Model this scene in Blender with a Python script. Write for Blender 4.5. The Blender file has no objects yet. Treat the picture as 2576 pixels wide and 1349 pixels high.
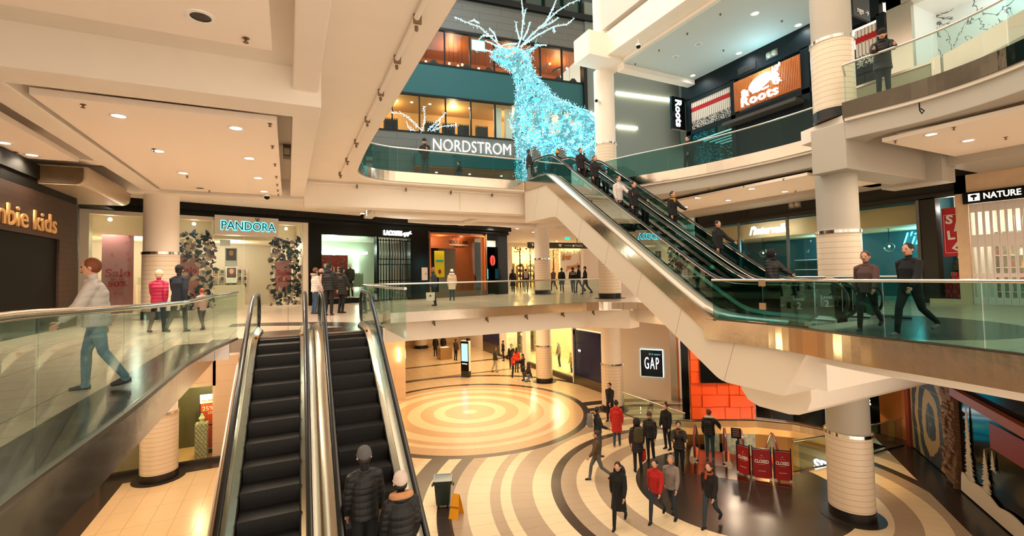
import bpy, math, random
from mathutils import Vector, Matrix
S = bpy.context.scene
COL = S.collection
rnd = random.Random(7)
R = math.radians
# ---------------------------------------------------------------- camera
F, CX, CY, EZ = 1157.0, 1288.0, 646.5, 6.93          # focal length and optical centre in pixels of the 2576x1349 frame, eye height
HEAD, PITCH, ROLL = R(26), R(2.3), R(1.17)
EYE = Vector((0, 0, EZ))
_r0 = Vector((math.cos(HEAD), -math.sin(HEAD), 0))
_f = Vector((math.sin(HEAD) * math.cos(PITCH), math.cos(HEAD) * math.cos(PITCH), math.sin(PITCH)))
_u0 = _r0.cross(_f)
_r = _r0 * math.cos(ROLL) - _u0 * math.sin(ROLL)
_u = _u0 * math.cos(ROLL) + _r0 * math.sin(ROLL)
cd = bpy.data.cameras.new('camera')
cam = bpy.data.objects.new('camera', cd)
COL.objects.link(cam)
M4 = Matrix((_r, _u, -_f)).transposed().to_4x4()
M4.translation = EYE
cam.matrix_world = M4
cd.sensor_width = 36
cd.lens = 36 * F / 2576
cd.shift_y = -(674.5 - CY) / 2576
cd.clip_end = 400
cd.clip_start = 0.05
S.camera = cam
# ---------------------------------------------------------------- world, light, exposure
S.view_settings.view_transform = 'Standard'
S.view_settings.look = 'None'
S.view_settings.gamma = 1
S.view_settings.use_curve_mapping = False
S.view_settings.exposure = 0.88
W = bpy.data.worlds.new('world')
S.world = W
W.use_nodes = True
wn = W.node_tree.nodes
wl = W.node_tree.links
bg = wn['Background']
tc = wn.new('ShaderNodeTexCoord')
nz = wn.new('ShaderNodeTexNoise')
nz.inputs['Scale'].default_value = 3.0
rp = wn.new('ShaderNodeValToRGB')
rp.color_ramp.elements[0].position = 0.42
rp.color_ramp.elements[0].color = (0.46, 0.37, 0.29, 1)
rp.color_ramp.elements[1].position = 0.68
rp.color_ramp.elements[1].color = (1.0, 0.80, 0.61, 1)
wl.new(tc.outputs['Generated'], nz.inputs['Vector'])
wl.new(nz.outputs['Fac'], rp.inputs['Fac'])
wl.new(rp.outputs['Color'], bg.inputs['Color'])
bg.inputs['Strength'].default_value = 1.35


def area(name, loc, size, sizey, power, col, rot=(0, 0, 0)):
    d = bpy.data.lights.new(name, 'AREA')
    d.shape = 'RECTANGLE'
    d.size, d.size_y, d.energy, d.color = size, sizey, power, col
    o = bpy.data.objects.new(name, d)
    COL.objects.link(o)
    o.location = loc
    o.rotation_euler = rot
    return o


def spot(name, loc, power, col, angle=120, blend=0.6, rad=0.08, parent=None, rot=(0, 0, 0)):
    d = bpy.data.lights.new(name, 'SPOT')
    d.energy, d.color, d.spot_size, d.spot_blend, d.shadow_soft_size = power, col, R(angle), blend, rad
    o = bpy.data.objects.new(name, d)
    COL.objects.link(o)
    if parent:
        o.parent = parent
    o.location = loc
    o.rotation_euler = rot
    return o


def point(name, loc, power, col, rad=0.1):
    d = bpy.data.lights.new(name, 'POINT')
    d.energy, d.color, d.shadow_soft_size = power, col, rad
    o = bpy.data.objects.new(name, d)
    COL.objects.link(o)
    o.location = loc
    return o


WARM = (1.0, 0.80, 0.60)
GOLD = (1.0, 0.70, 0.39)
CYAN = (0.25, 0.85, 1.0)
WHITE = (1.0, 0.93, 0.82)
area('atrium_roof_light', (6.5, 8.5, 23), 9, 15, 620, WARM)
area('atrium_far_light', (8, 25, 30), 10, 8, 900, (0.75, 0.9, 1.0))
for i, (x, y, sx, sy, e) in enumerate(((9, 24, 9, 7, 360), (13.5, 35, 6, 12, 300), (-3.5, 18.5, 3.5, 4, 110), (-3.7, 12, 3, 7, 120), (14.0, 12.5, 5, 5, 60), (18, 6, 3, 5, 50))):
    area('ground_ceiling_light', (x, y, 4.55 if i < 2 else 5.1), sx, sy, e, GOLD if i != 2 else WARM)

# ---------------------------------------------------------------- helpers


def ray(x, y):
    return _f + _r * ((x - CX) / F) - _u * ((y - CY) / F)


def onz(x, y, z):
    d = ray(x, y)
    return EYE + d * ((z - EZ) / d.z)


def onx(x, y, X):
    d = ray(x, y)
    return EYE + d * (X / d.x)


def ony(x, y, Y):
    d = ray(x, y)
    return EYE + d * (Y / d.y)


def lin(c):
    out = []
    for v in c[:3]:
        v = v / 255.0
        out.append(v / 12.92 if v <= 0.04045 else ((v + 0.055) / 1.055) ** 2.4)
    return (*out, 1.0)


MATS = {}


def mat(name, c=(200, 200, 200), rough=0.5, metal=0.0, es=0.0, ec=None, noise=0.0, nscale=6.0, bump=0.0, bscale=30.0, spec=0.5, coat=0.0):
    if name in MATS:
        return MATS[name]
    m = bpy.data.materials.new(name)
    m.use_nodes = True
    n, l = m.node_tree.nodes, m.node_tree.links
    b = n['Principled BSDF']
    b.inputs['Base Color'].default_value = lin(c)
    b.inputs['Roughness'].default_value = rough
    b.inputs['Metallic'].default_value = metal
    b.inputs['Specular IOR Level'].default_value = spec
    if coat:
        b.inputs['Coat Weight'].default_value = coat
    if es:
        b.inputs['Emission Color'].default_value = lin(ec or c)
        b.inputs['Emission Strength'].default_value = es
    if noise or bump:
        t = n.new('ShaderNodeTexCoord')
        x = n.new('ShaderNodeTexNoise')
        x.inputs['Scale'].default_value = nscale if noise else bscale
        x.inputs['Detail'].default_value = 4
        l.new(t.outputs['Object'], x.inputs['Vector'])
        if noise:
            r = n.new('ShaderNodeMix')
            r.data_type = 'RGBA'
            a = lin(c)
            r.inputs[6].default_value = (*[v * (1 - noise) for v in a[:3]], 1)
            r.inputs[7].default_value = (*[min(1, v * (1 + noise)) for v in a[:3]], 1)
            l.new(x.outputs['Fac'], r.inputs[0])
            l.new(r.outputs[2], b.inputs['Base Color'])
        if bump:
            bp = n.new('ShaderNodeBump')
            bp.inputs['Strength'].default_value = bump
            bp.inputs['Distance'].default_value = 0.02
            l.new(x.outputs['Fac'], bp.inputs['Height'])
            l.new(bp.outputs['Normal'], b.inputs['Normal'])
    MATS[name] = m
    return m


def emis(name, c=(255, 255, 255), s=1.0):
    if name in MATS:
        return MATS[name]
    m = bpy.data.materials.new(name)
    m.use_nodes = True
    n, l = m.node_tree.nodes, m.node_tree.links
    n.remove(n['Principled BSDF'])
    e = n.new('ShaderNodeEmission')
    e.inputs['Color'].default_value = lin(c)
    e.inputs['Strength'].default_value = s
    l.new(e.outputs[0], n['Material Output'].inputs[0])
    MATS[name] = m
    return m


def glassmat(name, tint=(205, 232, 226), refl=0.6, rough=0.0):
    if name in MATS:
        return MATS[name]
    m = bpy.data.materials.new(name)
    m.use_nodes = True
    n, l = m.node_tree.nodes, m.node_tree.links
    n.remove(n['Principled BSDF'])
    t = n.new('ShaderNodeBsdfTransparent')
    t.inputs['Color'].default_value = lin(tint)
    g = n.new('ShaderNodeBsdfGlossy')
    g.inputs['Roughness'].default_value = rough
    g.inputs['Color'].default_value = (0.9, 1, 0.98, 1)
    fr = n.new('ShaderNodeFresnel')
    fr.inputs['IOR'].default_value = 1.45
    mu = n.new('ShaderNodeMath')
    mu.operation = 'MULTIPLY'
    mu.inputs[1].default_value = refl
    mx = n.new('ShaderNodeMixShader')
    l.new(fr.outputs[0], mu.inputs[0])
    l.new(mu.outputs[0], mx.inputs[0])
    l.new(t.outputs[0], mx.inputs[1])
    l.new(g.outputs[0], mx.inputs[2])
    l.new(mx.outputs[0], n['Material Output'].inputs[0])
    MATS[name] = m
    return m


ORG = {}


class MB:
    def __init__(self, xf=None):
        self.v, self.f, self.mi, self.cur, self.xf = [], [], [], 0, xf

    def add(self, vs, fs):
        o = len(self.v)
        if self.xf is not None:
            vs = [self.xf @ Vector(p) for p in vs]
        self.v += [tuple(p) for p in vs]
        for q in fs:
            self.f.append([i + o for i in q])
            self.mi.append(self.cur)
        return self

    def box(self, x0, y0, z0, x1, y1, z1):
        vs = [(x, y, z) for z in (z0, z1) for y in (y0, y1) for x in (x0, x1)]
        return self.add(vs, [(0, 2, 3, 1), (4, 5, 7, 6), (0, 1, 5, 4), (2, 6, 7, 3), (0, 4, 6, 2), (1, 3, 7, 5)])

    def quad(self, *p):
        return self.add(p, [tuple(range(len(p)))])

    def prism(self, poly, z0, z1):
        n = len(poly)
        if sum(poly[i][0] * poly[(i + 1) % n][1] - poly[(i + 1) % n][0] * poly[i][1] for i in range(n)) < 0:
            poly = poly[::-1]
        vs = [(x, y, z0) for x, y in poly] + [(x, y, z1) for x, y in poly]
        fs = [tuple(range(n - 1, -1, -1)), tuple(range(n, 2 * n))]
        fs += [(i, (i + 1) % n, n + (i + 1) % n, n + i) for i in range(n)]
        return self.add(vs, fs)

    def extr(self, poly, ax, a, b):
        """polygon extruded along an axis: ax 'x' takes (y,z) points, ax 'y' takes (x,z) points"""
        n = len(poly)
        mk = (lambda p, t: (t, p[0], p[1])) if ax == 'x' else (lambda p, t: (p[0], t, p[1]))
        vs = [mk(p, a) for p in poly] + [mk(p, b) for p in poly]
        fs = [tuple(range(n)), tuple(range(2 * n - 1, n - 1, -1))]
        fs += [((i + 1) % n, i, n + i, n + (i + 1) % n) for i in range(n)]
        return self.add(vs, fs)

    def strip(self, secs, cap=True):
        """loft of equally long closed sections"""
        n = len(secs[0])
        vs = [p for s in secs for p in s]
        fs = [tuple(range(n - 1, -1, -1)), tuple((len(secs) - 1) * n + i for i in range(n))] if cap else []
        for k in range(len(secs) - 1):
            for i in range(n):
                a, b = k * n + i, k * n + (i + 1) % n
                fs.append((a, b, b + n, a + n))
        return self.add(vs, fs)

    def band(self, path, t, z0, z1, off=0.0):
        """upright band of thickness t along an xy path (to its left side), z0/z1 numbers or lists"""
        secs = []
        n = len(path)
        for i, p in enumerate(path):
            a = Vector(path[max(i - 1, 0)][:2])
            b = Vector(path[min(i + 1, n - 1)][:2])
            d = (b - a).normalized()
            nn = Vector((-d.y, d.x))
            q = Vector(p[:2]) + nn * off
            w = q + nn * t
            za = z0[i] if isinstance(z0, (list, tuple)) else z0
            zb = z1[i] if isinstance(z1, (list, tuple)) else z1
            secs.append([(q.x, q.y, za), (w.x, w.y, za), (w.x, w.y, zb), (q.x, q.y, zb)])
        return self.strip(secs)

    def tube(self, pts, r, n=8, cap=True, ry=None):
        pts = [Vector(p) for p in pts]
        m = len(pts)
        rs = r if isinstance(r, (list, tuple)) else [r] * m
        up = Vector((0, 0, 1))
        secs = []
        prev = None
        for i, p in enumerate(pts):
            d = (pts[min(i + 1, m - 1)] - pts[max(i - 1, 0)])
            d = d.normalized() if d.length > 1e-9 else Vector((0, 0, 1))
            if prev is None:
                s = d.cross(up)
                s = s.normalized() if s.length > 1e-4 else Vector((1, 0, 0))
            else:
                s = prev - d * prev.dot(d)
                s = s.normalized() if s.length > 1e-6 else d.orthogonal().normalized()
            prev = s
            t = d.cross(s)
            k = (ry or 1.0)
            secs.append([p + s * (rs[i] * math.cos(2 * math.pi * j / n)) + t * (rs[i] * k * math.sin(2 * math.pi * j / n)) for j in range(n)])
        return self.strip(secs)

    def lathe(self, prof, c, n=32, cap=False):
        secs = [[(c[0] + r * math.cos(2 * math.pi * j / n), c[1] + r * math.sin(2 * math.pi * j / n), c[2] + z) for j in range(n)] for r, z in prof]
        return self.strip(secs, cap)

    def sphere(self, c, r, n=12, m=8, sc=(1, 1, 1)):
        secs = []
        for i in range(m + 1):
            a = math.pi * (i + 0.02) / (m + 0.04)
            secs.append([(c[0] + sc[0] * r * math.sin(a) * math.cos(2 * math.pi * j / n), c[1] + sc[1] * r * math.sin(a) * math.sin(2 * math.pi * j / n), c[2] - sc[2] * r * math.cos(a)) for j in range(n)])
        return self.strip(secs)

    def build(self, name, m, parent=None, smooth=False, label=None, cat=None, group=None, kind=None, bevel=0.0, local=False):
        me = bpy.data.meshes.new(name)
        off = Vector((0, 0, 0))
        if parent is not None and not local:
            off = ORG.get(parent.name, off)
        elif parent is None and not kind and not local:
            xs, ys, zs = zip(*self.v)
            off = Vector(((min(xs) + max(xs)) / 2, (min(ys) + max(ys)) / 2, min(zs)))
        me.from_pydata([(a - off.x, b - off.y, c - off.z) for a, b, c in self.v], [], self.f)
        ms = m if isinstance(m, (list, tuple)) else [m]
        for q in ms:
            me.materials.append(q)
        if len(ms) > 1:
            me.polygons.foreach_set('material_index', self.mi)
        o = bpy.data.objects.new(name, me)
        COL.objects.link(o)
        if parent is not None:
            o.parent = parent
            ORG[o.name] = off
        else:
            o.location = off
            ORG[o.name] = off
        if smooth:
            me.polygons.foreach_set('use_smooth', [True] * len(me.polygons))
            me.set_sharp_from_angle(angle=R(smooth if smooth is not True else 40))
        if bevel:
            bv = o.modifiers.new('bevel', 'BEVEL')
            bv.width = bevel
            bv.segments = 2
            bv.limit_method = 'ANGLE'
        tag(o, label, cat, group, kind)
        return o


def tag(o, label=None, cat=None, group=None, kind=None):
    if label:
        o['label'] = label
    if cat:
        o['category'] = cat
    if group:
        o['group'] = group
    if kind:
        o['kind'] = kind
    return o


def thing(name, label, cat, loc=(0, 0, 0), group=None, rz=0.0):
    o = bpy.data.objects.new(name, None)
    o.empty_display_size = 0.1
    COL.objects.link(o)
    o.location = loc
    o.rotation_euler = (0, 0, rz)
    ORG[o.name] = Vector(loc)
    return tag(o, label, cat, group)


def copy_tree(o, parent=None):
    c = o.copy()
    COL.objects.link(c)
    if parent:
        c.parent = parent
    for ch in list(o.children):
        copy_tree(ch, c)
    return c


def struct(name, mb, m, smooth=False, bevel=0.0):
    return mb.build(name, m, None, smooth=smooth, kind='structure', bevel=bevel)


_TX = {}


def text(name, body, size, m, M, parent=None, depth=0.01, bold=0.0, shear=0.0, width=None, align='CENTER', label=None, space=1.0):
    """lettering as a solid mesh; M is the world matrix of the text's own plane (x along, y up, z out of the face)"""
    cu = bpy.data.curves.new('txt', 'FONT')
    cu.body, cu.size, cu.extrude, cu.offset, cu.shear = body, size, depth, bold, shear
    cu.align_x, cu.align_y = align, 'CENTER'
    cu.space_character = space
    cu.resolution_u = 3
    t = bpy.data.objects.new('txt', cu)
    me = bpy.data.meshes.new_from_object(t)
    bpy.data.objects.remove(t)
    bpy.data.curves.remove(cu)
    if width and len(me.vertices):
        xs = [v.co.x for v in me.vertices]
        k = width / max(1e-6, max(xs) - min(xs))
        for v in me.vertices:
            v.co.x *= k
    me.name = name
    off = ORG.get(parent.name, Vector((0, 0, 0))) if parent else Vector((0, 0, 0))
    me.transform(Matrix.Translation(-off) @ M)
    me.materials.clear()
    me.materials.append(m)
    o = bpy.data.objects.new(name, me)
    COL.objects.link(o)
    if parent:
        o.parent = parent
        ORG[o.name] = off
    if label:
        o['label'] = label
    return o


def plane_m(o, ux, uz=(0, 0, 1)):
    """matrix with x along ux, y along uz, z = ux x uz, origin o"""
    ux, uz = Vector(ux).normalized(), Vector(uz).normalized()
    n = ux.cross(uz)
    m = Matrix((ux, uz, n)).transposed().to_4x4()
    m.translation = Vector(o)
    return m


def rnd_poly(pts, r, seg=8):
    """open polyline with rounded inner corners"""
    out = [Vector(pts[0])]
    for i in range(1, len(pts) - 1):
        p, a, b = Vector(pts[i]), Vector(pts[i - 1]), Vector(pts[i + 1])
        rr = r[i] if isinstance(r, dict) and i in r else (r if not isinstance(r, dict) else 0)
        if not rr:
            out.append(p)
            continue
        d1, d2 = (a - p).normalized(), (b - p).normalized()
        L = min(rr, (a - p).length * 0.49, (b - p).length * 0.49)
        s, e = p + d1 * L, p + d2 * L
        for k in range(seg + 1):
            t = k / seg
            out.append(s * (1 - t) ** 2 + p * 2 * t * (1 - t) + e * t * t)
    out.append(Vector(pts[-1]))
    return [tuple(v) for v in out]


def resample(path, step):
    path = [Vector(p) for p in path]
    out = [path[0]]
    acc = 0.0
    for a, b in zip(path, path[1:]):
        L = (b - a).length
        n = max(1, int(L / step + 0.5))
        for k in range(1, n + 1):
            out.append(a.lerp(b, k / n))
    return [tuple(v) for v in out]


ORD = ['first', 'second', 'third', 'fourth', 'fifth', 'sixth', 'seventh', 'eighth', 'ninth', 'tenth']
# ---------------------------------------------------------------- shared materials
PAINT = mat('white_paint', (242, 232, 218), 0.7, noise=0.03, nscale=2)
CEIL = mat('ceiling_paint', (252, 238, 222), 0.75)
PAINT_DIM = mat('dimmed_white_paint', (180, 173, 160), 0.65, noise=0.03, nscale=2)  # white paint toned down in colour for the dimmer light on the right
STEEL = mat('brushed_steel', (205, 192, 176), 0.24, 1.0, bump=0.05, bscale=6)
STEELD = mat('dark_steel', (120, 115, 108), 0.3, 1.0)
CHROME = mat('chrome', (230, 225, 218), 0.12, 1.0)
BLACKR = mat('black_rubber', (10, 10, 11), 0.28)
BLACK = mat('black_gloss', (8, 9, 9), 0.15, spec=0.22)
DARK = mat('dark_bulkhead', (30, 30, 27), 0.6, spec=0.15)
CHAR = mat('charcoal', (28, 27, 26), 0.5, spec=0.2)
GLASS = glassmat('balustrade_glass', (238, 248, 245), 0.3)
SHOPG = glassmat('shop_glass', (238, 244, 240), 0.3)
DGLASS = glassmat('dark_glass', (150, 185, 180), 0.35)
LAMP = emis('lamp_face', (255, 236, 214), 14)
LAMPC = emis('lamp_face_cool', (225, 245, 255), 9)
WHITEG = mat('white_gloss', (240, 238, 232), 0.3)
TEXTW = emis('white_letter', (255, 250, 240), 5)
REDP = mat('red_print', (176, 28, 34), 0.5)
WHITEP = mat('white_print', (245, 240, 235), 0.5)
# ---------------------------------------------------------------- floor materials


class NB:
    """tiny node-expression builder"""

    def __init__(self, name, world=False):
        self.m = bpy.data.materials.new(name)
        self.m.use_nodes = True
        self.n, self.l = self.m.node_tree.nodes, self.m.node_tree.links
        self.b = self.n['Principled BSDF']
        tc = self.n.new('ShaderNodeTexCoord')
        self.P = self.n.new('ShaderNodeNewGeometry').outputs['Position'] if world else tc.outputs['Object']
        sx = self.n.new('ShaderNodeSeparateXYZ')
        self.l.new(self.P, sx.inputs[0])
        self.x, self.y, self.z = sx.outputs

    def m_(self, op, a, b=None, c=None):
        k = self.n.new('ShaderNodeMath')
        k.operation = op
        for i, v in enumerate((a, b, c)):
            if v is None:
                continue
            if isinstance(v, (int, float)):
                k.inputs[i].default_value = v
            else:
                self.l.new(v, k.inputs[i])
        return k.outputs[0]

    def dist(self, cx, cy):
        a, b = self.m_('SUBTRACT', self.x, cx), self.m_('SUBTRACT', self.y, cy)
        return self.m_('SQRT', self.m_('ADD', self.m_('MULTIPLY', a, a), self.m_('MULTIPLY', b, b)))

    def ang(self, cx, cy):
        return self.m_('ARCTAN2', self.m_('SUBTRACT', self.y, cy), self.m_('SUBTRACT', self.x, cx))

    def between(self, v, a, b):
        return self.m_('MULTIPLY', self.m_('GREATER_THAN', v, a), self.m_('LESS_THAN', v, b))

    def ramp(self, v, stops, total):
        r = self.n.new('ShaderNodeValToRGB')
        r.color_ramp.interpolation = 'CONSTANT'
        e = r.color_ramp.elements
        e[0].position, e[0].color = 0, lin(stops[0][1])
        e[1].position, e[1].color = min(1, stops[1][0] / total), lin(stops[1][1])
        for p, c in stops[2:]:
            k = e.new(min(1, p / total))
            k.color = lin(c)
        self.l.new(self.m_('DIVIDE', v, total), r.inputs[0])
        return r.outputs[0]

    def mix(self, f, a, b):
        k = self.n.new('ShaderNodeMix')
        k.data_type = 'RGBA'
        for i, v in ((0, f), (6, a), (7, b)):
            if isinstance(v, tuple):
                k.inputs[i].default_value = lin(v)
            elif isinstance(v, (int, float)):
                k.inputs[i].default_value = v
            else:
                self.l.new(v, k.inputs[i])
        return k.outputs[2]

    def line(self, v, period, w):
        f = self.m_('FRACT', self.m_('DIVIDE', v, period))
        return self.m_('LESS_THAN', f, w / period)

    def noise(self, scale, detail=3):
        t = self.n.new('ShaderNodeTexNoise')
        t.inputs['Scale'].default_value = scale
        t.inputs['Detail'].default_value = detail
        self.l.new(self.P, t.inputs['Vector'])
        return t.outputs['Fac']

    def done(self, col, rough=0.25, coat=0.0):
        self.l.new(col, self.b.inputs['Base Color'])
        if isinstance(rough, (int, float)):
            self.b.inputs['Roughness'].default_value = rough
        else:
            self.l.new(rough, self.b.inputs['Roughness'])
        self.b.inputs['Coat Weight'].default_value = coat
        return self.m


CREAM, TAN, TAUPE, DK = (238, 218, 180), (214, 180, 138), (178, 158, 134), (52, 46, 44)
C1, C2 = (8.37, 22.43), (12.95, 10.42)
ESD = Vector((0.757, 0.653))      # direction of the lower escalators and of the mural wall
ESN = Vector((0.653, -0.757))
MW = Vector((21.7, 9.52))

b = NB('ground_terrazzo')
d1, d2 = b.dist(*C1), b.dist(*C2)
g = b.m_('MAXIMUM', b.line(b.x, 0.6, 0.008), b.line(b.y, 1.2, 0.008))
base = b.mix(g, (232, 204, 164), (150, 124, 98))
base = b.mix(b.between(d1, 8.25, 8.65), base, DK)
base = b.mix(b.between(b.y, 35.2, 35.6), base, DK)
base = b.mix(b.between(b.y, 30.9, 31.2), base, (120, 96, 76))
base = b.mix(b.between(b.x, -7.0, -5.15), base, DK)
base = b.mix(b.m_('MULTIPLY', b.between(b.y, 20.55, 21.4), b.m_('LESS_THAN', b.x, 0)), base, DK)
r2 = b.ramp(d2, [(0, (40, 40, 38)), (3.13, CREAM), (3.87, TAUPE), (4.5, CREAM), (5.1, TAUPE), (5.6, DK), (5.93, CREAM), (6.56, TAUPE), (7.22, CREAM), (7.56, TAUPE), (7.9, CREAM), (8.59, TAUPE), (9.05, DK), (9.5, CREAM), (9.95, DK), (10.6, CREAM)], 12)
a2 = b.ang(*C2)
l2 = b.m_('MULTIPLY', b.line(a2, 0.075, 0.0016), b.m_('GREATER_THAN', d2, 3.13))
r2 = b.mix(b.m_('MULTIPLY', l2, 0.5), r2, (90, 74, 60))
col = b.mix(b.m_('LESS_THAN', d2, 10.9), base, r2)
r1 = b.ramp(d1, [(0, CREAM), (0.36, TAN), (1.26, CREAM), (1.83, TAN), (2.48, CREAM), (3.11, TAN), (3.77, CREAM), (4.38, TAN), (4.74, CREAM), (5.05, TAN), (5.72, DK)], 6.2)
a1 = b.ang(*C1)
l1 = b.line(a1, 0.105, 0.0018)
r1 = b.mix(b.m_('MULTIPLY', l1, 0.45), r1, (120, 96, 70))
col = b.mix(b.m_('LESS_THAN', d1, 6.08), col, r1)
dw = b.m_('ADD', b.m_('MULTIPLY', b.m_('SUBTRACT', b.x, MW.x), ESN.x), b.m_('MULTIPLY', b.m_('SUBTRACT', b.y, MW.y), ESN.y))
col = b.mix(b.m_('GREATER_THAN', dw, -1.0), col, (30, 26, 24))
col = b.mix(b.m_('MULTIPLY', b.noise(1.5), 0.12), col, (120, 96, 76))
M_GROUND = b.done(col, b.m_('ADD', b.m_('MULTIPLY', b.noise(0.8), 0.15), 0.16))

b = NB('upper_floor_tile')
g = b.m_('MAXIMUM', b.line(b.x, 1.2, 0.012), b.line(b.y, 0.6, 0.008))
col = b.mix(g, (206, 186, 164), (116, 100, 86))
col = b.mix(b.m_('MULTIPLY', b.between(b.x, -2.05, -1.0), b.m_('LESS_THAN', b.y, 11.5)), col, (46, 44, 43))
dl = b.dist(-3, 10)
col = b.mix(b.m_('MULTIPLY', b.between(dl, 5.3, 6.3), b.m_('GREATER_THAN', b.x, -1.5)), col, (54, 50, 48))
dr = b.dist(12.0, 6.2)
col = b.mix(b.m_('LESS_THAN', dr, 2.85), col, (74, 80, 80))
col = b.mix(b.m_('MULTIPLY', b.noise(2.0, 6), 0.2), col, (150, 128, 108))
M_UP = b.done(col, 0.2)

b = NB('beige_wall_tile')
g = b.m_('MAXIMUM', b.m_('MAXIMUM', b.line(b.z, 0.6, 0.008), b.line(b.x, 0.9, 0.008)), b.line(b.y, 0.9, 0.008))
M_WTILE = b.done(b.mix(g, (214, 184, 150), (170, 140, 110)), 0.4)

b = NB('grey_stone_cladding')
g = b.m_('MAXIMUM', b.line(b.z, 0.55, 0.03), b.line(b.m_('ADD', b.x, b.m_('MULTIPLY', b.m_('FLOOR', b.m_('DIVIDE', b.z, 0.55)), 1.37)), 3.1, 0.03))
col = b.mix(g, (84, 88, 84), (52, 56, 54))
M_STONE = b.done(b.mix(b.m_('MULTIPLY', b.noise(3, 5), 0.3), col, (70, 74, 70)), 0.6)

M_TEALW = mat('teal_panel', (34, 82, 86), 0.5, spec=0.2)
M_GREYW = mat('grey_wall_panel', (104, 116, 112), 0.6, spec=0.2)

# ---------------------------------------------------------------- ground floor and slabs
L2, L3, C3 = 5.65, 11.3, 17.3
m = MB()
ARC = [(16.9, 15.75), (18.2, 15.2), (19.45, 14.4), (20.35, 13.3), (20.75, 11.9), (20.75, 10.0)]
m.prism([(-20, 3), (12.3, 3), (12.3, 12.1), (13.05, 12.75), (14.75, 14.2), (14.82, 17.5), (14.82, 55), (-20, 55)], -0.3, 0)
m.prism([(14.82, 17.5)] + ARC + [(40, 10), (40, 55), (14.82, 55)], -0.3, 0)
m.prism([(12.3, 3), (40, 3), (40, 10), (20.75, 10.0), (17.1, 9.95), (15.25, 10.15), (13.05, 12.75), (12.3, 12.1)], -0.3, 0)
struct('floor', m, M_GROUND)
# basement beyond the well
m = MB()
m.prism([(10, 8), (40, 8), (40, 32), (10, 32)], -5.3, -5.0)
struct('floor_basement', m, mat('basement_floor', (222, 190, 140), 0.3))

UP_L = [(-14, -6), (-1.45, -6), (-1.45, 11.75), (-1.3, 11.9), (2.15, 11.9), (2.15, 15.9), (3.2, 17.0), (12.4, 17.0), (13.6, 15.6), (13.6, 8.8), (9.95, 8.8), (9.95, 6.6), (9.6, 5.6), (9.35, 3.0), (8.9, 0.6), (7.6, -2), (7.6, -6), (26, -6), (26, 60), (-14, 60)]
m = MB()
m.prism([(-14, 1), (-1.45, 1), (-1.45, 11.9), (-14, 11.9)], L2 - 0.3, L2)
m.prism([(-14, 11.9), (2.15, 11.9), (2.15, 15.9), (3.2, 17.0), (-14, 17.0)], L2 - 0.3, L2)
m.prism([(-14, 17.0), (40, 17.0), (40, 60), (-14, 60)], L2 - 0.3, L2)
m.prism([(13.6, 8.8), (26, 8.8), (26, 17.0), (12.4, 17.0), (13.6, 15.6)], L2 - 0.3, L2)
RE = rnd_poly([(9.95, 8.8), (9.95, 6.6), (9.5, 5.2), (9.35, 3.4), (8.9, 1.2), (7.6, -1.5), (6.5, -3)], 0.8)
m.prism(RE + [(6.5, -6), (26, -6), (26, 8.8)], L2 - 0.3, L2)
struct('floor_mezzanine', m, M_UP)

# concrete under the level-two edges
m = MB()
m.box(-2.4, 1, 4.9, -1.75, 11.6, 5.35)
m.box(2.6, 17.35, 4.55, 14.0, 18.1, 5.35)
m.box(-14, 17.35, 4.55, 2.6, 18.0, 5.35)
m.prism([(13.4, 15.9), (14.2, 16.2), (14.2, 18), (12.3, 18), (12.3, 17.4)], 4.5, 5.35)
m.box(14.0, 9.4, 4.75, 26, 18.2, 5.35)
m.prism([(p[0] + 0.35, p[1]) for p in RE[:]] + [(6.9, -5), (26, -5), (26, 8.6)], 4.95, 5.35)
m.box(10.1, 5.85, 4.38, 13.4, 6.6, 5.3)
struct('trim_1', m, PAINT)
m = MB()
prof = [(6.75, 4.1), (6.75, 3.85), (6.85, 3.6), (7.05, 3.45), (7.3, 3.4), (8.1, 3.4), (8.4, 3.5), (8.6, 3.75), (8.6, 5.3), (6.75, 5.3)]
m.extr(prof, 'x', 11.0, 17.2)
struct('trim_2', m, PAINT, smooth=30)

# polished steel fascias of the level-two edges
m = MB()
m.band([(-1.42, 1), (-1.42, 11.75)], 0.05, L2 - 0.42, L2 + 0.02)
m.band([(-1.47, 11.77), (-1.15, 11.77)], 0.05, L2 - 0.42, L2 + 0.02)
struct('trim_3', m, mat('mirror_steel', (205, 192, 180), 0.17, 1.0, bump=0.3, bscale=1.2))
BR = rnd_poly([(2.15, 11.95), (2.15, 16.1), (3.0, 17.0), (12.3, 17.0), (13.6, 15.9)], 0.9)
m = MB()
m.band(BR, 0.05, L2 - 0.36, L2 + 0.02, off=-0.05)
struct('trim_4', m, mat('rippled_steel', (206, 192, 174), 0.14, 1.0, bump=0.35, bscale=1.3))
m = MB()
m.band(RE[::-1], 0.05, L2 - 0.5, L2 + 0.02, off=0.0)
struct('trim_5', m, mat('rippled_steel'))

# ---------------------------------------------------------------- level three: slabs, fascias, beams, ceilings
LE = rnd_poly([(2.15, 3), (2.15, 15), (2.35, 19.15), (9.9, 19.0)], {1: 3.0, 2: 1.9}, 14)
m = MB()
m.prism([(-16, 3)] + LE + [(9.9, 22), (-16, 22)], 10.85, 11.28)
RE3 = rnd_poly([(13.6, 19.2), (14.0, 17.0), (15.4, 13.6), (15.85, 10.8), (15.85, 8.9)], 1.5)
RN3 = rnd_poly([(14.1, 7.3), (13.3, 6.95), (13.5, 5.2), (13.2, 3.9), (12.3, 2.4), (10.6, 0.8), (8, -0.6)], {2: 1.0, 3: 1.0, 4: 1.0, 5: 1.0})
m.prism([(9.9, 19.0), (13.6, 19.2), (13.6, 22), (9.9, 22)], 10.85, 11.28)
m.prism(RE3 + [(15.85, 8.9), (21, 8.9), (21, 22), (13.6, 22)], 10.85, 11.28)
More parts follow.
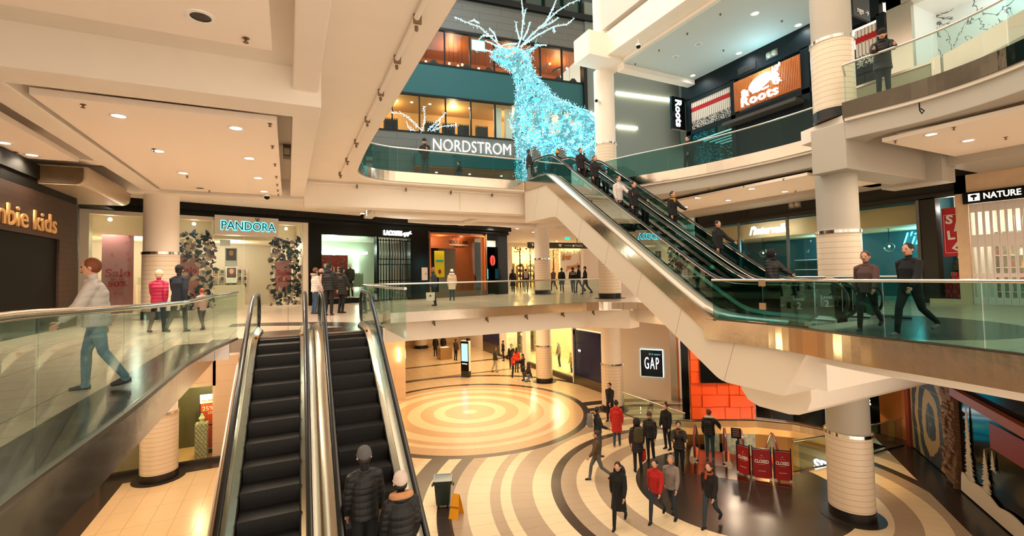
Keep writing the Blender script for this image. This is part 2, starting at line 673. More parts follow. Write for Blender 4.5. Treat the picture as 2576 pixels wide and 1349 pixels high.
m.prism(RN3 + [(8, -1), (21, -1), (21, 8.9), (14.6, 8.9), (14.1, 7.3)], 10.85, 11.28)
m.prism([(-16, 22), (30, 22), (30, 60), (-16, 60)], 10.85, 11.28)
struct('ceiling_slab', m, PAINT)
m = MB()
m.band(LE, 0.05, 10.93, 11.34, off=-0.05)
struct('trim_6', m, mat('rippled_steel'))
m = MB()
m.band(RE3[::-1], 0.05, 10.93, 11.34, off=0.0)
struct('trim_7', m, mat('rippled_steel'))
m = MB()
m.band(RN3[::-1], 0.05, 10.93, 11.34, off=0.0)
struct('trim_8', m, mat('dark_band_steel', (92, 84, 72), 0.08, 1.0, bump=0.6, bscale=0.9))

# left ceiling: beams
m = MB()
m.box(-12, 9.2, 10.15, 0.57, 9.95, 10.86)
m.box(0.08, 9.95, 10.15, 0.57, 19.6, 10.86)
m.box(0.08, 3, 10.42, 0.5, 9.2, 10.86)
m.box(-4.55, 9.95, 10.15, -4.05, 20.4, 10.86)
m.box(-12, 19.75, 10.05, 0.76, 20.6, 10.86)
m.box(0.57, 19.6, 9.85, 10.4, 20.3, 10.86)
m.box(-12, 16.2, 10.3, -4.55, 16.8, 10.86)
m.box(-12, 16.8, 10.15, -9, 20, 10.86)
struct('trim_9', m, PAINT, bevel=0.02)
# far and right beams under level three
m = MB()
for x in (3.6, 9.5):
    m.box(x, 20.3, 10.1, x + 0.45, 40, 10.86)
m.box(3.6, 21.6, 9.9, 14.4, 22.1, 10.86)
m.box(2, 26.0, 10.05, 22, 26.5, 10.86)
m.box(14.45, 17.4, 9.95, 15.35, 26, 10.86)
struct('trim_10', m, PAINT, bevel=0.02)
m = MB()
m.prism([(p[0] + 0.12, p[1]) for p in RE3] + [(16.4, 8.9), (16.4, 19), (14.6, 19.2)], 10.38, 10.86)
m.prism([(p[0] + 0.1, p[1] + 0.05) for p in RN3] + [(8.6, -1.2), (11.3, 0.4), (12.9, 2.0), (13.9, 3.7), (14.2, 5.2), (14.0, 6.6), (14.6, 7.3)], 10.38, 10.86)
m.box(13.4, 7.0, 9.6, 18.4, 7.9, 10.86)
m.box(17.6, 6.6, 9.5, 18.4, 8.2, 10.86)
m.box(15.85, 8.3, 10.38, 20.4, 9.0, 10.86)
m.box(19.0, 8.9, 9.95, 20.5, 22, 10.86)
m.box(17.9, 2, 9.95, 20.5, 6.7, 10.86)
struct('trim_11', m, PAINT_DIM, bevel=0.02)

# dropped ceiling panels (each panel a piece of the ceiling)
m = MB()
m.box(-9, 3, 10.15, -0.2, 7.15, 10.27)
m.box(-3.92, 10.4, 10.15, -0.2, 19.5, 10.27)
m.box(-9, 10.4, 10.15, -4.95, 15.75, 10.27)
struct('ceiling', m, CEIL)
m = MB()
m.box(4.2, 22.3, 10.22, 9.3, 25.8, 10.32)
m.box(10.0, 22.3, 10.22, 14.3, 25.8, 10.32)
m.box(0, 26.5, 10.22, 30, 50, 10.32)
m.box(-12, 20.6, 10.22, 3.4, 32, 10.32)
m.box(16.0, 9.6, 10.15, 19.0, 20.5, 10.25)
m.box(17.2, 8.35, 9.95, 19.7, 9.5, 10.1)
m.box(13.9, 1.0, 10.2, 17.9, 6.4, 10.3)
struct('ceiling_panels', m, CEIL)

# top right: level-three ceiling, its beam and bulkhead
m = MB()
m.box(14.95, -4, C3, 20.0, 17.6, C3 + 0.15)
struct('ceiling_upper', m, mat('cool_ceiling_paint', (196, 208, 206), 0.7))
m = MB()
m.box(14.0, -6, 17.55, 14.9, 18.4, 18.7)
m.box(12.9, 17.6, 17.4, 15.4, 18.9, 18.6)
m.box(14.95, 17.6, 17.05, 20.2, 18.1, 17.6)
m.box(14.9, -4, 17.4, 15.15, 17.6, 17.75)
struct('trim_12', m, PAINT, bevel=0.02)
m = MB()
m.box(13.9, -6, 18.9, 14.7, 17.9, 23)
struct('wall_upper_bulkhead', m, mat('white_bulkhead', (206, 200, 190), 0.6))

# ---------------------------------------------------------------- shop-front walls
FA = Vector((-6.4, 22.4, 0))
FD = R(18)
XD = Matrix.Translation(FA) @ Matrix.Rotation(FD, 4, 'Z')       # frame of the slanting left shop fronts: x along, y inwards, z up
m = MB(XD)
m.box(-0.6, -0.15, 9.72, 21.2, 0.25, 10.3)
m.box(-0.6, -0.45, 9.95, 21.2, -0.15, 10.3)
m.box(-0.6, -0.25, 9.78, 21.2, -0.2, 9.86)
struct('wall_left_bulkhead', m, DARK)
m = MB(XD)
m.box(-0.7, 4.5, L2, 7.6, 4.7, 10.2)
m.box(7.6, 5.5, L2, 14.6, 5.7, 10.2)
m.box(14.6, 4, L2, 21.2, 4.2, 10.2)
struct('wall_shop_backs', m, mat('shop_back_paint', (206, 192, 172), 0.7))
# left wall on level two and below it
m = MB()
m.box(-6.3, 4, L2, -5.95, 18.85, 10.0)
m.prism([(-5.95, 18.85), (-6.9, 22.1), (-7.1, 22.1), (-6.25, 18.85)], L2, 10.0)
struct('wall_left', m, mat('left_wall_black', (14, 13, 12), 0.5, spec=0.15))
m = MB()
m.box(-9, 9.9, 9.72, -5.9, 22.2, 10.1)
struct('trim_13', m, DARK)
m = MB()
m.box(-6.2, 21.5, 0, -4.75, 21.75, 5.3)
m.box(-4.3, 21.5, 2.85, -2.55, 21.75, 5.3)
m.box(-2.65, 21.5, 0, 1.7, 21.75, 5.3)
m.box(1.7, 21.5, 0, 1.95, 26.5, 5.3)
m.box(1.95, 26.4, 0, 6.0, 26.6, 5.3)
m.box(-6.3, 24.0, 0, 2.0, 24.2, 5.3)
struct('wall_ground_left', m, M_WTILE)
m = MB()
m.box(-6.3, 21.3, 0.0, 1.7, 21.5, 0.12)
struct('baseboard_left', m, mat('dark_stone', (50, 42, 38), 0.35))
m = MB()
m.box(-6.6, 4, 2.6, -6.05, 21.6, 5.3)
struct('wall_ground_gate_head', m, PAINT)
m = MB()
m.box(-9, 4, 0, -8.8, 22, 5.3)
struct('wall_ground_gate_back', m, mat('gate_shop_cream', (250, 226, 170), 0.6))

# right-hand wall of level two and of level three
m = MB()
m.box(20.5, 1.0, 9.34, 20.8, 18.5, 10.3)
m.box(20.4, 1.0, 9.38, 20.5, 18.5, 9.5)
m.box(20.5, 7.95, L2, 20.85, 8.4, 9.4)
struct('wall_right_bulkhead', m, mat('olive_bulkhead', (52, 50, 44), 0.6, spec=0.15))
m = MB()
m.box(24.5, 0, L2, 24.7, 19, 10.3)
m.box(20.5, 18.4, L2, 24.7, 18.6, 10.3)
m.box(20.9, 8.3, L2, 24.5, 8.4, 10.2)
struct('wall_right_shop_back', m, mat('teal_shop_paint', (36, 92, 104), 0.6))
m = MB()
m.box(19.8, 9.0, 16.35, 20.1, 18.55, 17.3)
m.box(19.8, 15.2, L3, 20.1, 15.45, 16.4)
m.box(19.8, 11.6, L3, 20.1, 11.95, 16.4)
m.box(19.8, 8.85, L3, 20.1, 9.1, 16.4)
m.box(19.8, 17.98, L3, 20.1, 18.3, 16.4)
m.box(19.8, 9, 14.4, 20.0, 18.3, 14.62)
m.box(19.82, 15.4, 16.15, 20.1, 18.0, 16.35)
struct('wall_upper_right', m, mat('navy_shopfront', (9, 21, 25), 0.5, spec=0.2))
m = MB()
m.box(23.5, 5, L3, 23.7, 18.3, 17)
struct('wall_upper_right_back', m, mat('dark_back', (30, 36, 38), 0.7))

# far end of the ground floor
m = MB()
m.box(-4, 47, 0, 30, 47.3, 5.3)
m.box(-4, 26.6, 0, -3.7, 47, 5.3)
struct('wall_ground_far', m, mat('peach_wall', (240, 208, 164), 0.7))
# far end of level two
m = MB()
m.box(10, 46, L2, 40, 46.3, 10.3)
struct('wall_mezzanine_far', m, mat('peach_wall'))
# ---------------------------------------------------------------- columns
b = NB('column_finger_tile')
a = b.ang(0, 0)
g = b.m_('MAXIMUM', b.m_('MULTIPLY', b.line(a, 0.0605, 0.009), 0.55), b.line(b.z, 0.156, 0.009))
M_TILE = b.done(b.mix(g, (236, 218, 194), (164, 136, 112)), 0.28)


def column(x, y, z0, z1, label, r=0.52, tile=True, ring=0.26):
    t = thing('tiled_column', label, 'column', (x, y, z0), 'round tiled columns')
    m = MB().lathe([(r, 2.36), (r, z1 - z0)], (x, y, z0), 48)
    m.build('shaft', PAINT_DIM if x > 14.1 and y < 10 else PAINT, t, smooth=True)
    if tile:
        MB().lathe([(r + 0.03, 0.26), (r + 0.03, 2.28)], (x, y, z0), 48).build('tile_cladding', M_TILE, t, smooth=True)
        MB().lathe([(r, 2.27), (r + 0.06, 2.28), (r + 0.06, 2.37), (r, 2.375)], (x, y, z0), 48).build('steel_band', CHROME, t, smooth=True)
        MB().lathe([(r + 0.04, 0.012), (r + 0.04, 0.27), (r, 0.275)], (x, y, z0), 48).build('base', mat('column_base', (24, 20, 20), 0.35), t, smooth=True)
        MB().lathe([(0.1, 0.004), (r + ring, 0.004), (r + ring, 0.012), (0.1, 0.013)], (x, y, z0), 48).build('floor_ring', mat('dark_stone'), t)
    return t


column(14.25, 7.75, 0, 3.45, 'round tiled column on the ground floor in front of the painted mural wall')
column(14.25, 7.75, L2, 10.4, 'round tiled column on level two behind the escalator newels', r=0.51)
column(14.55, 7.85, L3, 17.6, 'round tiled column on level three beside the leaning man', r=0.51, ring=0.05)
column(-4.12, 20.5, 0, 5.0, 'round tiled column on the ground floor beside the jewellery window', r=0.53)
column(-4.12, 20.5, L2, 10.1, 'round tiled column on level two in front of the jewellery shop window', r=0.53)
column(14.9, 19.15, 0, 4.6, 'round tiled column on the ground floor beside the glass rail')
column(14.9, 19.15, L2, 10.0, 'round tiled column on level two partly behind the escalator underside', r=0.54)
column(14.9, 19.15, L3, 17.5, 'round tiled column on level three behind the escalator top', r=0.52)
column(15.0, 26.3, 0, 5.3, 'round tiled column on the ground floor beside the crouching person', r=0.5)
column(15.2, 26.6, L2, 10.0, 'round tiled column on level two in front of the golden shop front', r=0.5)
column(11.8, 45.0, 0, 5.3, 'farthest round column at the back of the ground floor', r=0.6)
MB().lathe([(0.5, 0), (0.5, 4.4)], (14.3, 18.3, 18.6), 32).build('column_stub', PAINT, None, smooth=True, kind='structure')

# ---------------------------------------------------------------- glass balustrades


def balustrade(path, z, label, h=1.07, hs=None, plen=1.45, drop=0.0, group='glass balustrades', glass=None, channel=True):
    path = [Vector((p[0], p[1])) for p in path]
    mid = path[len(path) // 2]
    t = thing('glass_balustrade', label, 'balustrade', (mid.x, mid.y, z), group)
    L = [0]
    for a, c in zip(path, path[1:]):
        L.append(L[-1] + (c - a).length)

    def at(s):
        for i in range(len(path) - 1):
            if s <= L[i + 1] or i == len(path) - 2:
                k = (s - L[i]) / max(1e-6, L[i + 1] - L[i])
                hh = h if hs is None else hs[i] * (1 - k) + hs[i + 1] * k
                return path[i].lerp(path[i + 1], k), hh
    n = max(1, round(L[-1] / plen))
    for i in range(n):
        a, e = L[-1] * i / n + 0.008, L[-1] * (i + 1) / n - 0.008
        k = max(2, int((e - a) / 0.35) + 1)
        q = [at(a + (e - a) * j / (k - 1)) for j in range(k)]
        m = MB()
        m.band([p for p, _ in q], 0.016, z - drop, [z + hh - 0.05 for _, hh in q], off=-0.008)
        m.build('glass_panel', glass or GLASS, t)
    k = max(2, int(L[-1] / 0.3) + 1)
    q = [at(L[-1] * j / (k - 1)) for j in range(k)]
    MB().tube([(p.x, p.y, z + hh - 0.02) for p, hh in q], 0.032, 10).build('handrail', CHROME, t, smooth=True)
    if not channel:
        return t
    m = MB()
    m.band([p for p, _ in q], 0.05, z + 0.0, z + 0.05, off=-0.025)
    m.build('base_channel', STEELD, t)
    return t


LP = [(-1.45, 1.0), (-1.47, 3.9), (-1.42, 5.1), (-1.40, 6.0), (-1.40, 8.45), (-1.25, 10.2), (-1.0, 11.7)]
balustrade(LP, L2, 'nearest glass balustrade with thick chrome rail along the left walkway', hs=[1.12, 1.12, 1.08, 1.05, 0.99, 1.03, 1.05])
balustrade(BR[:0] + rnd_poly([(2.2, 9.6), (2.2, 16.2), (3.0, 16.95), (12.6, 16.95)], 0.7), L2, 'long glass balustrade across the bridge before the dark shop fronts', drop=0.0, channel=False)
i0 = [i for i, p in enumerate(RE) if p[1] < 8.7]
balustrade([(9.92, 8.5)] + [(p[0] + 0.03, p[1]) for p in RE[i0[0]:]], L2, 'glass balustrade at the foot of the tall escalators with walkers behind', plen=1.35, glass=glassmat('teal_balustrade_glass', (188, 220, 216), 0.35))
balustrade([(13.75, 5.9), (13.75, 8.7)], L2, 'short glass balustrade behind the tall escalators near the shop window')
LEr = [p for p in LE if p[1] > 11]
balustrade(LEr, L3, 'curved upper glass balustrade in front of the department store', glass=glassmat('teal_balustrade_glass'))
balustrade(RE3[::-1], L3, 'upper glass balustrade below the beaver sign', glass=glassmat('teal_balustrade_glass'))
balustrade(RN3, L3, 'upper glass balustrade the man in the parka leans on')
balustrade([(14.85, 18.4), (14.85, 14.35)], 0, 'ground floor glass rail with golden handrail beside the well', group='ground floor rails')
balustrade([(15.55, 10.25), (17.5, 9.95), (21.55, 9.75)], 0, 'dark ground floor rail behind the big column by the mural', group='ground floor rails')

# ---------------------------------------------------------------- escalators
M_STEP = bpy.data.materials.new('escalator_step')
b = NB('ribbed_step')
M_STEP = b.done(b.mix(b.line(b.x, 0.016, 0.007), (46, 43, 43), (16, 15, 15)), 0.45)
b.b.inputs['Metallic'].default_value = 0.4
M_ESCG = glassmat('escalator_glass', (236, 242, 240), 0.35)


def escalator(label, xc, yk0, yk1, z0, z1, ylo, yhi, xf=None, group=None, hh=0.97, steps=None, deck=STEEL, name='escalator', loc=None, disc=None, outer=(1, 1), rail=BLACKR, glass=None, step=None):
    xf = xf or Matrix()
    s = (z1 - z0) / (yk1 - yk0)
    o = xf @ Vector((xc, yk1, z1))
    t = thing(name, label, 'escalator', tuple(o), group)

    def pl(y, rr=1.1):
        def sp(v):
            return 0.5 * (v + math.sqrt(v * v + rr * rr * 0.12))
        return z0 + s * (sp(y - yk0) - sp(y - yk1))
    # steps
    ya, yb = steps or (ylo + 0.5, yhi - 0.5)
    y = ya
    while y < yb:
        zt = pl(y + 0.2)
        MB(xf).box(xc - 0.4, y, zt - 0.24, xc + 0.4, y + 0.398, zt).build('step', M_STEP, t)
        y += 0.4
    ys = [ylo + 0.25 + (yhi - ylo - 0.5) * i / 40 for i in range(41)]

    def strip(name, x0, x1, lo, hi, mt, parent=t, yy=None, smooth=False):
        m = MB(xf)
        m.strip([[(x0, y, pl(y) + lo), (x1, y, pl(y) + lo), (x1, y, pl(y) + hi), (x0, y, pl(y) + hi)] for y in (yy or ys)])
        return m.build(name, mt, parent, smooth=smooth)
    for sd in (-1, 1):
        hx = xc + sd * 0.52
        m = MB(xf)
        m.strip([[(xc + sd * 0.41, y, pl(y) - 0.3), (xc + sd * 0.43, y, pl(y) - 0.3), (xc + sd * 0.43, y, pl(y) + 0.07), (xc + sd * 0.41, y, pl(y) + 0.07)][::sd] for y in ys])
        m.build('skirt', CHAR, t)
        m = MB(xf)
        m.strip([[(xc + sd * 0.42, y, pl(y) + 0.06), (hx, y, pl(y) + 0.02), (hx, y, pl(y) + 0.17), (xc + sd * 0.425, y, pl(y) + 0.085)][::sd] for y in ys])
        m.build('inner_deck', deck, t, smooth=30)
        if (outer[0] if sd < 0 else outer[1]):
            m = MB(xf)
            w = sd * (0.20 if True else 0)
            m.strip([[(hx + w * u, y, pl(y) + v) for u, v in ((0, 0.17), (0.5, 0.165), (0.8, 0.13), (1.0, 0.04), (1.05, -0.1), (1.05, -0.45), (0, -0.45))][::sd] for y in ys])
            m.build('outer_deck', deck, t, smooth=35)
        gy = [ylo + 0.12 + (yhi - ylo - 0.24) * i / 44 for i in range(45)]

        def ends(y):
            d = min(y - ylo, yhi - y) / 0.42
            return 1.0 if d >= 1 else math.sqrt(max(0.0, 1 - (1 - d) ** 2))
        m = MB(xf)
        m.strip([[(hx - 0.006, y, pl(y) + 0.52 - 0.42 * ends(y)), (hx + 0.006, y, pl(y) + 0.52 - 0.42 * ends(y)), (hx + 0.006, y, pl(y) + 0.52 + (hh - 0.56) * ends(y)), (hx - 0.006, y, pl(y) + 0.52 + (hh - 0.56) * ends(y))] for y in gy])
        m.build('glass_side', glass or M_ESCG, t)
        # handrail loop: over the top and round both newels
        pts = []
        rr = (hh - 0.12) / 2
        for i in range(9):
            an = -math.pi / 2 - math.pi * i / 8
            pts.append((hx, ylo + rr * 0.85 + rr * 0.85 * math.cos(an), pl(ylo + 0.3) + 0.12 + rr + rr * math.sin(an)))
        for i in range(1, 48):
            y = ylo + rr * 0.85 + (yhi - ylo - 1.7 * rr) * i / 48
            pts.append((hx, y, pl(y) + hh))
        for i in range(9):
            an = math.pi / 2 - math.pi * i / 8
            pts.append((hx, yhi - rr * 0.85 + rr * 0.85 * math.cos(an), pl(yhi - 0.3) + 0.12 + rr + rr * math.sin(an)))
        MB(xf).tube(pts, 0.043, 8, ry=0.8).build('handrail', rail, t, smooth=True)
        MB(xf).tube([(p[0], p[1], p[2] - 0.045) for p in pts[8:-8]], 0.018, 6).build('rail_profile', CHROME, t, smooth=True)
        wy = yk1 + 0.1 if z1 > 0.1 else yk0
        MB(xf).box(hx - sd * 0.085 - 0.03, wy, pl(wy) + 0.13, hx - sd * 0.085 + 0.03, wy + 0.14, pl(wy) + 0.15).build('warning_label', mat('label_amber', (236, 150, 20), 0.4), t)
        if disc:
            for lab, dy in disc:
                c = Vector((hx - 0.012, dy, pl(dy) + 0.52))
                m = MB(xf @ Matrix.Translation(c) @ Matrix.Rotation(math.pi / 2, 4, 'Y'))
                m.lathe([(0.22, -0.012), (0.22, 0.0)], (0, 0, 0), 28)
                dd = m.build('level_disc', mat('disc_black', (30, 30, 30), 0.5), t)
                for bod, sz, dz in ((lab[0], 0.12, 0.09), (lab[1], 0.22, -0.07)):
                    text('disc_lettering', bod, sz, WHITEP, xf @ plane_m((c.x - 0.014, c.y, c.z + dz), (0, -1, 0)), dd, depth=0.001)
    for yy in ((yk0 - 1.9, yk0 - 0.35), (yk1 + 0.45, yk1 + 1.6)):
        zz = pl(yy[0]) if yy[0] < yk0 else z1
        m = MB(xf)
        m.box(xc - 0.42, yy[0], zz - 0.02, xc + 0.42, yy[1], zz + 0.008)
        m.build('comb_plate', mat('comb_plate', (170, 150, 132), 0.22, 1.0), t)
    return t, pl


XFF = Matrix.Translation((0.55, 11.9, 0)) @ Matrix.Rotation(R(-1.2), 4, 'Z') @ Matrix.Translation((-0.55, -11.9, 0))
eL, plF = escalator('left of the two near escalators rising between steel decks', -0.16, 1.75, 11.4, 0, L2, 0.2, 13.2, XFF, 'near escalators from the ground floor', steps=(4.0, 12.2), outer=(1, 1))
eR, _ = escalator('near escalator carrying two riders with long chrome outer deck', 1.245, 1.75, 11.4, 0, L2, 0.2, 13.2, XFF, 'near escalators from the ground floor', steps=(4.0, 12.2), outer=(1, 1))
m = MB(XFF)
ys = [1 + 11.9 * i / 30 for i in range(31)]
m.strip([[(-0.96, y, plF(y) - 1.3), (2.0, y, plF(y) - 1.3), (2.0, y, plF(y) - 0.35), (-0.96, y, plF(y) - 0.35)] for y in ys])
struct('escalator_truss', m, mat('truss_paint', (190, 178, 166), 0.35, 0.6))

M_ESCT = glassmat('tall_escalator_glass', (132, 176, 172), 0.45)
KW = dict(glass=M_ESCT, deck=mat('darker_deck_steel', (150, 142, 130), 0.26, 1.0), ylo=6.05, yhi=18.9, group='tall escalators to level three', disc=((('Level', '2'), 6.5), (('Level', '3'), 18.45)), steps=(7.2, 17.8))  # deck steel in a darker tone than on the near escalators
e1, plT = escalator('nearer tall escalator between levels two and three with steel outer deck', 10.85, 8.6, 17.1, L2, L3, outer=(1, 0), **KW)
e2, _ = escalator('farther tall escalator between levels two and three carrying riders downward', 12.3, 8.6, 17.1, L2, L3, outer=(0, 1), **KW)
t = thing('escalator_cladding', 'white panelled underside of the tall escalators edged with a wide steel band', 'escalator cladding', (10, 12, 4))
m = MB()
lo = rnd_poly([(19.0, 9.38), (16.3, 9.35), (8.4, 4.1), (6.75, 4.1)], 0.25)
up = [(6.1, 5.28), (8.68, 5.28), (17.0, 10.8), (19.0, 10.85)]
m.extr(lo + up, 'x', 10.0, 13.2)
b = NB('cladding_panel', True)
g = b.line(b.m_('ADD', b.y, b.m_('MULTIPLY', b.z, 0.35)), 1.95, 0.012)
g = b.m_('MAXIMUM', g, b.between(b.m_('SUBTRACT', b.z, b.m_('MULTIPLY', b.m_('SUBTRACT', b.y, 12), 0.655)), 2.86, 2.875))
cl = m.build('white_panels', b.done(b.mix(g, (226, 214, 196), (124, 106, 90)), 0.45), t)
m = MB()
m.extr([(19.0, 10.85), (17.0, 10.8), (8.68, 5.28), (6.1, 5.28), (6.1, 5.72), (8.62, 5.72), (16.92, 11.22), (19.0, 11.3)], 'x', 9.96, 13.24)
m.build('steel_band', mat('rippled_steel'), t)
MB().strip([[(10.0 + u, y, plT(y) + v) for u, v in ((0, 0.02), (0.06, 0.11), (0.14, 0.15), (0.14, -0.1), (0, -0.1))] for y in [6.6 + 11.5 * i / 30 for i in range(31)]]).build('edge_cover', mat('darker_deck_steel'), t, smooth=35)

# lower escalators going down from the ground floor
XD2 = Matrix(((-ESN.x, -ESD.x, 0, 12.27), (-ESN.y, -ESD.y, 0, 11.99), (0, 0, 1, 0), (0, 0, 0, 1)))
RED_R = mat('red_handrail', (120, 26, 20), 0.3)
escalator('lower escalator going down with the person in the fur-hooded parka', -0.85, -10.6, -2.6, -5.0, 0, -11.8, -1.0, XD2, 'lower escalators', rail=RED_R, steps=(-7.5, -2.0))
escalator('lower escalator fenced off behind the red closed signs', -2.45, -10.6, -2.6, -5.0, 0, -11.8, -1.0, XD2, 'lower escalators', rail=RED_R, steps=(-7.5, -2.0))
m = MB(XD2)
m.box(-3.3, -2.35, -0.004, 0.02, 0.0, 0.006)
m.build('landing_plate', mat('landing_steel', (150, 128, 104), 0.18, 1.0), None, label='steel landing plate at the head of the lower escalators', cat='landing plate')

# ---------------------------------------------------------------- recessed downlights


def downlight(x, y, z, label, power=60, lit=True, col=WARM, r=0.13, group='recessed downlights', face=None):
    t = thing('recessed_downlight', label, 'ceiling light', (x, y, z), group)
    MB().lathe([(r * 0.86, -0.012), (r * 1.22, -0.012), (r * 1.22, 0.0), (r * 0.86, 0.01)], (x, y, z), 24).build('trim_ring', WHITEG, t, smooth=True)
    MB().lathe([(0.002, -0.004), (r * 0.88, -0.004), (r * 0.88, 0.012), (0.002, 0.013)], (x, y, z), 24).build('lens', (face or LAMP) if lit else BLACK, t)
    if lit and power:
        spot('lamp', (0, 0, -0.03), power, col, 150, 0.7, 0.1, parent=t)
    return t


n = 0
for row, (x, side) in enumerate(((-2.92, 'left'), (-0.98, 'right'))):
    for k, y in enumerate((11.12, 13.78, 16.33, 18.77)):
        lit = not (row == 0 and k == 3)
        downlight(x + 0.07 * k, y, 10.15, f'{"lit" if lit else "dark"} downlight, {ORD[k]} from the near beam, {side} row of the left ceiling panel', 230, lit)
downlight(-0.95, 6.54, 10.15, 'dark unlit recessed downlight in the nearest ceiling panel overhead', 0, False)
downlight(-5.75, 14.19, 10.15, 'recessed downlight in the far-left ceiling panel, nearer one', 170)
downlight(-5.69, 15.3, 10.15, 'recessed downlight in the far-left ceiling panel, farther one', 170)
for i, (x, y) in enumerate(((3.4, 24.2), (6.43, 23.27), (8.16, 23.07), (11.2, 23.2), (12.23, 27.68), (14.6, 29.0), (17, 31), (20, 36), (24, 39))):
    downlight(x, y, 10.22, f'small recessed downlight in the ceiling over the bridge, {ORD[i]} going away from the left', 220)
for i, (x, y) in enumerate(((14.28, 5.53), (15.93, 5.42))):
    downlight(x, y, 10.2, ('left', 'right')[i] + ' one of the two downlights in the near right ceiling panel', 150)
for i, (x, y) in enumerate(((16.44, 12.03), (18.05, 14.40), (18.39, 11.97), (16.11, 14.39), (17.77, 16.66))):
    downlight(x, y, 10.15, f'recessed downlight in the ceiling behind the tall escalators, {ORD[i]} counted from the big column', 150)
for i, (x, y) in enumerate(((16.96, 11.95), (19.48, 11.77), (19.35, 14.53), (19.26, 17.23), (16.82, 16.03), (16.84, 14.68))):
    downlight(x, y, C3, ['brightest near', 'lit by the column', 'middle lit', 'farthest lit', 'dim far', 'dim middle'][i] + ' downlight in the top right ceiling above the beaver sign', 60 if i < 4 else 0, True, (0.8, 0.95, 1.0), face=None if i < 4 else mat('dim_lens', (170, 190, 190), 0.3))
# ---------------------------------------------------------------- shops


def D(s, n, z):
    return XD @ Vector((s, n, z))


def dtext(name, body, s, z, size, m, n=-0.02, parent=None, **k):
    o = D(s, n, z)
    return text(name, body, size, m, plane_m(o, XD.to_3x3() @ Vector((1, 0, 0))), parent, **k)


def dbox(*a):
    return MB(XD).box(*a)


CYANL = emis('cyan_glow', (70, 225, 255), 4)
PINK = mat('pink_banner', (206, 132, 130), 0.6)
NAVY = mat('navy_leaf', (36, 42, 66), 0.6)
BLUEG = mat('slate_leaf', (40, 66, 70), 0.6)
LEAFW = mat('cream_leaf', (228, 196, 176), 0.6)
LEAFP = mat('mauve_leaf', (150, 116, 124), 0.6)
CREAMW = mat('cream_wall', (240, 222, 190), 0.6)
# --- jewellery shop with the crown sign
m = dbox(-0.62, -0.12, L2, -0.3, 0.25, 9.72).box(-0.3, -0.1, 9.56, 7.42, 0.2, 9.74).box(7.38, -0.12, L2, 7.64, 0.25, 9.72)
m.box(-0.3, -0.05, L2, 7.42, 0.1, L2 + 0.08)
struct('window_1', m, mat('white_frame', (226, 214, 194), 0.5))
m = dbox(-0.3, 0.04, L2 + 0.1, 3.66, 0.055, 9.55).box(6.04, 0.04, L2 + 0.1, 7.36, 0.055, 9.55)
struct('window_2', m, SHOPG)
struct('wall_shop_soffit', dbox(-0.3, 0.9, 8.85, 7.4, 4.4, 9.6).box(-0.3, 0.35, 9.6, 7.4, 4.5, 9.65), CREAMW)
struct('wall_shop_side', dbox(-0.3, 0.2, L2, -0.2, 4.5, 9.6).box(7.38, 0.3, L2, 7.5, 4.5, 9.6).box(2.3, 1.6, L2, 2.4, 4.5, 8.85), CREAMW)
t = thing('shop_sign', 'white sign box with glowing blue-edged capital letters and a small crown', 'sign', tuple(D(4.94, -0.15, 8.96)), 'shop name signs')
dbox(3.67, -0.28, 8.96, 6.22, 0.3, 9.8).build('sign_panel', mat('sign_white', (214, 204, 190), 0.5), t)
o = dtext('letter_glow', 'PANDORA', 4.98, 9.35, 0.56, emis('cyan_halo', (90, 235, 255), 1.6), -0.284, t, depth=0.001, bold=0.03, width=2.24)
dtext('lettering', 'PANDORA', 4.98, 9.35, 0.52, mat('dark_teal_letter', (10, 34, 42), 0.4), -0.30, t, depth=0.012, width=2.16)
m = MB(XD)
for k in (-1, 0, 1):
    m.tube([(5.33 + 0.03 * k, -0.3, 9.6), (5.33 + 0.09 * k, -0.3, 9.76)], 0.014, 6)
m.build('crown', mat('dark_teal_letter'), t)
for s in (0.3, 3.0, 6.7):
    d = thing('soffit_spotlight', ['far-left', 'middle', 'right'][int(s / 3)] + ' bright wall washer lamp in the jewellery shop window', 'ceiling light', tuple(D(s, 0.16, 9.4)), 'window spotlights')
    MB(XD).sphere((s, 0.16, 9.4), 0.07, 10, 6).build('lamp_head', LAMP, d)
    spot('lamp', (0, 0, -0.08), 150, WHITE, 130, 0.8, 0.05, parent=d)
for s, n in ((1.2, 2.5), (5, 2.6)):
    point('shop_lamp', D(s, n, 8.5), 70, WHITE, 0.3)


def banner(s0, s1, z0, z1, n, label, name='sale_banner', ts=1.0, tz=None, w=None):
    t = thing(name, label, 'banner', tuple(D((s0 + s1) / 2, n, z0)), 'pink sale banners')
    dbox(s0, n, z0, s1, n + 0.015, z1).build('cloth', PINK, t)
    c = (s0 + s1) / 2
    z = tz or (z0 + z1) / 2
    dtext('lettering', 'Sale', c, z + 0.2 * ts, 0.42 * ts, REDP, n - 0.012, t, depth=0.003, bold=0.012, width=(w or (s1 - s0) * 0.8))
    dtext('lettering', 'Save up to', c, z - 0.03 * ts, 0.1 * ts, REDP, n - 0.012, t, depth=0.003, width=(w or (s1 - s0) * 0.8) * 0.55)
    dtext('lettering', '50%', c, z - 0.22 * ts, 0.3 * ts, REDP, n - 0.012, t, depth=0.003, bold=0.006, width=(w or (s1 - s0) * 0.8) * 0.78)
    m = MB(XD)
    r = random.Random(int(s0 * 10))
    for k in range(14):
        a, zz = s0 + 0.06 + r.random() * (s1 - s0 - 0.12), z0 + r.random() * (z1 - z0)
        if abs(zz - z) < 0.5:
            continue
        m.strip([[(a + rr * math.cos(q), n + y, zz + rr * math.sin(q)) for q in [i * math.pi / 5 for i in range(10)]] for rr, y in ((0.03, -0.004), (0.042, -0.004))], False)
    m.build('ring_pattern', REDP, t)
    return t


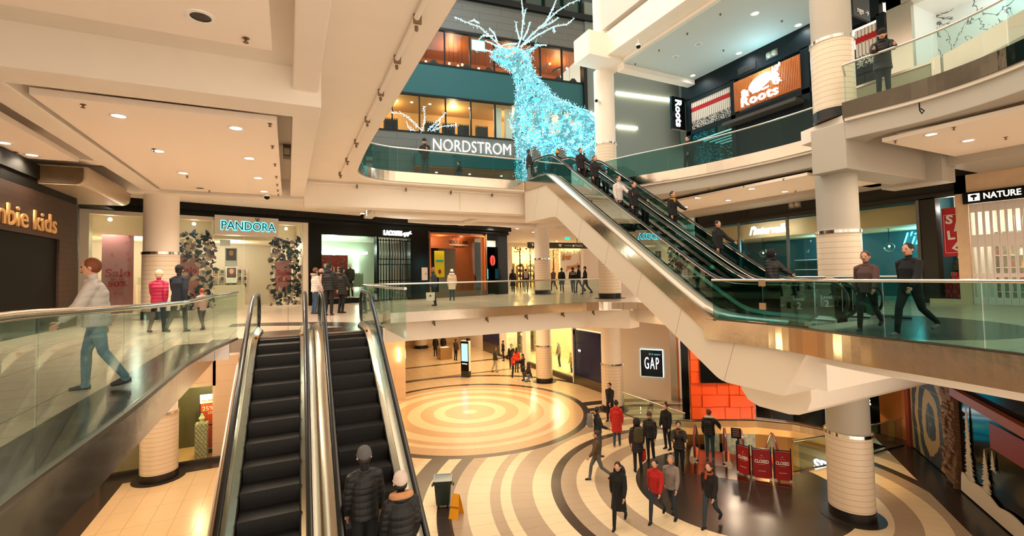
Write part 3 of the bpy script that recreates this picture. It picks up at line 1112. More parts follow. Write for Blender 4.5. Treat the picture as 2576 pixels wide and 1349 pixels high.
banner(0.08, 1.03, 5.75, 8.82, 0.25, 'tall pink sale banner hanging in the window behind the walker', tz=7.12)
banner(2.45, 3.2, 6.1, 8.0, 0.18, 'pink sale poster framed by leaves beside the round column', tz=7.25, ts=0.85)
banner(6.2, 6.95, 6.2, 7.9, 0.18, 'pink sale poster in a wreath of leaves at the right end of the shop', tz=7.1, ts=0.85)


def leaves(s0, s1, z0, z1, label, seed, hole):
    r = random.Random(seed)
    t = thing('leaf_wreath', label, 'window display', tuple(D((s0 + s1) / 2, 0.12, z0)), 'leaf wreaths')
    mbs = {k: MB(XD) for k in ('n', 'b', 'c', 'p')}
    k = 0
    while k < 330:
        s, z = s0 + r.random() * (s1 - s0), z0 + r.random() * (z1 - z0)
        if hole[0] < s < hole[1] and hole[2] < z < hole[3]:
            if r.random() > 0.05:
                continue
        k += 1
        q = mbs[r.choice('nnnbbcccpp')]
        L, wd, a, n = r.uniform(0.13, 0.34), r.uniform(0.035, 0.095), r.uniform(0, 6.28), 0.06 + r.random() * 0.1
        ca, sa = math.cos(a), math.sin(a)
        prof = [(0, 0), (0.25, 0.8), (0.5, 1), (0.8, 0.55), (1, 0), (0.8, -0.55), (0.5, -1), (0.25, -0.8)]
        pts = [(s + ca * u * L - sa * v * wd, z + sa * u * L + ca * v * wd) for u, v in prof]
        q.strip([[(p[0], n, p[1]) for p in pts], [(p[0], n + 0.006, p[1]) for p in pts]])
    for key, mt in (('n', NAVY), ('b', BLUEG), ('c', LEAFW), ('p', LEAFP)):
        mbs[key].build('leaves', mt, t)


leaves(2.35, 3.68, L2 + 0.15, 8.9, 'wreath of navy and cream leaves around the poster beside the column', 3, (2.4, 3.2, 6.35, 8.0))
leaves(6.05, 7.35, L2 + 0.15, 8.95, 'wreath of navy and cream leaves filling the right-hand jewellery window', 5, (6.2, 6.95, 6.4, 7.9))
m = dbox(3.70, 0.02, L2 + 0.05, 4.85, 0.035, 8.95).box(4.87, 0.02, L2 + 0.05, 6.02, 0.035, 8.95)
t = thing('glass_door', 'frameless glass double door under the crown sign with long pull handles', 'door', tuple(D(4.86, 0.02, L2)))
m.build('door_glass', SHOPG, t)
m = MB(XD)
for s in (4.76, 4.96):
    m.tube([(s, -0.02, 6.4), (s, -0.06, 6.42), (s, -0.06, 7.5), (s, -0.02, 7.52)], 0.014, 6)
m.build('pull_handle', CHROME, t)
r = random.Random(4)
for i in range(9):
    for j in range(3):
        s, z = 3.85 + i * 0.27, 6.7 + j * 0.36
        if i in (5, 6) and j:
            continue
        t = thing('picture_frame', f'small wooden picture frame on the jewellery shop back wall, {ORD[i]} column, {("bottom", "middle", "top")[j]} row', 'picture frame', tuple(D(s, 4.4, z)), 'frames on the shop wall')
        w, h = r.uniform(0.08, 0.11), r.uniform(0.11, 0.15)
        dbox(s - w, 4.40, z - h, s + w, 4.46, z + h).build('frame', mat('pale_wood', (200, 168, 128), 0.5), t)
        dbox(s - w * 0.7, 4.385, z - h * 0.7, s + w * 0.7, 4.4, z + h * 0.7).build('picture', mat(f'print_{(i + j) % 3}', ((70, 74, 72), (170, 140, 120), (48, 60, 68))[(i + j) % 3], 0.4), t)


def portrait(s, z, n, w, h, label):
    t = thing('portrait_poster', label, 'poster', tuple(D(s, n, z)))
    dbox(s - w, n, z - h, s + w, n + 0.02, z + h).build('sheet', WHITEP, t)
    MB(XD).box(s - w * 0.85, n - 0.006, z - h * 0.35, s + w * 0.85, n - 0.002, z + h * 0.92).build('print', mat('portrait_ground', (92, 70, 60), 0.5), t)
    q = MB(XD)
    q.sphere((s, n - 0.004, z + h * 0.45), w * 0.42, 12, 8, (1, 0.06, 1.3))
    q.build('face_print', mat('portrait_skin', (206, 150, 120), 0.5), t)
    return t


portrait(4.42, 8.0, 0.3, 0.24, 0.42, 'portrait poster of a dark-haired woman hanging behind the glass door')
portrait(5.33, 7.25, 4.3, 0.26, 0.42, 'portrait poster of a person in white on the shop back wall')


def counter(s0, s1, n0, n1, z1, label, case=True):
    t = thing('display_counter', label, 'counter', tuple(D((s0 + s1) / 2, (n0 + n1) / 2, L2)), 'cream display counters')
    dbox(s0, n0, L2, s1, n1, z1).build('cabinet', CREAMW, t)
    if case:
        dbox(s0 + 0.05, n0 + 0.05, z1, s1 - 0.05, n1 - 0.05, z1 + 0.3).build('glass_case', SHOPG, t)
    return t


counter(3.75, 5.1, 0.8, 1.4, 6.75, 'cream display counter with glass case just inside the doorway')
counter(1.25, 1.95, 1.2, 2.0, 6.85, 'cream display counter between the pink banner and the round column')
t = thing('notice_sign', 'small white notice panel hanging above the glass door', 'notice', tuple(D(4.15, 0.6, 8.6)))
dbox(4.05, 0.6, 8.5, 4.45, 0.63, 8.8).build('panel', WHITEP, t)

# --- black fashion shop with the crocodile sign
struct('wall_left_black', dbox(7.64, -0.14, L2, 8.28, 0.2, 9.74).box(8.28, -0.14, 9.18, 14.6, 0.2, 9.74).box(11.27, -0.14, L2, 11.36, 0.2, 9.2).box(13.4, -0.14, L2, 14.65, 0.2, 9.2).box(8.28, -0.1, L2, 11.3, 0.15, L2 + 0.28), BLACK)
struct('window_3', dbox(8.28, 0.04, L2 + 0.28, 11.3, 0.05, 9.18), SHOPG)
struct('ceiling_shop', dbox(8.2, 0.2, 9.2, 14.5, 5.5, 9.25), WHITEG)
struct('floor_shop_platform', dbox(8.28, 0.15, L2, 11.3, 1.2, L2 + 0.25), mat('platform_grey', (120, 114, 104), 0.5))
LEDM = emis('led_strip', (236, 255, 232), 6)
struct('wall_shop_green', dbox(8.0, 4.0, L2, 14.5, 4.1, 9.2), mat('pale_green_wall', (186, 200, 180), 0.6))
t = thing('light_cove', 'glowing white strip lights framing the clothes shop back wall', 'strip light', tuple(D(9.8, 3.9, 8.3)))
m = dbox(8.28, 3.6, 8.42, 12.6, 3.7, 8.58)
m.build('horizontal_strip', LEDM, t)
for s in (8.5, 10.55, 12.0):
    dbox(s, 3.85, 6.2 if s > 11 else 7.8, s + 0.1, 3.95, 8.42).build('upright_strip', LEDM, t)
point('shop_lamp', D(9.8, 2.2, 8.7), 60, (0.9, 1, 0.9), 0.3)
t = thing('shop_sign', 'glowing white capital letters and reptile emblem above the black folding gate', 'sign', tuple(D(12.5, -0.2, 9.2)), 'shop name signs')
dtext('lettering', 'LACOSTE', 12.23, 9.42, 0.36, emis('white_sign_light', (240, 255, 244), 7), -0.2, t, depth=0.03, bold=0.012, width=1.12)
m = MB(XD)
cr = [(12.85, 9.42), (12.95, 9.50), (13.0, 9.46), (13.08, 9.52), (13.2, 9.5), (13.3, 9.56), (13.38, 9.60), (13.34, 9.5), (13.44, 9.44), (13.3, 9.42), (13.22, 9.36), (13.18, 9.28), (13.12, 9.34), (13.02, 9.30), (12.98, 9.24), (12.95, 9.32)]
m.strip([[(a, n, c) for a, c in cr] for n in (-0.23, -0.17)])
m.build('emblem', emis('white_sign_light'), t)
t = thing('sale_board', 'dark red sale panel with white capitals behind the two mannequins', 'sign', tuple(D(9.2, 0.9, L2 + 0.25)), 'sale signs')
dbox(8.33, 0.9, L2 + 0.27, 10.1, 0.93, 8.2).build('panel', mat('deep_red', (128, 22, 20), 0.5), t)
dtext('lettering', 'SALE', 9.25, 7.38, 0.5, mat('white_print'), 0.88, t, depth=0.004, width=0.85)
m = MB(XD)
for k in range(130):
    s, z = 8.35 + rnd.random() * 1.72, 8.15 - abs(rnd.gauss(0, 0.5))
    m.box(s, 0.885, z, s + 0.014, 0.895, z + 0.014)
m.build('fleck_print', WHITEP, t)


def gate(x0, x1, z0, z1, label, m_, n=0.02):
    t = thing('folding_gate', label, 'gate', tuple(D((x0 + x1) / 2, n, z0)), 'folding gates')
    q = MB(XD)
    for z in (z0 + 0.05, z0 + 1.1, z0 + 2.0, z0 + 2.3, z1 - 0.12):
        q.box(x0, n, z, x1, n + 0.04, z + 0.05)
    q.build('rail', m_, t)
    k = x0
    i = 0
    while k < x1:
        dbox(k, n - 0.02, z0, k + (0.07 if i % 4 == 0 else 0.03), n + 0.05, z1).build('bar', m_, t)
        k += 0.17
        i += 1
    return t


gate(11.4, 13.38, L2, 9.12, 'black folding gate closing the doorway under the white letters', BLACK)
t = thing('notice_board', 'small white notice board on the black pier between two shops', 'notice', tuple(D(14.3, -0.16, 6.9)))
dbox(14.1, -0.17, 6.75, 14.5, -0.14, 7.5).build('board', mat('board_white', (190, 178, 166), 0.5), t)
dtext('lettering', 'C', 14.38, 7.12, 0.14, CHAR, -0.175, t)

# --- orange shop
struct('wall_orange_frame', dbox(14.72, -0.1, L2, 14.8, 0.3, 9.6).box(14.72, -0.1, 9.5, 19.1, 0.3, 9.6).box(19.02, -0.1, L2, 19.1, 0.3, 9.6), mat('orange_frame', (220, 110, 40), 0.4))
struct('trim_14', dbox(14.62, -0.14, L2, 14.72, 0.1, 9.7).box(19.1, -0.14, L2, 19.22, 0.1, 9.7).box(14.8, -0.1, L2, 19.1, 0.1, 6.0), mat('brown_trim', (96, 78, 60), 0.5))
struct('wall_orange_back', dbox(14.8, 0.9, L2, 15.1, 1.0, 9.5).box(17.4, 0.9, L2, 19.0, 1.0, 9.5).box(15.0, 0.9, 8.75, 17.5, 1.0, 9.5).box(14.8, 0.3, 9.45, 19.0, 3.9, 9.5), mat('orange_wood', (170, 84, 34), 0.5, noise=0.2, nscale=3))
struct('window_4', dbox(14.8, 0.0, 6.0, 19.02, 0.012, 9.5), SHOPG)
struct('wall_orange_dark', dbox(15.0, 3.0, L2, 17.5, 3.1, 9.4), mat('dark_brown', (34, 24, 18), 0.5))
point('shop_lamp', D(17.6, 0.55, 9.2), 14, (1, 0.66, 0.4), 0.1)
point('shop_lamp', D(15.7, 0.12, 9.2), 30, (1, 0.8, 0.6), 0.05)
point('shop_lamp', D(19.75, -0.6, 9.0), 14, (1, 0.85, 0.7), 0.05)
t = thing('shop_sign', 'dark serif-like letters with underline on the orange shop wall', 'sign', tuple(D(17.6, 0.88, 9.0)), 'shop name signs')
dtext('lettering', "L'OCCITANE", 17.65, 9.17, 0.3, mat('dark_brown'), 0.86, t, depth=0.015, width=1.45)
dtext('lettering', 'EN PROVENCE', 17.65, 8.88, 0.12, mat('dark_brown'), 0.86, t, depth=0.01, width=0.85)
dbox(16.9, 0.85, 8.98, 18.4, 0.89, 9.01).build('underline', WHITEP, t)
t = thing('yellow_poster', 'tall bright yellow poster with blue tag and red spot in orange shop', 'poster', tuple(D(15.7, 0.3, 6.9)))
dbox(15.34, 0.3, 6.9, 16.06, 0.34, 8.54).build('sheet', mat('poster_yellow', (250, 214, 20), 0.5), t)
dbox(15.45, 0.285, 7.85, 15.98, 0.3, 7.98).build('blue_tag', mat('tag_blue', (40, 180, 200), 0.5), t)
MB(XD).sphere((15.7, 0.29, 7.25), 0.12, 14, 8, (1, 0.08, 1.2)).build('red_spot', REDP, t)
# --- dark shop with the oval
struct('wall_left_dark', dbox(19.22, -0.12, 9.3, 21.1, 0.2, 9.74).box(20.2, -0.12, L2, 21.1, 0.2, 9.3).box(21.0, 0.2, L2, 21.1, 1.6, 9.3).box(19.22, 1.5, L2, 21.1, 1.6, 9.3), BLACK)
struct('trim_15', dbox(19.25, 0.1, 8.9, 20.2, 0.3, 9.3), PAINT)
t = thing('oval_sign', 'red oval sign hanging in the dark shop window past the orange shop', 'sign', tuple(D(19.77, -0.05, 7.95)))
MB(XD).sphere((19.77, -0.05, 7.95), 0.25, 24, 12, (1, 0.12, 1.5)).build('panel', mat('oval_red', (208, 30, 26), 0.4), t, smooth=True)
m = MB(XD)
for a in ((19.63, 8.2, 19.91, 8.215), (19.63, 7.7, 19.91, 7.715), (19.63, 7.7, 19.64, 8.2), (19.9, 7.7, 19.91, 8.2)):
    m.box(a[0], -0.09, a[1], a[2], -0.08, a[3])
m.build('outline', WHITEP, t)
t = thing('display_cabinet', 'small display cabinet lit blue inside the dark shop window', 'cabinet', tuple(D(19.7, 0.6, 6.6)))
dbox(19.45, 0.6, 6.5, 20.0, 0.9, 7.5).build('case', BLACK, t)
dbox(19.5, 0.58, 6.7, 19.9, 0.6, 7.4).build('lit_panel', emis('cabinet_cyan', (60, 200, 220), 1.6), t)

# --- golden shop at the far end of level two
FY = 42.0
struct('wall_far_shop', MB().box(19.5, FY, L2, 20.5, FY + 0.3, 10.3).box(20.5, FY, 9.75, 29.6, FY + 0.3, 10.3).box(28.75, FY - 0.2, L2, 29.1, FY + 0.3, 9.8), PAINT)
struct('wall_far_shop_back', MB().box(20.5, FY + 3, L2, 26.2, FY + 3.1, 10), mat('golden_wall', (250, 206, 120), 0.6))
struct('wall_far_white', MB().box(29.1, FY - 0.1, L2, 36, FY + 0.2, 10.3), mat('far_white', (226, 206, 186), 0.7))
for lx in (21.5, 23.2, 25.0):
    point('shop_lamp', (lx, FY + 1.9, 8.9), 170, (1, 0.8, 0.45), 0.2)
struct('window_5', MB().box(20.5, FY + 0.05, L2 + 0.1, 26.2, FY + 0.07, 9.75), SHOPG)
for i, x in enumerate((21.4, 22.6, 23.9, 25.4)):
    struct('trim_16', MB().box(x - 0.04, FY - 0.02, L2, x + 0.04, FY + 0.1, 9.75), CHAR)
t = thing('shop_sign', 'white wall panel with gold handwritten lettering past the bridge column', 'sign', (27.4, FY - 0.05, L2), 'shop name signs')
MB().box(26.2, FY - 0.06, L2 + 0.1, 28.72, FY + 0.2, 9.75).build('panel', mat('warm_white_panel', (226, 212, 196), 0.6), t)
GOLDM = mat('gold_letter', (190, 120, 20), 0.35, 0.2)
for bod, x, z, sz in (('free', 26.95, 8.75, 0.95), ('people', 27.75, 7.75, 0.85)):
    text('lettering', bod, sz, GOLDM, plane_m((x, FY - 0.1, z), (1, 0, 0.1), (0, 0, 1)), t, depth=0.03, bold=0.012, shear=0.35, width=1.15 if bod == 'free' else 1.75)
t = thing('light_garland', 'glittering gold and red garland over the golden shop windows', 'garland', (23, FY - 0.1, 8))
m, m2 = MB(), MB()
for k in range(420):
    x = 20.5 + rnd.random() * 5.7
    z = 9.8 - abs(rnd.gauss(0, 0.75))
    (m if rnd.random() < 0.7 else m2).sphere((x, FY - 0.12, z), 0.028, 5, 4)
for k in range(120):
    m.sphere((26.3 + rnd.random() * 2.4, FY - 0.13, 9.72 - abs(rnd.gauss(0, 0.2))), 0.03, 5, 4)
m.build('gold_lights', emis('gold_spark', (255, 214, 110), 3.0), t, kind='stuff')
m = m2
for k in range(60):
    m.sphere((20.6 + rnd.random() * 3.2, FY - 0.12, 9.75 - rnd.random() * 0.45), 0.06, 6, 4)
m.build('red_baubles', mat('bauble_red', (150, 40, 30), 0.4), t, kind='stuff')
t = thing('wayfinding_sign', 'long dark hanging direction sign with arrow and shop names', 'sign', (22.4, 36, 9.35))
MB().box(19.15, 36, 9.32, 25.6, 36.1, 9.85).build('board', mat('wayfinding_dark', (44, 40, 32), 0.5), t)
for bod, x, sz in (('Mark\'s', 24.55, 0.3), ('CANADIAN', 23.35, 0.15), ('↑', 19.6, 0.4), ('4', 20.2, 0.3)):
    text('lettering', bod, sz, WHITEP, plane_m((x, 35.985, 9.58), (1, 0, 0)), t, depth=0.003, width=0.8 if sz == 0.3 and bod != '4' else None)
m = MB()
m.strip([[(x, y, z) for x, z in ((22.3, 9.7), (22.7, 9.7), (22.5, 9.42))] for y in (35.98, 36.0)])
m.box(23.85, 35.98, 9.47, 24.05, 36.0, 9.67)
m.build('emblem', WHITEP, t)
MB().tube([(20.5, 36.05, 9.85), (20.5, 36.05, 10.25)], 0.03, 6).tube([(24.4, 36.05, 9.85), (24.4, 36.05, 10.25)], 0.03, 6).build('hanger', CHAR, t)
t = thing('exit_sign', 'small green running-man style exit light over the far corridor', 'sign', (22.0, 34, 10.0))
MB().box(21.8, 34, 9.95, 22.3, 34.08, 10.15).build('panel', emis('exit_green', (40, 190, 150), 1.2), t)

for i, (x, zz, w) in enumerate(((20.95, 8.2, 0.3), (22.0, 7.9, 0.4), (23.3, 8.1, 0.45), (24.7, 8.3, 0.5))):
    t = thing('display_shelf', f'timber display shelf of folded clothes in the golden shop, {ORD[i]} from the left', 'shelf', (x, FY + 1.2, L2), 'golden shop displays')
    m = MB()
    for q in range(4):
        m.box(x - w, FY + 1.0, L2 + 0.5 + q * 0.55, x + w, FY + 1.5, L2 + 0.54 + q * 0.55)
    m.box(x - w, FY + 1.0, L2, x - w + 0.05, FY + 1.5, zz).box(x + w - 0.05, FY + 1.0, L2, x + w, FY + 1.5, zz)
    m.build('frame', mat('shelf_timber', (150, 96, 50), 0.5), t)
    m = MB()
    for q in range(4):
        for e in range(3):
            m.box(x - w * 0.8 + e * w * 0.55, FY + 1.05, L2 + 0.54 + q * 0.55, x - w * 0.8 + e * w * 0.55 + w * 0.42, FY + 1.4, L2 + 0.7 + q * 0.55 + 0.08 * ((q + e) % 3))
    m.build('folded_clothes', mat(f'folded_{i}', ((190, 120, 70), (120, 60, 40), (220, 200, 170), (90, 80, 60))[i], 0.8), t)
# --- left wall on level two: plank sign
b = NB('plank_wood')
g = b.line(b.z, 0.16, 0.012)
col = b.mix(b.noise(4, 5), (70, 44, 26), (40, 25, 16))
M_PLANK = b.done(b.mix(g, col, (24, 16, 10)), 0.6)
t = thing('plank_signboard', 'dark plank wall with pale gold lowercase letters above a black doorway', 'sign', (-5.9, 15, 8.2), 'shop name signs')
MB().box(-5.945, 10.5, 8.22, -5.88, 18.7, 9.38).build('planks', M_PLANK, t)
text('lettering', 'abercrombie kids', 0.72, mat('pale_gold', (196, 150, 92), 0.5), plane_m((-5.85, 17.2, 8.58), (0, 1, 0)), t, depth=0.02, bold=0.006, align='RIGHT', width=5.9)
struct('wall_plank', MB().box(-5.96, 17.45, L2, -5.87, 18.72, 8.22), M_PLANK)
struct('door_1', MB().box(-5.98, 12, L2, -5.92, 17.42, 8.2), mat('door_black', (6, 6, 6), 0.5, spec=0.1))
t = thing('ceiling_duct', 'rounded bare metal ventilation duct under the far-left ceiling', 'duct', (-7, 18, 9.6))
pr = rnd_poly([(-10, 9.62), (-4.95, 9.62), (-4.95, 10.14), (-10, 10.14)], {1: 0.35})
m = MB()
m.extr(pr, 'y', 16.35, 20.2)
m.build('duct_body', mat('duct_metal', (196, 176, 150), 0.35, 0.35), t, smooth=40)
m = MB()
m.extr(rnd_poly([(-10, 9.66), (-5.03, 9.66), (-5.03, 10.1), (-10, 10.1)], {1: 0.32}), 'y', 16.3, 16.36)
m.build('end_cap', mat('rusty_cap', (96, 72, 40), 0.6, noise=0.5, nscale=3), t)

# --- right wall level two: shoe shop, stone shop
tx = (0, -1, 0)
struct('window_6', MB().box(20.5, 8.45, L2 + 0.05, 20.52, 18.3, 9.3), SHOPG)
for y in (8.45, 13.3, 11.82, 15.8):
    struct('trim_17', MB().box(20.46, y - 0.05, L2, 20.56, y + 0.05, 9.34), STEELD)
struct('wall_right_soffit', MB().box(21.2, 8.45, 8.55, 24.4, 18.4, 9.3), mat('peach_soffit', (232, 196, 150), 0.7))
t = thing('neon_sign', 'white glowing handwritten sign in the shop window behind the escalators', 'sign', (20.6, 14.3, 8.7), 'neon signs')
text('lettering', "l'intervalle", 0.55, emis('neon_white', (255, 255, 250), 5), plane_m((20.58, 14.3, 8.85), tx), t, depth=0.02, bold=0.012, shear=0.35, width=2.0)
t = thing('neon_sign', 'cyan glowing handwritten sign on the teal shop wall beside the column', 'sign', (24.3, 9.7, 7.9), 'neon signs')
text('lettering', "l'intervalle", 0.8, emis('neon_cyan', (90, 235, 255), 4), plane_m((24.4, 9.2, 8.15), tx), t, depth=0.01, bold=-0.006, shear=0.35, width=3.0)
point('shop_lamp', (23.4, 9.6, 8.0), 60, (0.2, 0.85, 1.0), 0.2)
point('shop_lamp', (23.2, 13.5, 8.2), 36, (0.3, 0.85, 1.0), 0.2)
for i, (x, y) in enumerate(((22.5, 10.3), (22.5, 13.0), (22.0, 15.6))):
    t = thing('pendant_lamp', ['clear glass globe pendant beside the cyan neon sign', 'clear glass globe pendant in the shop left of the column', 'clear glass globe pendant behind the escalator riders'][i], 'pendant light', (x, y, 7.7), 'globe pendants')
    MB().tube([(x, y, 7.95), (x, y, 8.56)], 0.012, 6).build('cord', BLACK, t)
    MB().lathe([(0.02, 0), (0.06, 0), (0.06, 0.02), (0.02, 0.03)], (x, y, 8.54), 16).build('rose', BLACK, t)
    MB().sphere((x, y, 7.78), 0.2, 16, 10).build('globe', SHOPG, t, smooth=True)
    MB().sphere((x, y, 7.82), 0.04, 8, 6).build('bulb', LAMP, t)
t = thing('sale_stand', 'orange sale sign in the shoe shop window left of the column', 'sign', (20.7, 11.3, 6.2), 'sale signs')
MB().box(20.7, 10.6, 6.3, 20.74, 11.75, 6.85).build('panel', mat('sale_orange', (230, 60, 20), 0.5), t)
text('lettering', 'SALE', 0.3, WHITEP, plane_m((20.69, 11.2, 6.52), tx), t, depth=0.004)
t = thing('wall_shelf', 'white shop shelf lit from the side behind the tall escalators', 'shelf', (24.0, 13.6, L2))
for z in (6.3, 6.9, 7.4):
    MB().box(23.6, 13.0, z, 24.4, 15.0, z + 0.03).build('shelf_board', WHITEP, t)
MB().box(24.2, 13.0, L2, 24.4, 13.05, 7.6).build('light_strip', LEDM, t)
ST = mat('travertine', (220, 190, 154), 0.5, noise=0.15, nscale=4)
struct('wall_right_stone', MB().box(20.36, 7.06, L2, 20.7, 7.36, 9.97).box(20.36, 3, 9.36, 20.7, 7.36, 9.97).box(20.38, 7.36, L2, 20.7, 8.2, L2 + 0.16), ST)
t = thing('shop_sign', 'black sign band with white tree emblem and capitals over the white gate', 'sign', (20.33, 6, 9.0), 'shop name signs')
MB().box(20.26, 3, 8.99, 20.6, 7.13, 9.37).build('board', BLACK, t)
text('lettering', 'NATURE COLLECTION', 0.27, mat('sign_letter_white', (240, 235, 228), 0.4, es=0.6), plane_m((20.25, 6.62, 9.18), tx), t, depth=0.006, bold=0.006, align='LEFT', width=2.3)
MB().box(20.24, 6.7, 9.06, 20.26, 6.98, 9.3).build('emblem', mat('sign_letter_white'), t)
MB().box(20.235, 6.82, 9.08, 20.24, 6.86, 9.2).sphere((20.238, 6.84, 9.22), 0.07, 10, 6, (0.05, 1.3, 0.7)).build('emblem_tree', CHAR, t)
t = thing('folding_gate', 'white folding gate with tall glass slots closing the stone shop front', 'gate', (20.45, 6, L2), 'folding gates')
GW = mat('gate_white', (226, 216, 208), 0.4)
y = 7.04
i = 0
while y > 4.6:
    mm = MB()
    mm.box(20.42, y - 0.17, L2 + 0.02, 20.46, y - 0.135, 8.98).box(20.42, y - 0.035, L2 + 0.02, 20.46, y, 8.98)
    for z0, z1 in ((L2 + 0.02, 5.9), (6.55, 6.68), (7.55, 7.95), (8.7, 8.98)):
        mm.box(20.42, y - 0.135, z0, 20.46, y - 0.035, z1)
    mm.build('leaf', GW, t)
    MB().box(20.435, y - 0.135, 5.9, 20.445, y - 0.035, 8.7).build('glass_slot', SHOPG, t)
    y -= 0.175
struct('wall_right_shop_inside', MB().box(22.6, 3, L2, 22.8, 8.2, 9.9).box(20.75, 7.1, L2, 22.6, 7.18, 9.0), mat('pale_shop', (236, 224, 206), 0.6))
point('shop_lamp', (21.6, 5.8, 8.4), 60, WHITE, 0.2)
point('shop_lamp', (21.2, 7.75, 9.0), 26, WHITE, 0.1)
t = thing('product_shelves', 'lit shelves of small bottles seen through the white gate', 'shelf', (22.3, 5.8, L2))
for k in range(6):
    MB().box(22.2, 4.4, 6.0 + 0.42 * k, 22.6, 7.1, 6.03 + 0.42 * k).build('shelf_board', WHITEP, t)
bc = [mat(f'bottle_{q}', c, 0.4) for q, c in enumerate(((220, 180, 120), (230, 225, 215), (120, 170, 170), (200, 110, 90)))]
for k in range(5):
    for j in range(9):
        y = 7.0 - j * 0.27 - 0.05 * rnd.random()
        o = MB().lathe([(0.001, 0), (0.05, 0), (0.05, 0.16), (0.02, 0.2), (0.02, 0.24), (0.001, 0.24)], (22.35, y, 6.03 + 0.42 * k), 8).build('bottle', bc[(k + j) % 4], None)
        tag(o, f'small bottle on the lit shelves behind the white gate, shelf {ORD[k]} from below', 'bottle', f'bottles on the {ORD[k]} lit shelf')
t = thing('sale_banner', 'red hanging banner with tumbling white capitals beside the stone pier', 'banner', (20.75, 7.6, 7.3), 'sale signs')
MB().box(20.75, 7.3, 7.28, 20.77, 7.88, 8.97).build('cloth', mat('banner_red', (196, 28, 34), 0.5), t)
for ch, y, z, rot in (('S', 7.68, 8.55, -0.1), ('A', 7.44, 8.3, 0.2), ('L', 7.66, 8.0, 0.05), ('E', 7.5, 7.62, -0.6)):
    M = plane_m((20.735, y, z), tx) @ Matrix.Rotation(rot, 4, 'Z')
    text('lettering', ch, 0.42, WHITEP, M, t, depth=0.003, bold=0.015)
m = MB()
for a in ((7.34, 7.4, 7.83, 7.412), (7.34, 8.72, 7.83, 8.732), (7.34, 7.4, 7.35, 8.73), (7.82, 7.4, 7.83, 8.73)):
    m.box(20.737, a[0], a[1], 20.742, a[2], a[3])
m.build('outline', WHITEP, t)
k = 0
for row in range(6):
    for j in range(3 if row < 4 else 2):
        y, z = 7.42 + j * 0.2 + 0.03 * (row % 2), 5.84 + row * 0.15
        t = thing('gift_box', f'red gift box in the stone shop window, row {ORD[row]} from the floor, {("right", "middle", "left")[j]}', 'box', (20.95, y, z), 'stack of red gift boxes')
        MB().box(20.8, y - 0.09, z, 21.1, y + 0.09, z + 0.14).build('carton', mat('box_red', (168, 34, 34), 0.5), t)
        MB().box(20.79, y - 0.02, z + 0.002, 21.105, y + 0.02, z + 0.145).build('ribbon', mat('ribbon_teal', (60, 110, 100), 0.5) if row % 2 else mat('ribbon_dark', (110, 20, 22), 0.5), t)
t = thing('miniature_tree', 'miniature decorated fir tree on the stack of red boxes', 'tree', (20.95, 7.6, 6.74))
MB().lathe([(0.001, 0), (0.16, 0.06), (0.12, 0.12), (0.14, 0.16), (0.08, 0.26), (0.1, 0.3), (0.001, 0.5)], (20.95, 7.6, 6.74), 12).build('foliage', mat('fir_green', (40, 66, 34), 0.8, bump=0.8), t)
m = MB()
for q in range(16):
    a = rnd.random() * 6.28
    h = rnd.random() * 0.4
    rr = 0.15 * (1 - h / 0.5)
    m.sphere((20.95 + rr * math.cos(a), 7.6 + rr * math.sin(a), 6.8 + h), 0.02, 6, 4)
m.build('baubles', REDP, t)

# --- level three on the right: beaver shop
b = NB('knit_stripes', True)
wv = b.m_('SINE', b.m_('MULTIPLY', b.y, 52.0))
n1 = b.noise(26, 2)
dz = b.m_('ADD', b.z, b.m_('MULTIPLY', wv, 0.02))
cr_ = b.mix(b.m_('GREATER_THAN', wv, -0.6), (150, 140, 126), (226, 212, 196))
sp = b.mix(b.m_('GREATER_THAN', n1, 0.52), (16, 18, 20), (220, 212, 200))
col = b.mix(b.m_('LESS_THAN', dz, 15.12), cr_, sp)
col = b.mix(b.between(dz, 15.62, 15.86), col, (176, 26, 26))
M_KNIT = b.done(col, 0.9)
for i, (y0, y1) in enumerate(((15.5, 17.95), (9.95, 11.55), (9.1, 9.85))):
    t = thing('knitted_panel', ['giant knitted grey and white panel with red stripe left of the beaver sign', 'giant knitted panel with red stripe between beaver sign and column', 'narrow giant knitted panel with red stripe right of the column'][i], 'wall panel', (19.85, (y0 + y1) / 2, 14.64), 'giant knitted panels')
    MB().box(19.86, y0, 14.66, 19.95, y1, 16.14).build('knit', M_KNIT, t)
t = thing('shop_sign', 'glowing white beaver emblem and lettering on an orange slatted panel', 'sign', (19.75, 13.55, 14.7), 'shop name signs')
m = MB()
m.box(19.78, 11.96, 14.72, 19.85, 15.2, 16.18)
y = 12.0
while y < 15.18:
    m.box(19.74, y, 14.72, 19.79, y + 0.035, 16.18)
    y += 0.075
m.build('slats', mat('orange_slat', (206, 116, 56), 0.4), t)
LW = emis('beaver_white', (236, 252, 255), 1.5)
m = MB()


def ell(cy, cz, ry, rz, n=20, rot=0.0):
    q = []
    for i in range(n):
        a = 2 * math.pi * i / n
        u, v = ry * math.cos(a), rz * math.sin(a)
        q.append((cy - (u * math.cos(rot) - v * math.sin(rot)), cz + u * math.sin(rot) + v * math.cos(rot)))
    m.strip([[(x, p[0], p[1]) for p in q] for x in (19.68, 19.72)])


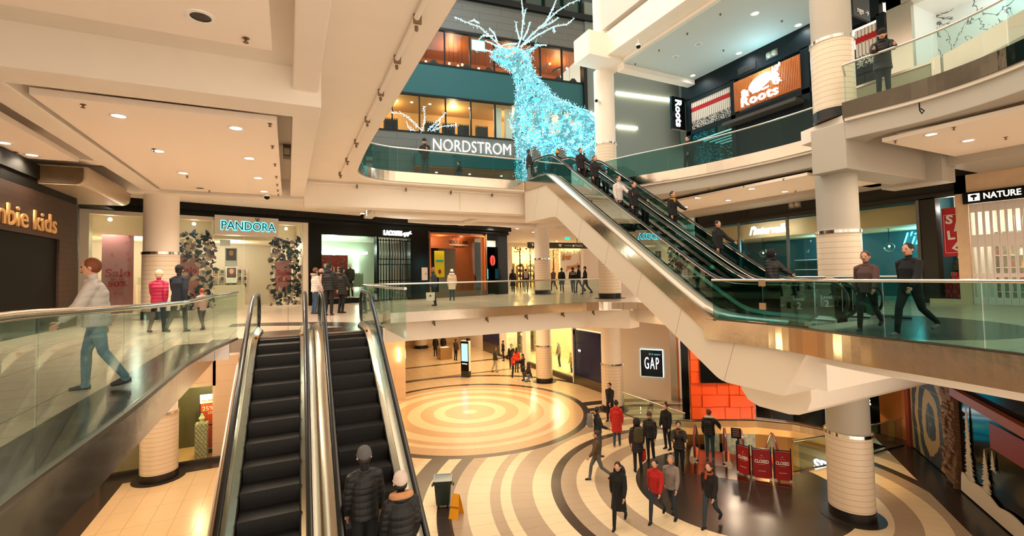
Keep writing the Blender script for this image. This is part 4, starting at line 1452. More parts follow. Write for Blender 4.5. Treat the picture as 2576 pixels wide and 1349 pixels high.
ell(13.75, 15.68, 0.62, 0.3, rot=0.25)
ell(13.98, 15.5, 0.34, 0.22)
ell(13.05, 15.62, 0.2, 0.12, rot=0.3)
for q in range(24):
    a = q / 24
    ell(13.0 - 0.12 * (q % 3) + 0.22 * math.sin(a * 3), 15.3 + 0.85 * a, 0.095, 0.034, 8, q * 1.3)
for q in range(20):
    ell(14.45 + 0.25 * rnd.random(), 15.25 + 0.3 * rnd.random(), 0.1, 0.045, 8, rnd.random() * 3)
for q in range(10):
    ell(13.3 + 1.1 * rnd.random(), 15.28 + 0.06 * rnd.random(), 0.12, 0.035, 8, rnd.random() * 0.6)
m.build('emblem', LW, t)
text('lettering', 'Roots', 0.6, LW, plane_m((19.68, 13.85, 15.0), tx), t, depth=0.03, bold=0.012, width=1.85, space=1.1)
text('lettering', 'EST. 1973', 0.1, CHAR, plane_m((19.7, 13.85, 14.76), tx), t, depth=0.004, width=0.9, space=1.3)
t = thing('projecting_sign', 'narrow black blade sign with vertical glowing white letters', 'sign', (19.3, 18.4, 14.8), 'shop name signs')
MB().box(18.85, 18.35, 14.75, 19.82, 18.5, 16.55).build('panel', BLACK, t)
text('lettering', 'Roots', 0.62, LW, plane_m((19.3, 18.34, 15.65), (0, 0, -1), (1, 0, 0)), t, depth=0.01, bold=0.02, width=1.5)
struct('trim_18', MB().box(19.2, 11.85, 14.05, 19.82, 15.5, 14.2), mat('canopy_grey', (70, 66, 60), 0.5))
t = thing('roller_shutter', 'dark closed roller shutter under the beaver sign', 'shutter', (19.85, 13.5, L3))
m = MB()
z = L3
while z < 14.4:
    m.box(19.84, 11.96, z, 19.9, 15.2, z + 0.075)
    z += 0.085
m.build('slats', mat('shutter_dark', (20, 26, 30), 0.5, 0.2, spec=0.2), t)
struct('window_7', MB().box(19.85, 15.46, L3 + 0.1, 19.87, 17.96, 14.4), DGLASS)
t = thing('fairy_light_curtain', 'curtain of tiny blue-white lights in the shop window below the knitted panel', 'string lights', (20.3, 16.7, L3 + 0.2))
m = MB()
for k in range(420):
    m.sphere((20.1 + rnd.random() * 0.8, 15.5 + rnd.random() * 2.4, L3 + 0.2 + rnd.random() ** 1.3 * 2.2), 0.012, 5, 4)
m.build('light_points', emis('fairy_blue', (150, 220, 255), 5), t, kind='stuff')
t = thing('ceiling_tube_rack', 'row of white ceiling tubes glowing inside the beaver shop window', 'strip light', (21, 16.7, 14.1))
for k in range(5):
    MB().box(20.2 + k * 0.45, 15.6, 14.1, 20.26 + k * 0.45, 17.9, 14.15).build('tube', emis('pink_white_tube', (255, 226, 226), 2.5), t)
# right of the column: marble shop and its counter
b = NB('white_marble')
w = b.n.new('ShaderNodeTexNoise')
w.inputs['Scale'].default_value = 0.9
w.inputs['Detail'].default_value = 8
w.inputs['Distortion'].default_value = 1.6
b.l.new(b.P, w.inputs['Vector'])
v = b.m_('ABSOLUTE', b.m_('SUBTRACT', w.outputs['Fac'], 0.5))
col = b.mix(b.m_('LESS_THAN', v, 0.012), (226, 228, 222), (110, 116, 116))
M_MARB = b.done(col, 0.25)
struct('wall_upper_marble', MB().box(22.2, 1, L3, 22.4, 8.4, 17), M_MARB)
struct('wall_upper_white', MB().box(20.2, 8.25, L3, 22.3, 8.35, 16.6).box(20.2, 1, 16.5, 22.3, 8.4, 16.6), WHITEG)
struct('trim_19', MB().box(19.75, 8.3, L3, 20.2, 8.75, 16.9).box(19.75, 1, 16.35, 20.2, 8.75, 16.9).box(19.7, 8.0, L3, 19.9, 8.3, 16.3), STEEL)
struct('wall_upper_marble_head', MB().box(19.8, 1, 16.9, 20.2, 9.0, 17.3), DARK)
point('shop_lamp', (21.2, 6.0, 16.0), 22, (0.6, 0.95, 1.0), 0.2)
point('shop_lamp', (21.2, 3.5, 16.0), 18, (0.6, 0.95, 1.0), 0.2)
t = thing('square_downlight', 'square white downlight glowing in the marble shop ceiling', 'ceiling light', (21.0, 5.8, 16.49))
MB().box(20.85, 5.65, 16.47, 21.15, 5.95, 16.5).build('lens', LAMPC, t)
t = thing('partition', 'low beige partition with steel cap behind the man in the parka', 'partition', (16.2, 7.6, L3))
MB().box(16.0, 6.1, L3, 16.15, 8.7, 12.55).build('panel', mat('beige_panel', (150, 146, 120), 0.5), t)
MB().box(15.97, 6.1, 12.55, 16.18, 8.72, 12.62).box(15.97, 5.9, L3, 16.2, 6.1, 12.7).build('steel_cap', STEEL, t)
t = thing('escalator_parapet', 'sloping steel parapet of another escalator behind the upper right balustrade', 'parapet', (15.9, 4, L3))
m = MB()
m.extr([(5.85, 12.07), (1.0, 13.4), (1.0, 14.0), (5.85, 12.68)], 'x', 16.0, 16.2)
m.build('steel_band', STEEL, t)
m = MB()
m.extr([(5.85, 11.37), (1.0, 12.7), (1.0, 13.1), (5.85, 11.8)], 'x', 16.05, 16.15)
m.build('lower_band', STEELD, t)
t = thing('hanging_sign', 'dark hanging direction sign with white arrow at the top edge', 'sign', (15.6, 7.9, 14.5))
MB().box(15.2, 7.55, 14.5, 16.1, 7.62, 15.2).build('board', mat('sign_slate', (54, 54, 56), 0.5), t)
text('lettering', 'nge →', 0.25, WHITEP, plane_m((15.72, 7.54, 14.72), (1, 0, 0)), t, depth=0.003)

# --- department store at the back
ND = R(-6.83)
XN = Matrix.Translation((9.7, 33, 0)) @ Matrix.Rotation(ND, 4, 'Z')


def nb(*a):
    return MB(XN).box(*a)


struct('wall_store_stone', nb(-12, 0, 25.75, 13.0, 0.4, 28.3).box(-6.0, 0, 11.3, -1.4, 0.4, 17.6).box(-1.4, 0, 15.85, 13.0, 0.4, 17.6).box(7.2, 0, 11.3, 13.0, 0.4, 15.85), M_STONE)
struct('wall_store_teal', nb(-12, 0, 20.5, 12.9, 0.3, 22.9).box(-12, -0.02, 11.3, -6.0, 0.3, 17.6), M_TEALW)
FRM = mat('window_frame_dark', (12, 20, 22), 0.5, spec=0.2)
m = nb(12.7, -0.25, 11.3, 13.0, 0.4, 25.85).box(-12, -0.05, 25.6, 12.9, 0.2, 25.8).box(-12, -0.05, 22.85, 12.9, 0.2, 22.98).box(-12, -0.05, 20.42, 12.9, 0.2, 20.55).box(-12, -0.05, 17.58, 12.9, 0.2, 17.7)
for k in range(-6, 7):
    s = 1.02 + 1.96 * k
    m.box(s - 0.045, -0.06, 22.9, s + 0.045, 0.15, 25.7).box(s - 0.045, -0.06, 17.6, s + 0.045, 0.15, 20.5)
struct('window_8', m, FRM)
struct('window_9', nb(-12, 0.05, 22.95, 12.8, 0.06, 25.65).box(-12, 0.05, 17.68, 12.8, 0.06, 20.45), SHOPG)
WOODC = mat('orange_wood_ceiling', (190, 108, 56), 0.5, noise=0.15, nscale=2)
struct('wall_store_upper_room', nb(-12, 5, 22.8, 13, 5.2, 25.9).box(-12, 0.3, 25.7, 13, 5.2, 25.8), WOODC)
struct('floor_store_upper', nb(-12, 0.3, 22.7, 13, 5.2, 22.8).box(-12, 0.3, 17.5, 13, 5.2, 17.6), CHAR)
struct('wall_store_lower_room', nb(-12, 4, 17.5, 13, 4.2, 20.6).box(-12, 0.3, 20.45, 13, 4.2, 20.5), mat('store_ochre', (214, 160, 92), 0.6))
struct('wall_store_white_columns', nb(5.2, 0.9, 17.6, 5.75, 1.4, 20.5).box(6.1, 0.9, 17.6, 6.65, 1.4, 20.5), WHITEG)
for s in (-3, 2, 7, 11.5):
    point('shop_lamp', XN @ Vector((s, 2.2, 25.0)), 90, (1, 0.6, 0.32), 0.2)
    point('shop_lamp', XN @ Vector((s, 2.0, 20.0)), 110, (1, 0.78, 0.5), 0.2)
i = 0
for s, z, n in ((-0.6, 23.4, 1.2), (-0.2, 23.7, 1.4), (-0.9, 23.2, 1), (1.6, 23.7, 1.2), (2.0, 23.5, 1.5), (2.3, 23.6, 1.2), (2.6, 23.65, 1), (3.4, 23.3, 1.2), (3.8, 23.4, 1.4), (4.0, 23.6, 1.2), (8.6, 23.9, 1.2), (9.9, 23.4, 1.2), (11.0, 23.3, 1.3), (12.1, 23.2, 1.2), (10.4, 25.0, 1.5), (12.0, 24.8, 1.5), (4.5, 23.2, 1)):
    t = thing('pendant_lamp', f'small warm bulb hanging in the orange upstairs dining room, {ORD[i % 10]} of the {"left" if i < 10 else "right"} cluster', 'pendant light', tuple(XN @ Vector((s, n, z))), 'dining room bulbs')
    MB(XN).tube([(s, n, z + 0.08), (s, n, 25.7)], 0.012, 4).build('cord', BLACK, t)
    MB(XN).sphere((s, n, z), 0.09, 8, 6).build('bulb', emis('bulb_warm', (255, 200, 120), 12), t)
    i += 1
for i, s in enumerate((0.3, 2.9, 4.7, 8.2, 10.8, 12.2)):
    t = thing('dining_booth', f'dark upholstered booth silhouette in the upstairs window, {ORD[i]} from the left', 'booth', tuple(XN @ Vector((s, 1.0, 22.8))), 'dining booths')
    MB(XN).extr([(s - 0.4, 22.8), (s + 0.4, 22.8), (s + 0.3, 23.4), (s + 0.12, 23.6), (s - 0.12, 23.6), (s - 0.3, 23.4)], 'y', 0.7, 1.3).build('seat_back', mat('booth_dark', (30, 16, 12), 0.6), t)
for i, s in enumerate((8.6, 10.0, 11.4)):
    struct('trim_20', MB(XN).add([(s - 0.9, 1, 24.1), (s + 0.4, 2, 25.1), (s + 0.4, 2, 25.25), (s - 0.9, 1, 24.3), (s - 0.9, 1.2, 24.1), (s + 0.4, 2.2, 25.1), (s + 0.4, 2.2, 25.25), (s - 0.9, 1.2, 24.3)], [(0, 1, 2, 3), (4, 5, 6, 7), (0, 1, 5, 4), (2, 3, 7, 6), (0, 3, 7, 4), (1, 2, 6, 5)]), mat('booth_dark'))
t = thing('lit_screen', 'bright white and yellow screen in the orange upstairs window', 'screen', tuple(XN @ Vector((3.75, 0.3, 24.6))))
nb(3.2, 0.3, 24.62, 4.3, 0.4, 25.5).build('frame', mat('screen_teal', (60, 160, 160), 0.4, es=0.6), t)
nb(3.25, 0.28, 24.66, 4.25, 0.3, 25.4).build('picture', emis('screen_white', (240, 255, 226), 2.2), t)
for i, (s, w) in enumerate(((-2.9, 0.5), (0.2, 0.55), (1.5, 0.5), (2.7, 0.45), (4.2, 0.5), (7.4, 0.6))):
    t = thing('clothes_rack', f'dark clothes rack in the lower store window, {ORD[i]} from the left', 'clothes rack', tuple(XN @ Vector((s, 1.4, 17.6))), 'store clothes racks')
    MB(XN).tube([(s - w, 1.4, 17.6), (s - w, 1.4, 19.0), (s + w, 1.4, 19.0), (s + w, 1.4, 17.6)], 0.025, 6).build('frame', BLACK, t)
    m = MB(XN)
    for q in range(7):
        u = s - w + 0.1 + q * (2 * w - 0.2) / 6
        m.extr([(u - 0.05, 17.95), (u + 0.05, 17.95), (u + 0.06, 18.8), (u, 18.92), (u - 0.06, 18.8)], 'y', 1.15, 1.65)
    m.build('garments', mat('dark_garment', (26, 22, 24), 0.8), t)
for i, s in enumerate((-2.4, -1.3, 0.1, 2.2, 3.3, 6.9, 8.4)):
    t = thing('recessed_downlight', f'small store downlight behind the lower store windows, {ORD[i]} from the left', 'ceiling light', tuple(XN @ Vector((s, 1.6, 20.44))), 'store downlights')
    MB(XN).lathe([(0.001, 0), (0.1, 0), (0.1, 0.01), (0.001, 0.011)], (s, 1.6, 20.43), 10).build('lens', LAMP, t)
t = thing('shop_sign', 'large glowing white capitals over the department store entrance', 'sign', tuple(XN @ Vector((3.1, -0.1, 16.2))), 'shop name signs')
text('lettering', 'NORDSTROM', 1.28, emis('store_letter', (255, 250, 236), 3), plane_m(XN @ Vector((3.08, -0.12, 16.75)), XN.to_3x3() @ Vector((1, 0, 0))), t, depth=0.03, bold=-0.018, width=6.1)
struct('trim_21', nb(-1.4, -0.9, 15.0, 7.2, 0.4, 15.85), M_TEALW)
struct('ceiling_store_entrance', nb(-1.4, -0.8, 14.9, 7.2, 6, 15.0), mat('entrance_wood', (150, 84, 40), 0.5))
struct('wall_store_entrance', nb(-1.4, 5, L3, 7.2, 5.2, 15), mat('entrance_dark', (46, 44, 40), 0.5))
for i, s in enumerate((0.4, 3.0, 5.6)):
    t = thing('recessed_downlight', f'downlight under the store entrance canopy, {ORD[i]} from the left', 'ceiling light', tuple(XN @ Vector((s, 0.8, 14.88))), 'entrance downlights')
    MB(XN).lathe([(0.001, 0), (0.1, 0), (0.1, 0.01), (0.001, 0.011)], (s, 0.8, 14.88), 10).build('lens', LAMP, t)
struct('wall_store_grey', nb(13.0, -0.1, 11.3, 40, 0.4, 30), M_GREYW)
for i, (a, e, z) in enumerate(((15.8, 21.7, 22.4), (15.8, 17.8, 19.5), (13.1, 13.9, 20.3))):
    t = thing('wall_strip_light', ['upper long glowing strip light on the grey wall', 'lower short glowing strip light on the grey wall', 'glowing strip light left of the column beside the reindeer rump'][i], 'strip light', tuple(XN @ Vector(((a + e) / 2, -0.2, z))), 'wall strip lights')
    nb(a, -0.28, z - 0.11, e, -0.16, z + 0.11).build('tube', emis('strip_warm', (255, 236, 200), 9), t)
# glazed roof above the store
m = nb(-6, -0.3, 28.3, 14.2, 0.2, 28.8)
for k in range(12):
    m.box(-6 + 1.7 * k, -0.1, 28.8, -5.9 + 1.7 * k, 0.1, 34)
struct('window_10', m, FRM)
struct('window_11', nb(-6, 0.2, 28.8, 14.2, 0.3, 34), mat('night_glass', (16, 52, 46), 0.1))
t = thing('roof_truss', 'curved bronze roof truss in front of dark glass beside the blade sign', 'truss', tuple(XN @ Vector((22, -2, 23))))
for off in (0, 0.55):
    q = [(18.2 + off + 9 * math.sin(a), -1.5, 16.5 + off + 8.6 * math.cos(a)) for a in [0.25 + 0.1 * k for k in range(9)]]
    MB(XN).tube(q, 0.09, 6).build('chord', mat('bronze_paint', (190, 160, 110), 0.4), t)
m = MB(XN)
for k in range(8):
    a0, a1 = 0.25 + 0.1 * k, 0.35 + 0.1 * k
    m.tube([(18.2 + 9 * math.sin(a0), -1.5, 16.5 + 8.6 * math.cos(a0)), (18.75 + 9 * math.sin(a1), -1.5, 17.05 + 8.6 * math.cos(a1))], 0.05, 5)
m.build('web', mat('bronze_paint'), t)
struct('window_12', nb(21.5, -1.2, 18, 32, -1.1, 27), mat('night_glass'))
# ---------------------------------------------------------------- ground floor shops, the stair well and the mural


def ond(x, y, Dd, dep=0.0):
    d = ray(x, y)
    h = Vector((math.sin(HEAD), math.cos(HEAD), 0))
    return EYE + d * (Dd / d.dot(h)) + h * dep


# jeans shop: long window wall on the right of the far concourse
GBLUE = mat('shop_blue', (10, 22, 70), 0.25)
struct('wall_ground_right', MB().box(16.4, 25.0, 0, 16.7, 25.12, 5.3).box(16.4, 35, 0, 17.4, 36.4, 5.3).box(16.4, 22.0, 3.5, 16.7, 36, 5.3).box(16.3, 31.3, 0, 16.7, 31.9, 3.6).box(16.4, 40, 0, 16.7, 47, 5.3), PAINT)
struct('baseboard_right', MB().box(16.36, 25.1, 0, 16.7, 35, 0.32).box(16.36, 31.2, 0, 16.72, 36.5, 0.2), mat('skirting_brown', (72, 56, 48), 0.4))
struct('floor_window_display', MB().box(16.5, 25.1, 0.3, 19.5, 35, 0.36), mat('display_floor', (250, 232, 190), 0.4))
struct('wall_window_display', MB().box(19.5, 25, 0, 19.6, 36, 3.6).box(16.5, 25.0, 3.5, 19.5, 36, 3.56), mat('display_cream', (255, 236, 190), 0.6))
for y in (26.5, 29, 33):
    point('shop_lamp', (17.6, y, 3.2), 110, (1, 0.86, 0.55), 0.15)
struct('window_13', MB().box(16.44, 25.12, 0.32, 16.46, 31.3, 3.5).box(16.44, 31.9, 0.32, 16.46, 35, 3.5), SHOPG)
struct('door_2', MB().box(16.38, 24.72, 0, 16.6, 24.9, 3.4).box(16.38, 22.0, 3.1, 16.6, 24.9, 3.4).box(16.4, 22.0, 0.55, 16.5, 24.75, 3.15).box(16.38, 21.9, 0, 16.6, 22.1, 3.4), GBLUE)
struct('trim_22', MB().box(16.37, 22.0, 0.0, 16.5, 24.95, 0.55), STEELD)
t = thing('shop_logo_panel', 'small lit white square logo on the dark blue shop door', 'sign', (16.36, 24.2, 1.9), 'blue shop signs')
MB().box(16.37, 24.05, 1.98, 16.39, 24.4, 2.3).build('panel', mat('logo_blue', (30, 60, 110), 0.4), t)
text('lettering', 'GAP', 0.17, TEXTW, plane_m((16.365, 24.22, 2.14), (0, -1, 0)), t, depth=0.003, width=0.26)
t = thing('window_backdrop', 'dark blue display panel with steel base at the far end of concourse', 'display panel', (16.38, 38.2, 0))
MB().box(16.3, 36.5, 0.9, 16.4, 40.0, 3.6).build('blue_panel', GBLUE, t)
MB().box(16.3, 36.5, 0, 16.42, 40.0, 0.9).build('steel_base', STEELD, t)
GP0, GPd = Vector((17.22, 20.16, 0)), Vector((0.635, -0.772, 0))
XG = plane_m(GP0, GPd)      # x along the wall, y up, z towards the viewer's side
m = MB(XG)
m.box(-0.9, 0, -0.3, 1.9, 5.3, 0)
struct('wall_ground_sign', m, PAINT)
t = thing('shop_sign', 'square dark blue sign with tall glowing white capitals on the white wall', 'sign', tuple(XG @ Vector((0.95, 1.3, 0))), 'blue shop signs')
MB(XG).box(0.38, 1.30, 0.02, 1.52, 2.72, 0.14).build('panel', mat('sign_navy', (8, 26, 48), 0.15), t)
MB(XG).box(0.36, 1.28, 0.0, 1.54, 2.74, 0.03).build('edge_light', emis('edge_cyan', (200, 240, 240), 2.2), t)
text('lettering', 'GAP', 0.92, TEXTW, XG @ Matrix.Translation((0.95, 1.98, 0.15)), t, depth=0.005, bold=-0.01, width=0.74, space=1.25)
text('small_lettering', '® X smart', 0.15, mat('sign_pale_blue', (90, 190, 210), 0.4, es=0.6), XG @ Matrix.Translation((1.12, 2.5, 0.15)), t, depth=0.003, width=0.6)
# steel columns and bronze wall beyond
t = thing('steel_column', 'wide polished steel column left of the orange panelled wall', 'column', (18.7, 18.1, 0))
MB().lathe([(0.6, 0), (0.6, 5.2)], (19.2, 17.6, 0), 40).build('casing', mat('bronze_steel', (176, 150, 112), 0.2, 1.0), t, smooth=True)
t = thing('steel_pilaster', 'narrow polished steel strip beside the white sign wall', 'pilaster', (18.5, 18.6, 0))
MB(XG).box(1.9, 0, -0.2, 2.25, 5.3, 0.06).build('casing', STEEL, t)
MB(XG).box(2.25, 0, -0.1, 2.34, 5.3, 0.02).build('lit_edge', mat('copper_edge', (220, 120, 60), 0.2, 1.0), t)
struct('trim_23', MB().band(ARC, 0.12, -0.6, 0.0, off=0.0).band([(14.82, 17.5), ARC[0]], 0.1, -0.6, 0.0), mat('gold_fascia', (214, 174, 110), 0.4))
LW2 = [(p[0] + 1.6, p[1] + 1.4) for p in ARC[:4]] + [(22.4, 12.2), (22.4, 9)]
struct('wall_basement', MB().band([(14.2, 18.2)] + LW2, 0.1, -5, -0.62), mat('basement_wall', (206, 160, 92), 0.5))
struct('wall_basement_dark', MB().band([(15, 17.6), (18.3, 16.6), (20, 15.9)], 0.1, -3.2, -1.5, off=-0.2), mat('basement_dark', (52, 34, 24), 0.4))
for i in range(3):
    t = thing('store_picture', f'frosted picture panel in the basement store window, {ORD[i]} from the left', 'picture', (18.3 + i * 0.7, 16.2, -1.5), 'basement pictures')
    MB().band([(18.0 + 0.75 * i, 16.2 - 0.4 * i), (18.65 + 0.75 * i, 15.9 - 0.4 * i)], 0.04, -2.1, -0.8).build('print', mat('frost_print', (150, 165, 165), 0.4, noise=0.9, nscale=6), t)
for p, e in (((17.5, 12.8, -1.2), 140), ((19.5, 11.8, -1.5), 90), ((16.0, 14.8, -2.0), 90)):
    point('basement_lamp', p, e, (1, 0.6, 0.25), 0.2)
t = thing('shop_sign', 'glowing white capitals on the dark slatted basement shop front', 'sign', (20.3, 12.2, -1.6), 'shop name signs')
q0, q1 = Vector((20.0, 12.9, 0)), Vector((20.55, 10.8, 0))
MB().band([tuple(q0), tuple(q1)], 0.05, -2.6, -0.7).build('slats', mat('dark_slats', (44, 36, 26), 0.5), t)
text('lettering', 'SPORT', 0.62, emis('sport_white', (215, 240, 255), 4), plane_m(q0.lerp(q1, 0.62) + Vector((-0.08, 0, -1.35)), q1 - q0), t, depth=0.03, bold=0.01, width=1.5)
# orange tiled wall panel
point('panel_fill_light', (17.2, 14.0, 3.3), 70, (1, 0.78, 0.55), 0.1)  # added fill lights to brighten the orange panels, no fitting here
point('panel_fill_light', (18.6, 13.6, 3.3), 60, (1, 0.78, 0.55), 0.1)
t = thing('orange_wall_panel', 'bright orange panelled wall with black sign behind the lower escalators', 'wall panel', (18.3, 15.4, 0), 'bright panels by the well')
OA, OB = Vector((16.98, 16.0, 0)), Vector((19.5, 14.62, 0))
XO = plane_m(OA, OB - OA)
m = MB(XO)
OL = (OB - OA).length
m.box(0, 0.03, -0.1, OL, 4.2, 0)
r = random.Random(11)
y = 0.05
for j in range(6):
    x, h = 0.0, 0.55
    while x < OL - 0.05:
        w = min(r.uniform(0.45, 0.9), OL - x)
        m.box(x + 0.01, y + 0.012, 0, x + w - 0.01, y + h - 0.012, r.uniform(0.02, 0.14))
        x += w
    y += h
m.build('panels', mat('orange_panel', (238, 84, 18), 0.35), t)
MB(XO).box(0.42, 1.75, 0.15, OL, 3.6, 0.22).build('black_sign', BLACK, t)
text('lettering', 'SPORT', 0.42, TEXTW, XO @ Matrix.Translation((1.5, 2.72, 0.23)), t, depth=0.02, width=1.5)
struct('trim_24', MB().band([(16.7, 16.25), (16.95, 16.05)], 0.1, 0, 5.2), BLACK)
struct('wall_well_dark', MB().band([(p[0] + 0.12, p[1] + 0.1) for p in [(19.5, 14.5)] + ARC[3:5]], 0.12, 0.1, 1.15), BLACK)
struct('wall_well_steel', MB().band([(p[0] + 0.4, p[1] + 0.3) for p in [(19.5, 14.6)] + ARC[3:5]], 0.12, 1.15, 5), mat('bronze_steel'))
struct('wall_well_bronze', MB().box(22.3, 9.6, 0, 22.5, 15, 5), mat('bronze_wall', (170, 104, 40), 0.35, 0.4))
t = thing('advert_screen', 'tall bright cyan advert screen half hidden by the big column', 'screen', (21.2, 10.9, 0.2), 'bright panels by the well')
XA = plane_m((20.2, 11.9, 0), Vector((1.35, -1.35, 0)))
MB(XA).box(0, 0.3, -0.2, 1.66, 4.2, 0).box(1.66, 0.2, -0.25, 1.95, 4.3, 0.02).build('case', BLACK, t)
MB(XA).box(0.05, 0.35, 0, 1.62, 4.1, 0.012).build('picture', emis('advert_cyan', (20, 190, 214), 1.0), t)
text('lettering', 'Phone XR', 0.36, TEXTW, XA @ Matrix.Translation((0.95, 1.45, 0.015)), t, depth=0.003)
text('lettering', '2-year plans', 0.26, emis('advert_lime', (190, 255, 60), 1.2), XA @ Matrix.Translation((0.98, 0.9, 0.015)), t, depth=0.003)
MB(XA).box(0.1, 1.18, 0.012, 1.6, 1.2, 0.016).build('line', TEXTW, t)
# mural wall
XM = Matrix(((-ESD.x, -ESN.x, 0, MW.x), (-ESD.y, -ESN.y, 0, MW.y), (0, 0, 1, 0), (0, 0, 0, 1)))     # x along the wall towards the viewer, y out into the room
struct('wall_ground_mural', MB(XM).box(-0.4, -0.4, 0, 9, -0.02, 5.3), mat('wall_deep_brown', (36, 24, 18), 0.5, spec=0.15))
b = NB('mural_print', True)
co = b.m_('ADD', b.m_('MULTIPLY', b.x, 0.757), b.m_('MULTIPLY', b.y, 0.653))
rr = b.dist(20.35, 8.35)
w2 = b.m_('SINE', b.m_('ADD', b.m_('MULTIPLY', b.m_('SQRT', b.m_('ADD', b.m_('MULTIPLY', b.m_('MULTIPLY', rr, rr), 3.0), b.m_('POWER', b.m_('SUBTRACT', b.z, 1.4), 2.0))), 6.0), b.m_('MULTIPLY', b.noise(1.2), 5.0)))
col = b.mix(b.m_('GREATER_THAN', w2, 0.1), (46, 36, 28), (150, 116, 62))
g = b.m_('MAXIMUM', b.line(b.z, 0.85, 0.012), b.line(co, 1.4, 0.012))
M_MUR = b.done(b.mix(g, col, (170, 140, 90)), 0.6)
t = thing('mural_panel', 'dark brown and gold abstract mural panel on the diagonal wall', 'mural', tuple(XM @ Vector((1.6, 0, 0))))
MB(XM).box(0.12, -0.02, 0.05, 3.05, 0.02, 5.0).build('print', M_MUR, t)
t = thing('red_post', 'dark red corner post at the end of the mural wall', 'post', tuple(XM @ Vector((0, 0, 0))))
MB(XM).box(-0.25, -0.1, 0, 0.1, 0.1, 5.2).build('post_body', mat('red_post_paint', (120, 40, 22), 0.5), t)
t = thing('stone_pilaster', 'rough stacked brown stone pilaster between the mural and dark window', 'pilaster', tuple(XM @ Vector((3.4, 0, 0))))
m = MB(XM)
z = 0
r = random.Random(8)
while z < 5:
    h = r.uniform(0.08, 0.16)
    x = 3.05
    while x < 3.85:
        w = min(r.uniform(0.15, 0.4), 3.85 - x)
        m.box(x, -0.02, z, x + w - 0.008, r.uniform(0.06, 0.2), z + h - 0.01)
        x += w
    z += h
m.build('stones', mat('brown_stone', (112, 78, 50), 0.8, noise=0.4, nscale=5), t)
struct('window_14', MB(XM).box(3.9, -0.015, 0.05, 9, 0.0, 5), mat('dark_shop_pane', (10, 9, 10), 0.12, spec=0.15))
t = thing('timber_beam', 'sloping orange-brown timber beam across the dark ground floor window', 'beam', tuple(XM @ Vector((6.5, 0.1, 2.6))))
MB(XM).strip([[(x, y, z + dz) for y, dz in ((0.02, -0.13), (0.2, -0.13), (0.2, 0.13), (0.02, 0.13))] for x, z in ((3.85, 3.02), (9, 2.86))]).build('timber', mat('timber_orange', (150, 70, 34), 0.5), t)
MB(XM).box(5.6, 0.0, 1.9, 9, 0.012, 2.6).build('red_board', mat('red_board', (126, 30, 20), 0.5), t)
for i, (x, h, z0, w) in enumerate(((4.45, 2.35, 0.45, 0.36), (5.35, 1.5, 0.25, 0.42), (5.75, 0.5, 1.35, 0.16))):
    t = thing('pine_cutout', ['tall white frosted pine tree cut-out beside the stone pilaster', 'shorter white pine tree cut-out nearer the signature', 'small white pine top cut-out high in the dark window'][i], 'window decoration', tuple(XM @ Vector((x, 0.05, z0))), 'white pine cut-outs')
    m = MB(XM)
    r = random.Random(20 + i)
    n = int(h / 0.035)
    for k in range(n):
        f = k / n
        wd = w * (1 - f) ** 0.8 * r.uniform(0.55, 1.0)
        zz = z0 + f * h
        m.add([(x - wd, 0.04, zz - 0.05), (x, 0.04, zz + 0.05), (x + wd, 0.04, zz - 0.05), (x, 0.04, zz - 0.01), (x - wd, 0.055, zz - 0.05), (x, 0.055, zz + 0.05), (x + wd, 0.055, zz - 0.05), (x, 0.055, zz - 0.01)], [(0, 1, 3), (1, 2, 3), (4, 7, 5), (5, 7, 6), (0, 4, 5, 1), (1, 5, 6, 2), (2, 6, 7, 3), (3, 7, 4, 0)])
    m.build('branches', mat('frosted_white', (206, 196, 176), 0.7), t)
t = thing('snow_drift_cutout', 'row of white snow drift cut-outs along the foot of the dark window', 'window decoration', tuple(XM @ Vector((6, 0.1, 0.05))))
pts = [(4.0, 0.05), (4.05, 0.5)]
for k in range(40):
    x = 4.1 + k * 0.12
    pts.append((x, 0.55 - 0.05 * (x - 4) + 0.13 * abs(math.sin(x * 2.1))))
pts += [(8.9, 0.05)]
MB(XM).extr(pts, 'y', 0.06, 0.1).build('snow_panel', mat('frosted_white'), t)
for i, sx in enumerate((2.0, 4.6)):
    spot('mural_lamp', tuple(XM @ Vector((sx + 0.5, 3.4, 4.6))), 170, (1, 0.6, 0.22), 75, 0.8, 0.08)

# jewellery window under the left walkway
struct('window_15', MB().box(-4.3, 21.46, 0.12, -2.66, 21.475, 2.9).box(-5.95, 21.46, 0.12, -4.7, 21.475, 2.9), SHOPG)
struct('floor_jewellery', MB().box(-6, 21.5, 0.05, 1.7, 24, 0.12), mat('jewel_floor', (226, 180, 120), 0.4))
struct('trim_25', MB().box(-4.72, 21.4, 0, -4.62, 21.6, 2.9).box(-6.0, 21.4, 0, -5.9, 21.6, 2.9), STEELD)
struct('wall_jewellery_back', MB().box(-6, 23.2, 0, 1.7, 23.3, 3), mat('jewel_back', (84, 78, 46), 0.5))
point('shop_lamp', (-3.1, 21.9, 2.6), 70, (1, 0.8, 0.45), 0.05)
point('shop_lamp', (-5.3, 21.9, 2.6), 40, (1, 0.8, 0.45), 0.05)
b = NB('diamond_relief')
h1 = b.m_('SINE', b.m_('ADD', b.m_('MULTIPLY', b.x, 52), b.m_('MULTIPLY', b.z, 34)))
h2 = b.m_('SINE', b.m_('SUBTRACT', b.m_('MULTIPLY', b.x, 52), b.m_('MULTIPLY', b.z, 34)))
bp = b.n.new('ShaderNodeBump')
bp.inputs['Distance'].default_value = 0.02
b.l.new(b.m_('ADD', h1, h2), bp.inputs['Height'])
b.l.new(bp.outputs['Normal'], b.b.inputs['Normal'])
b.b.inputs['Base Color'].default_value = lin((238, 218, 176))
M_DIA = b.m
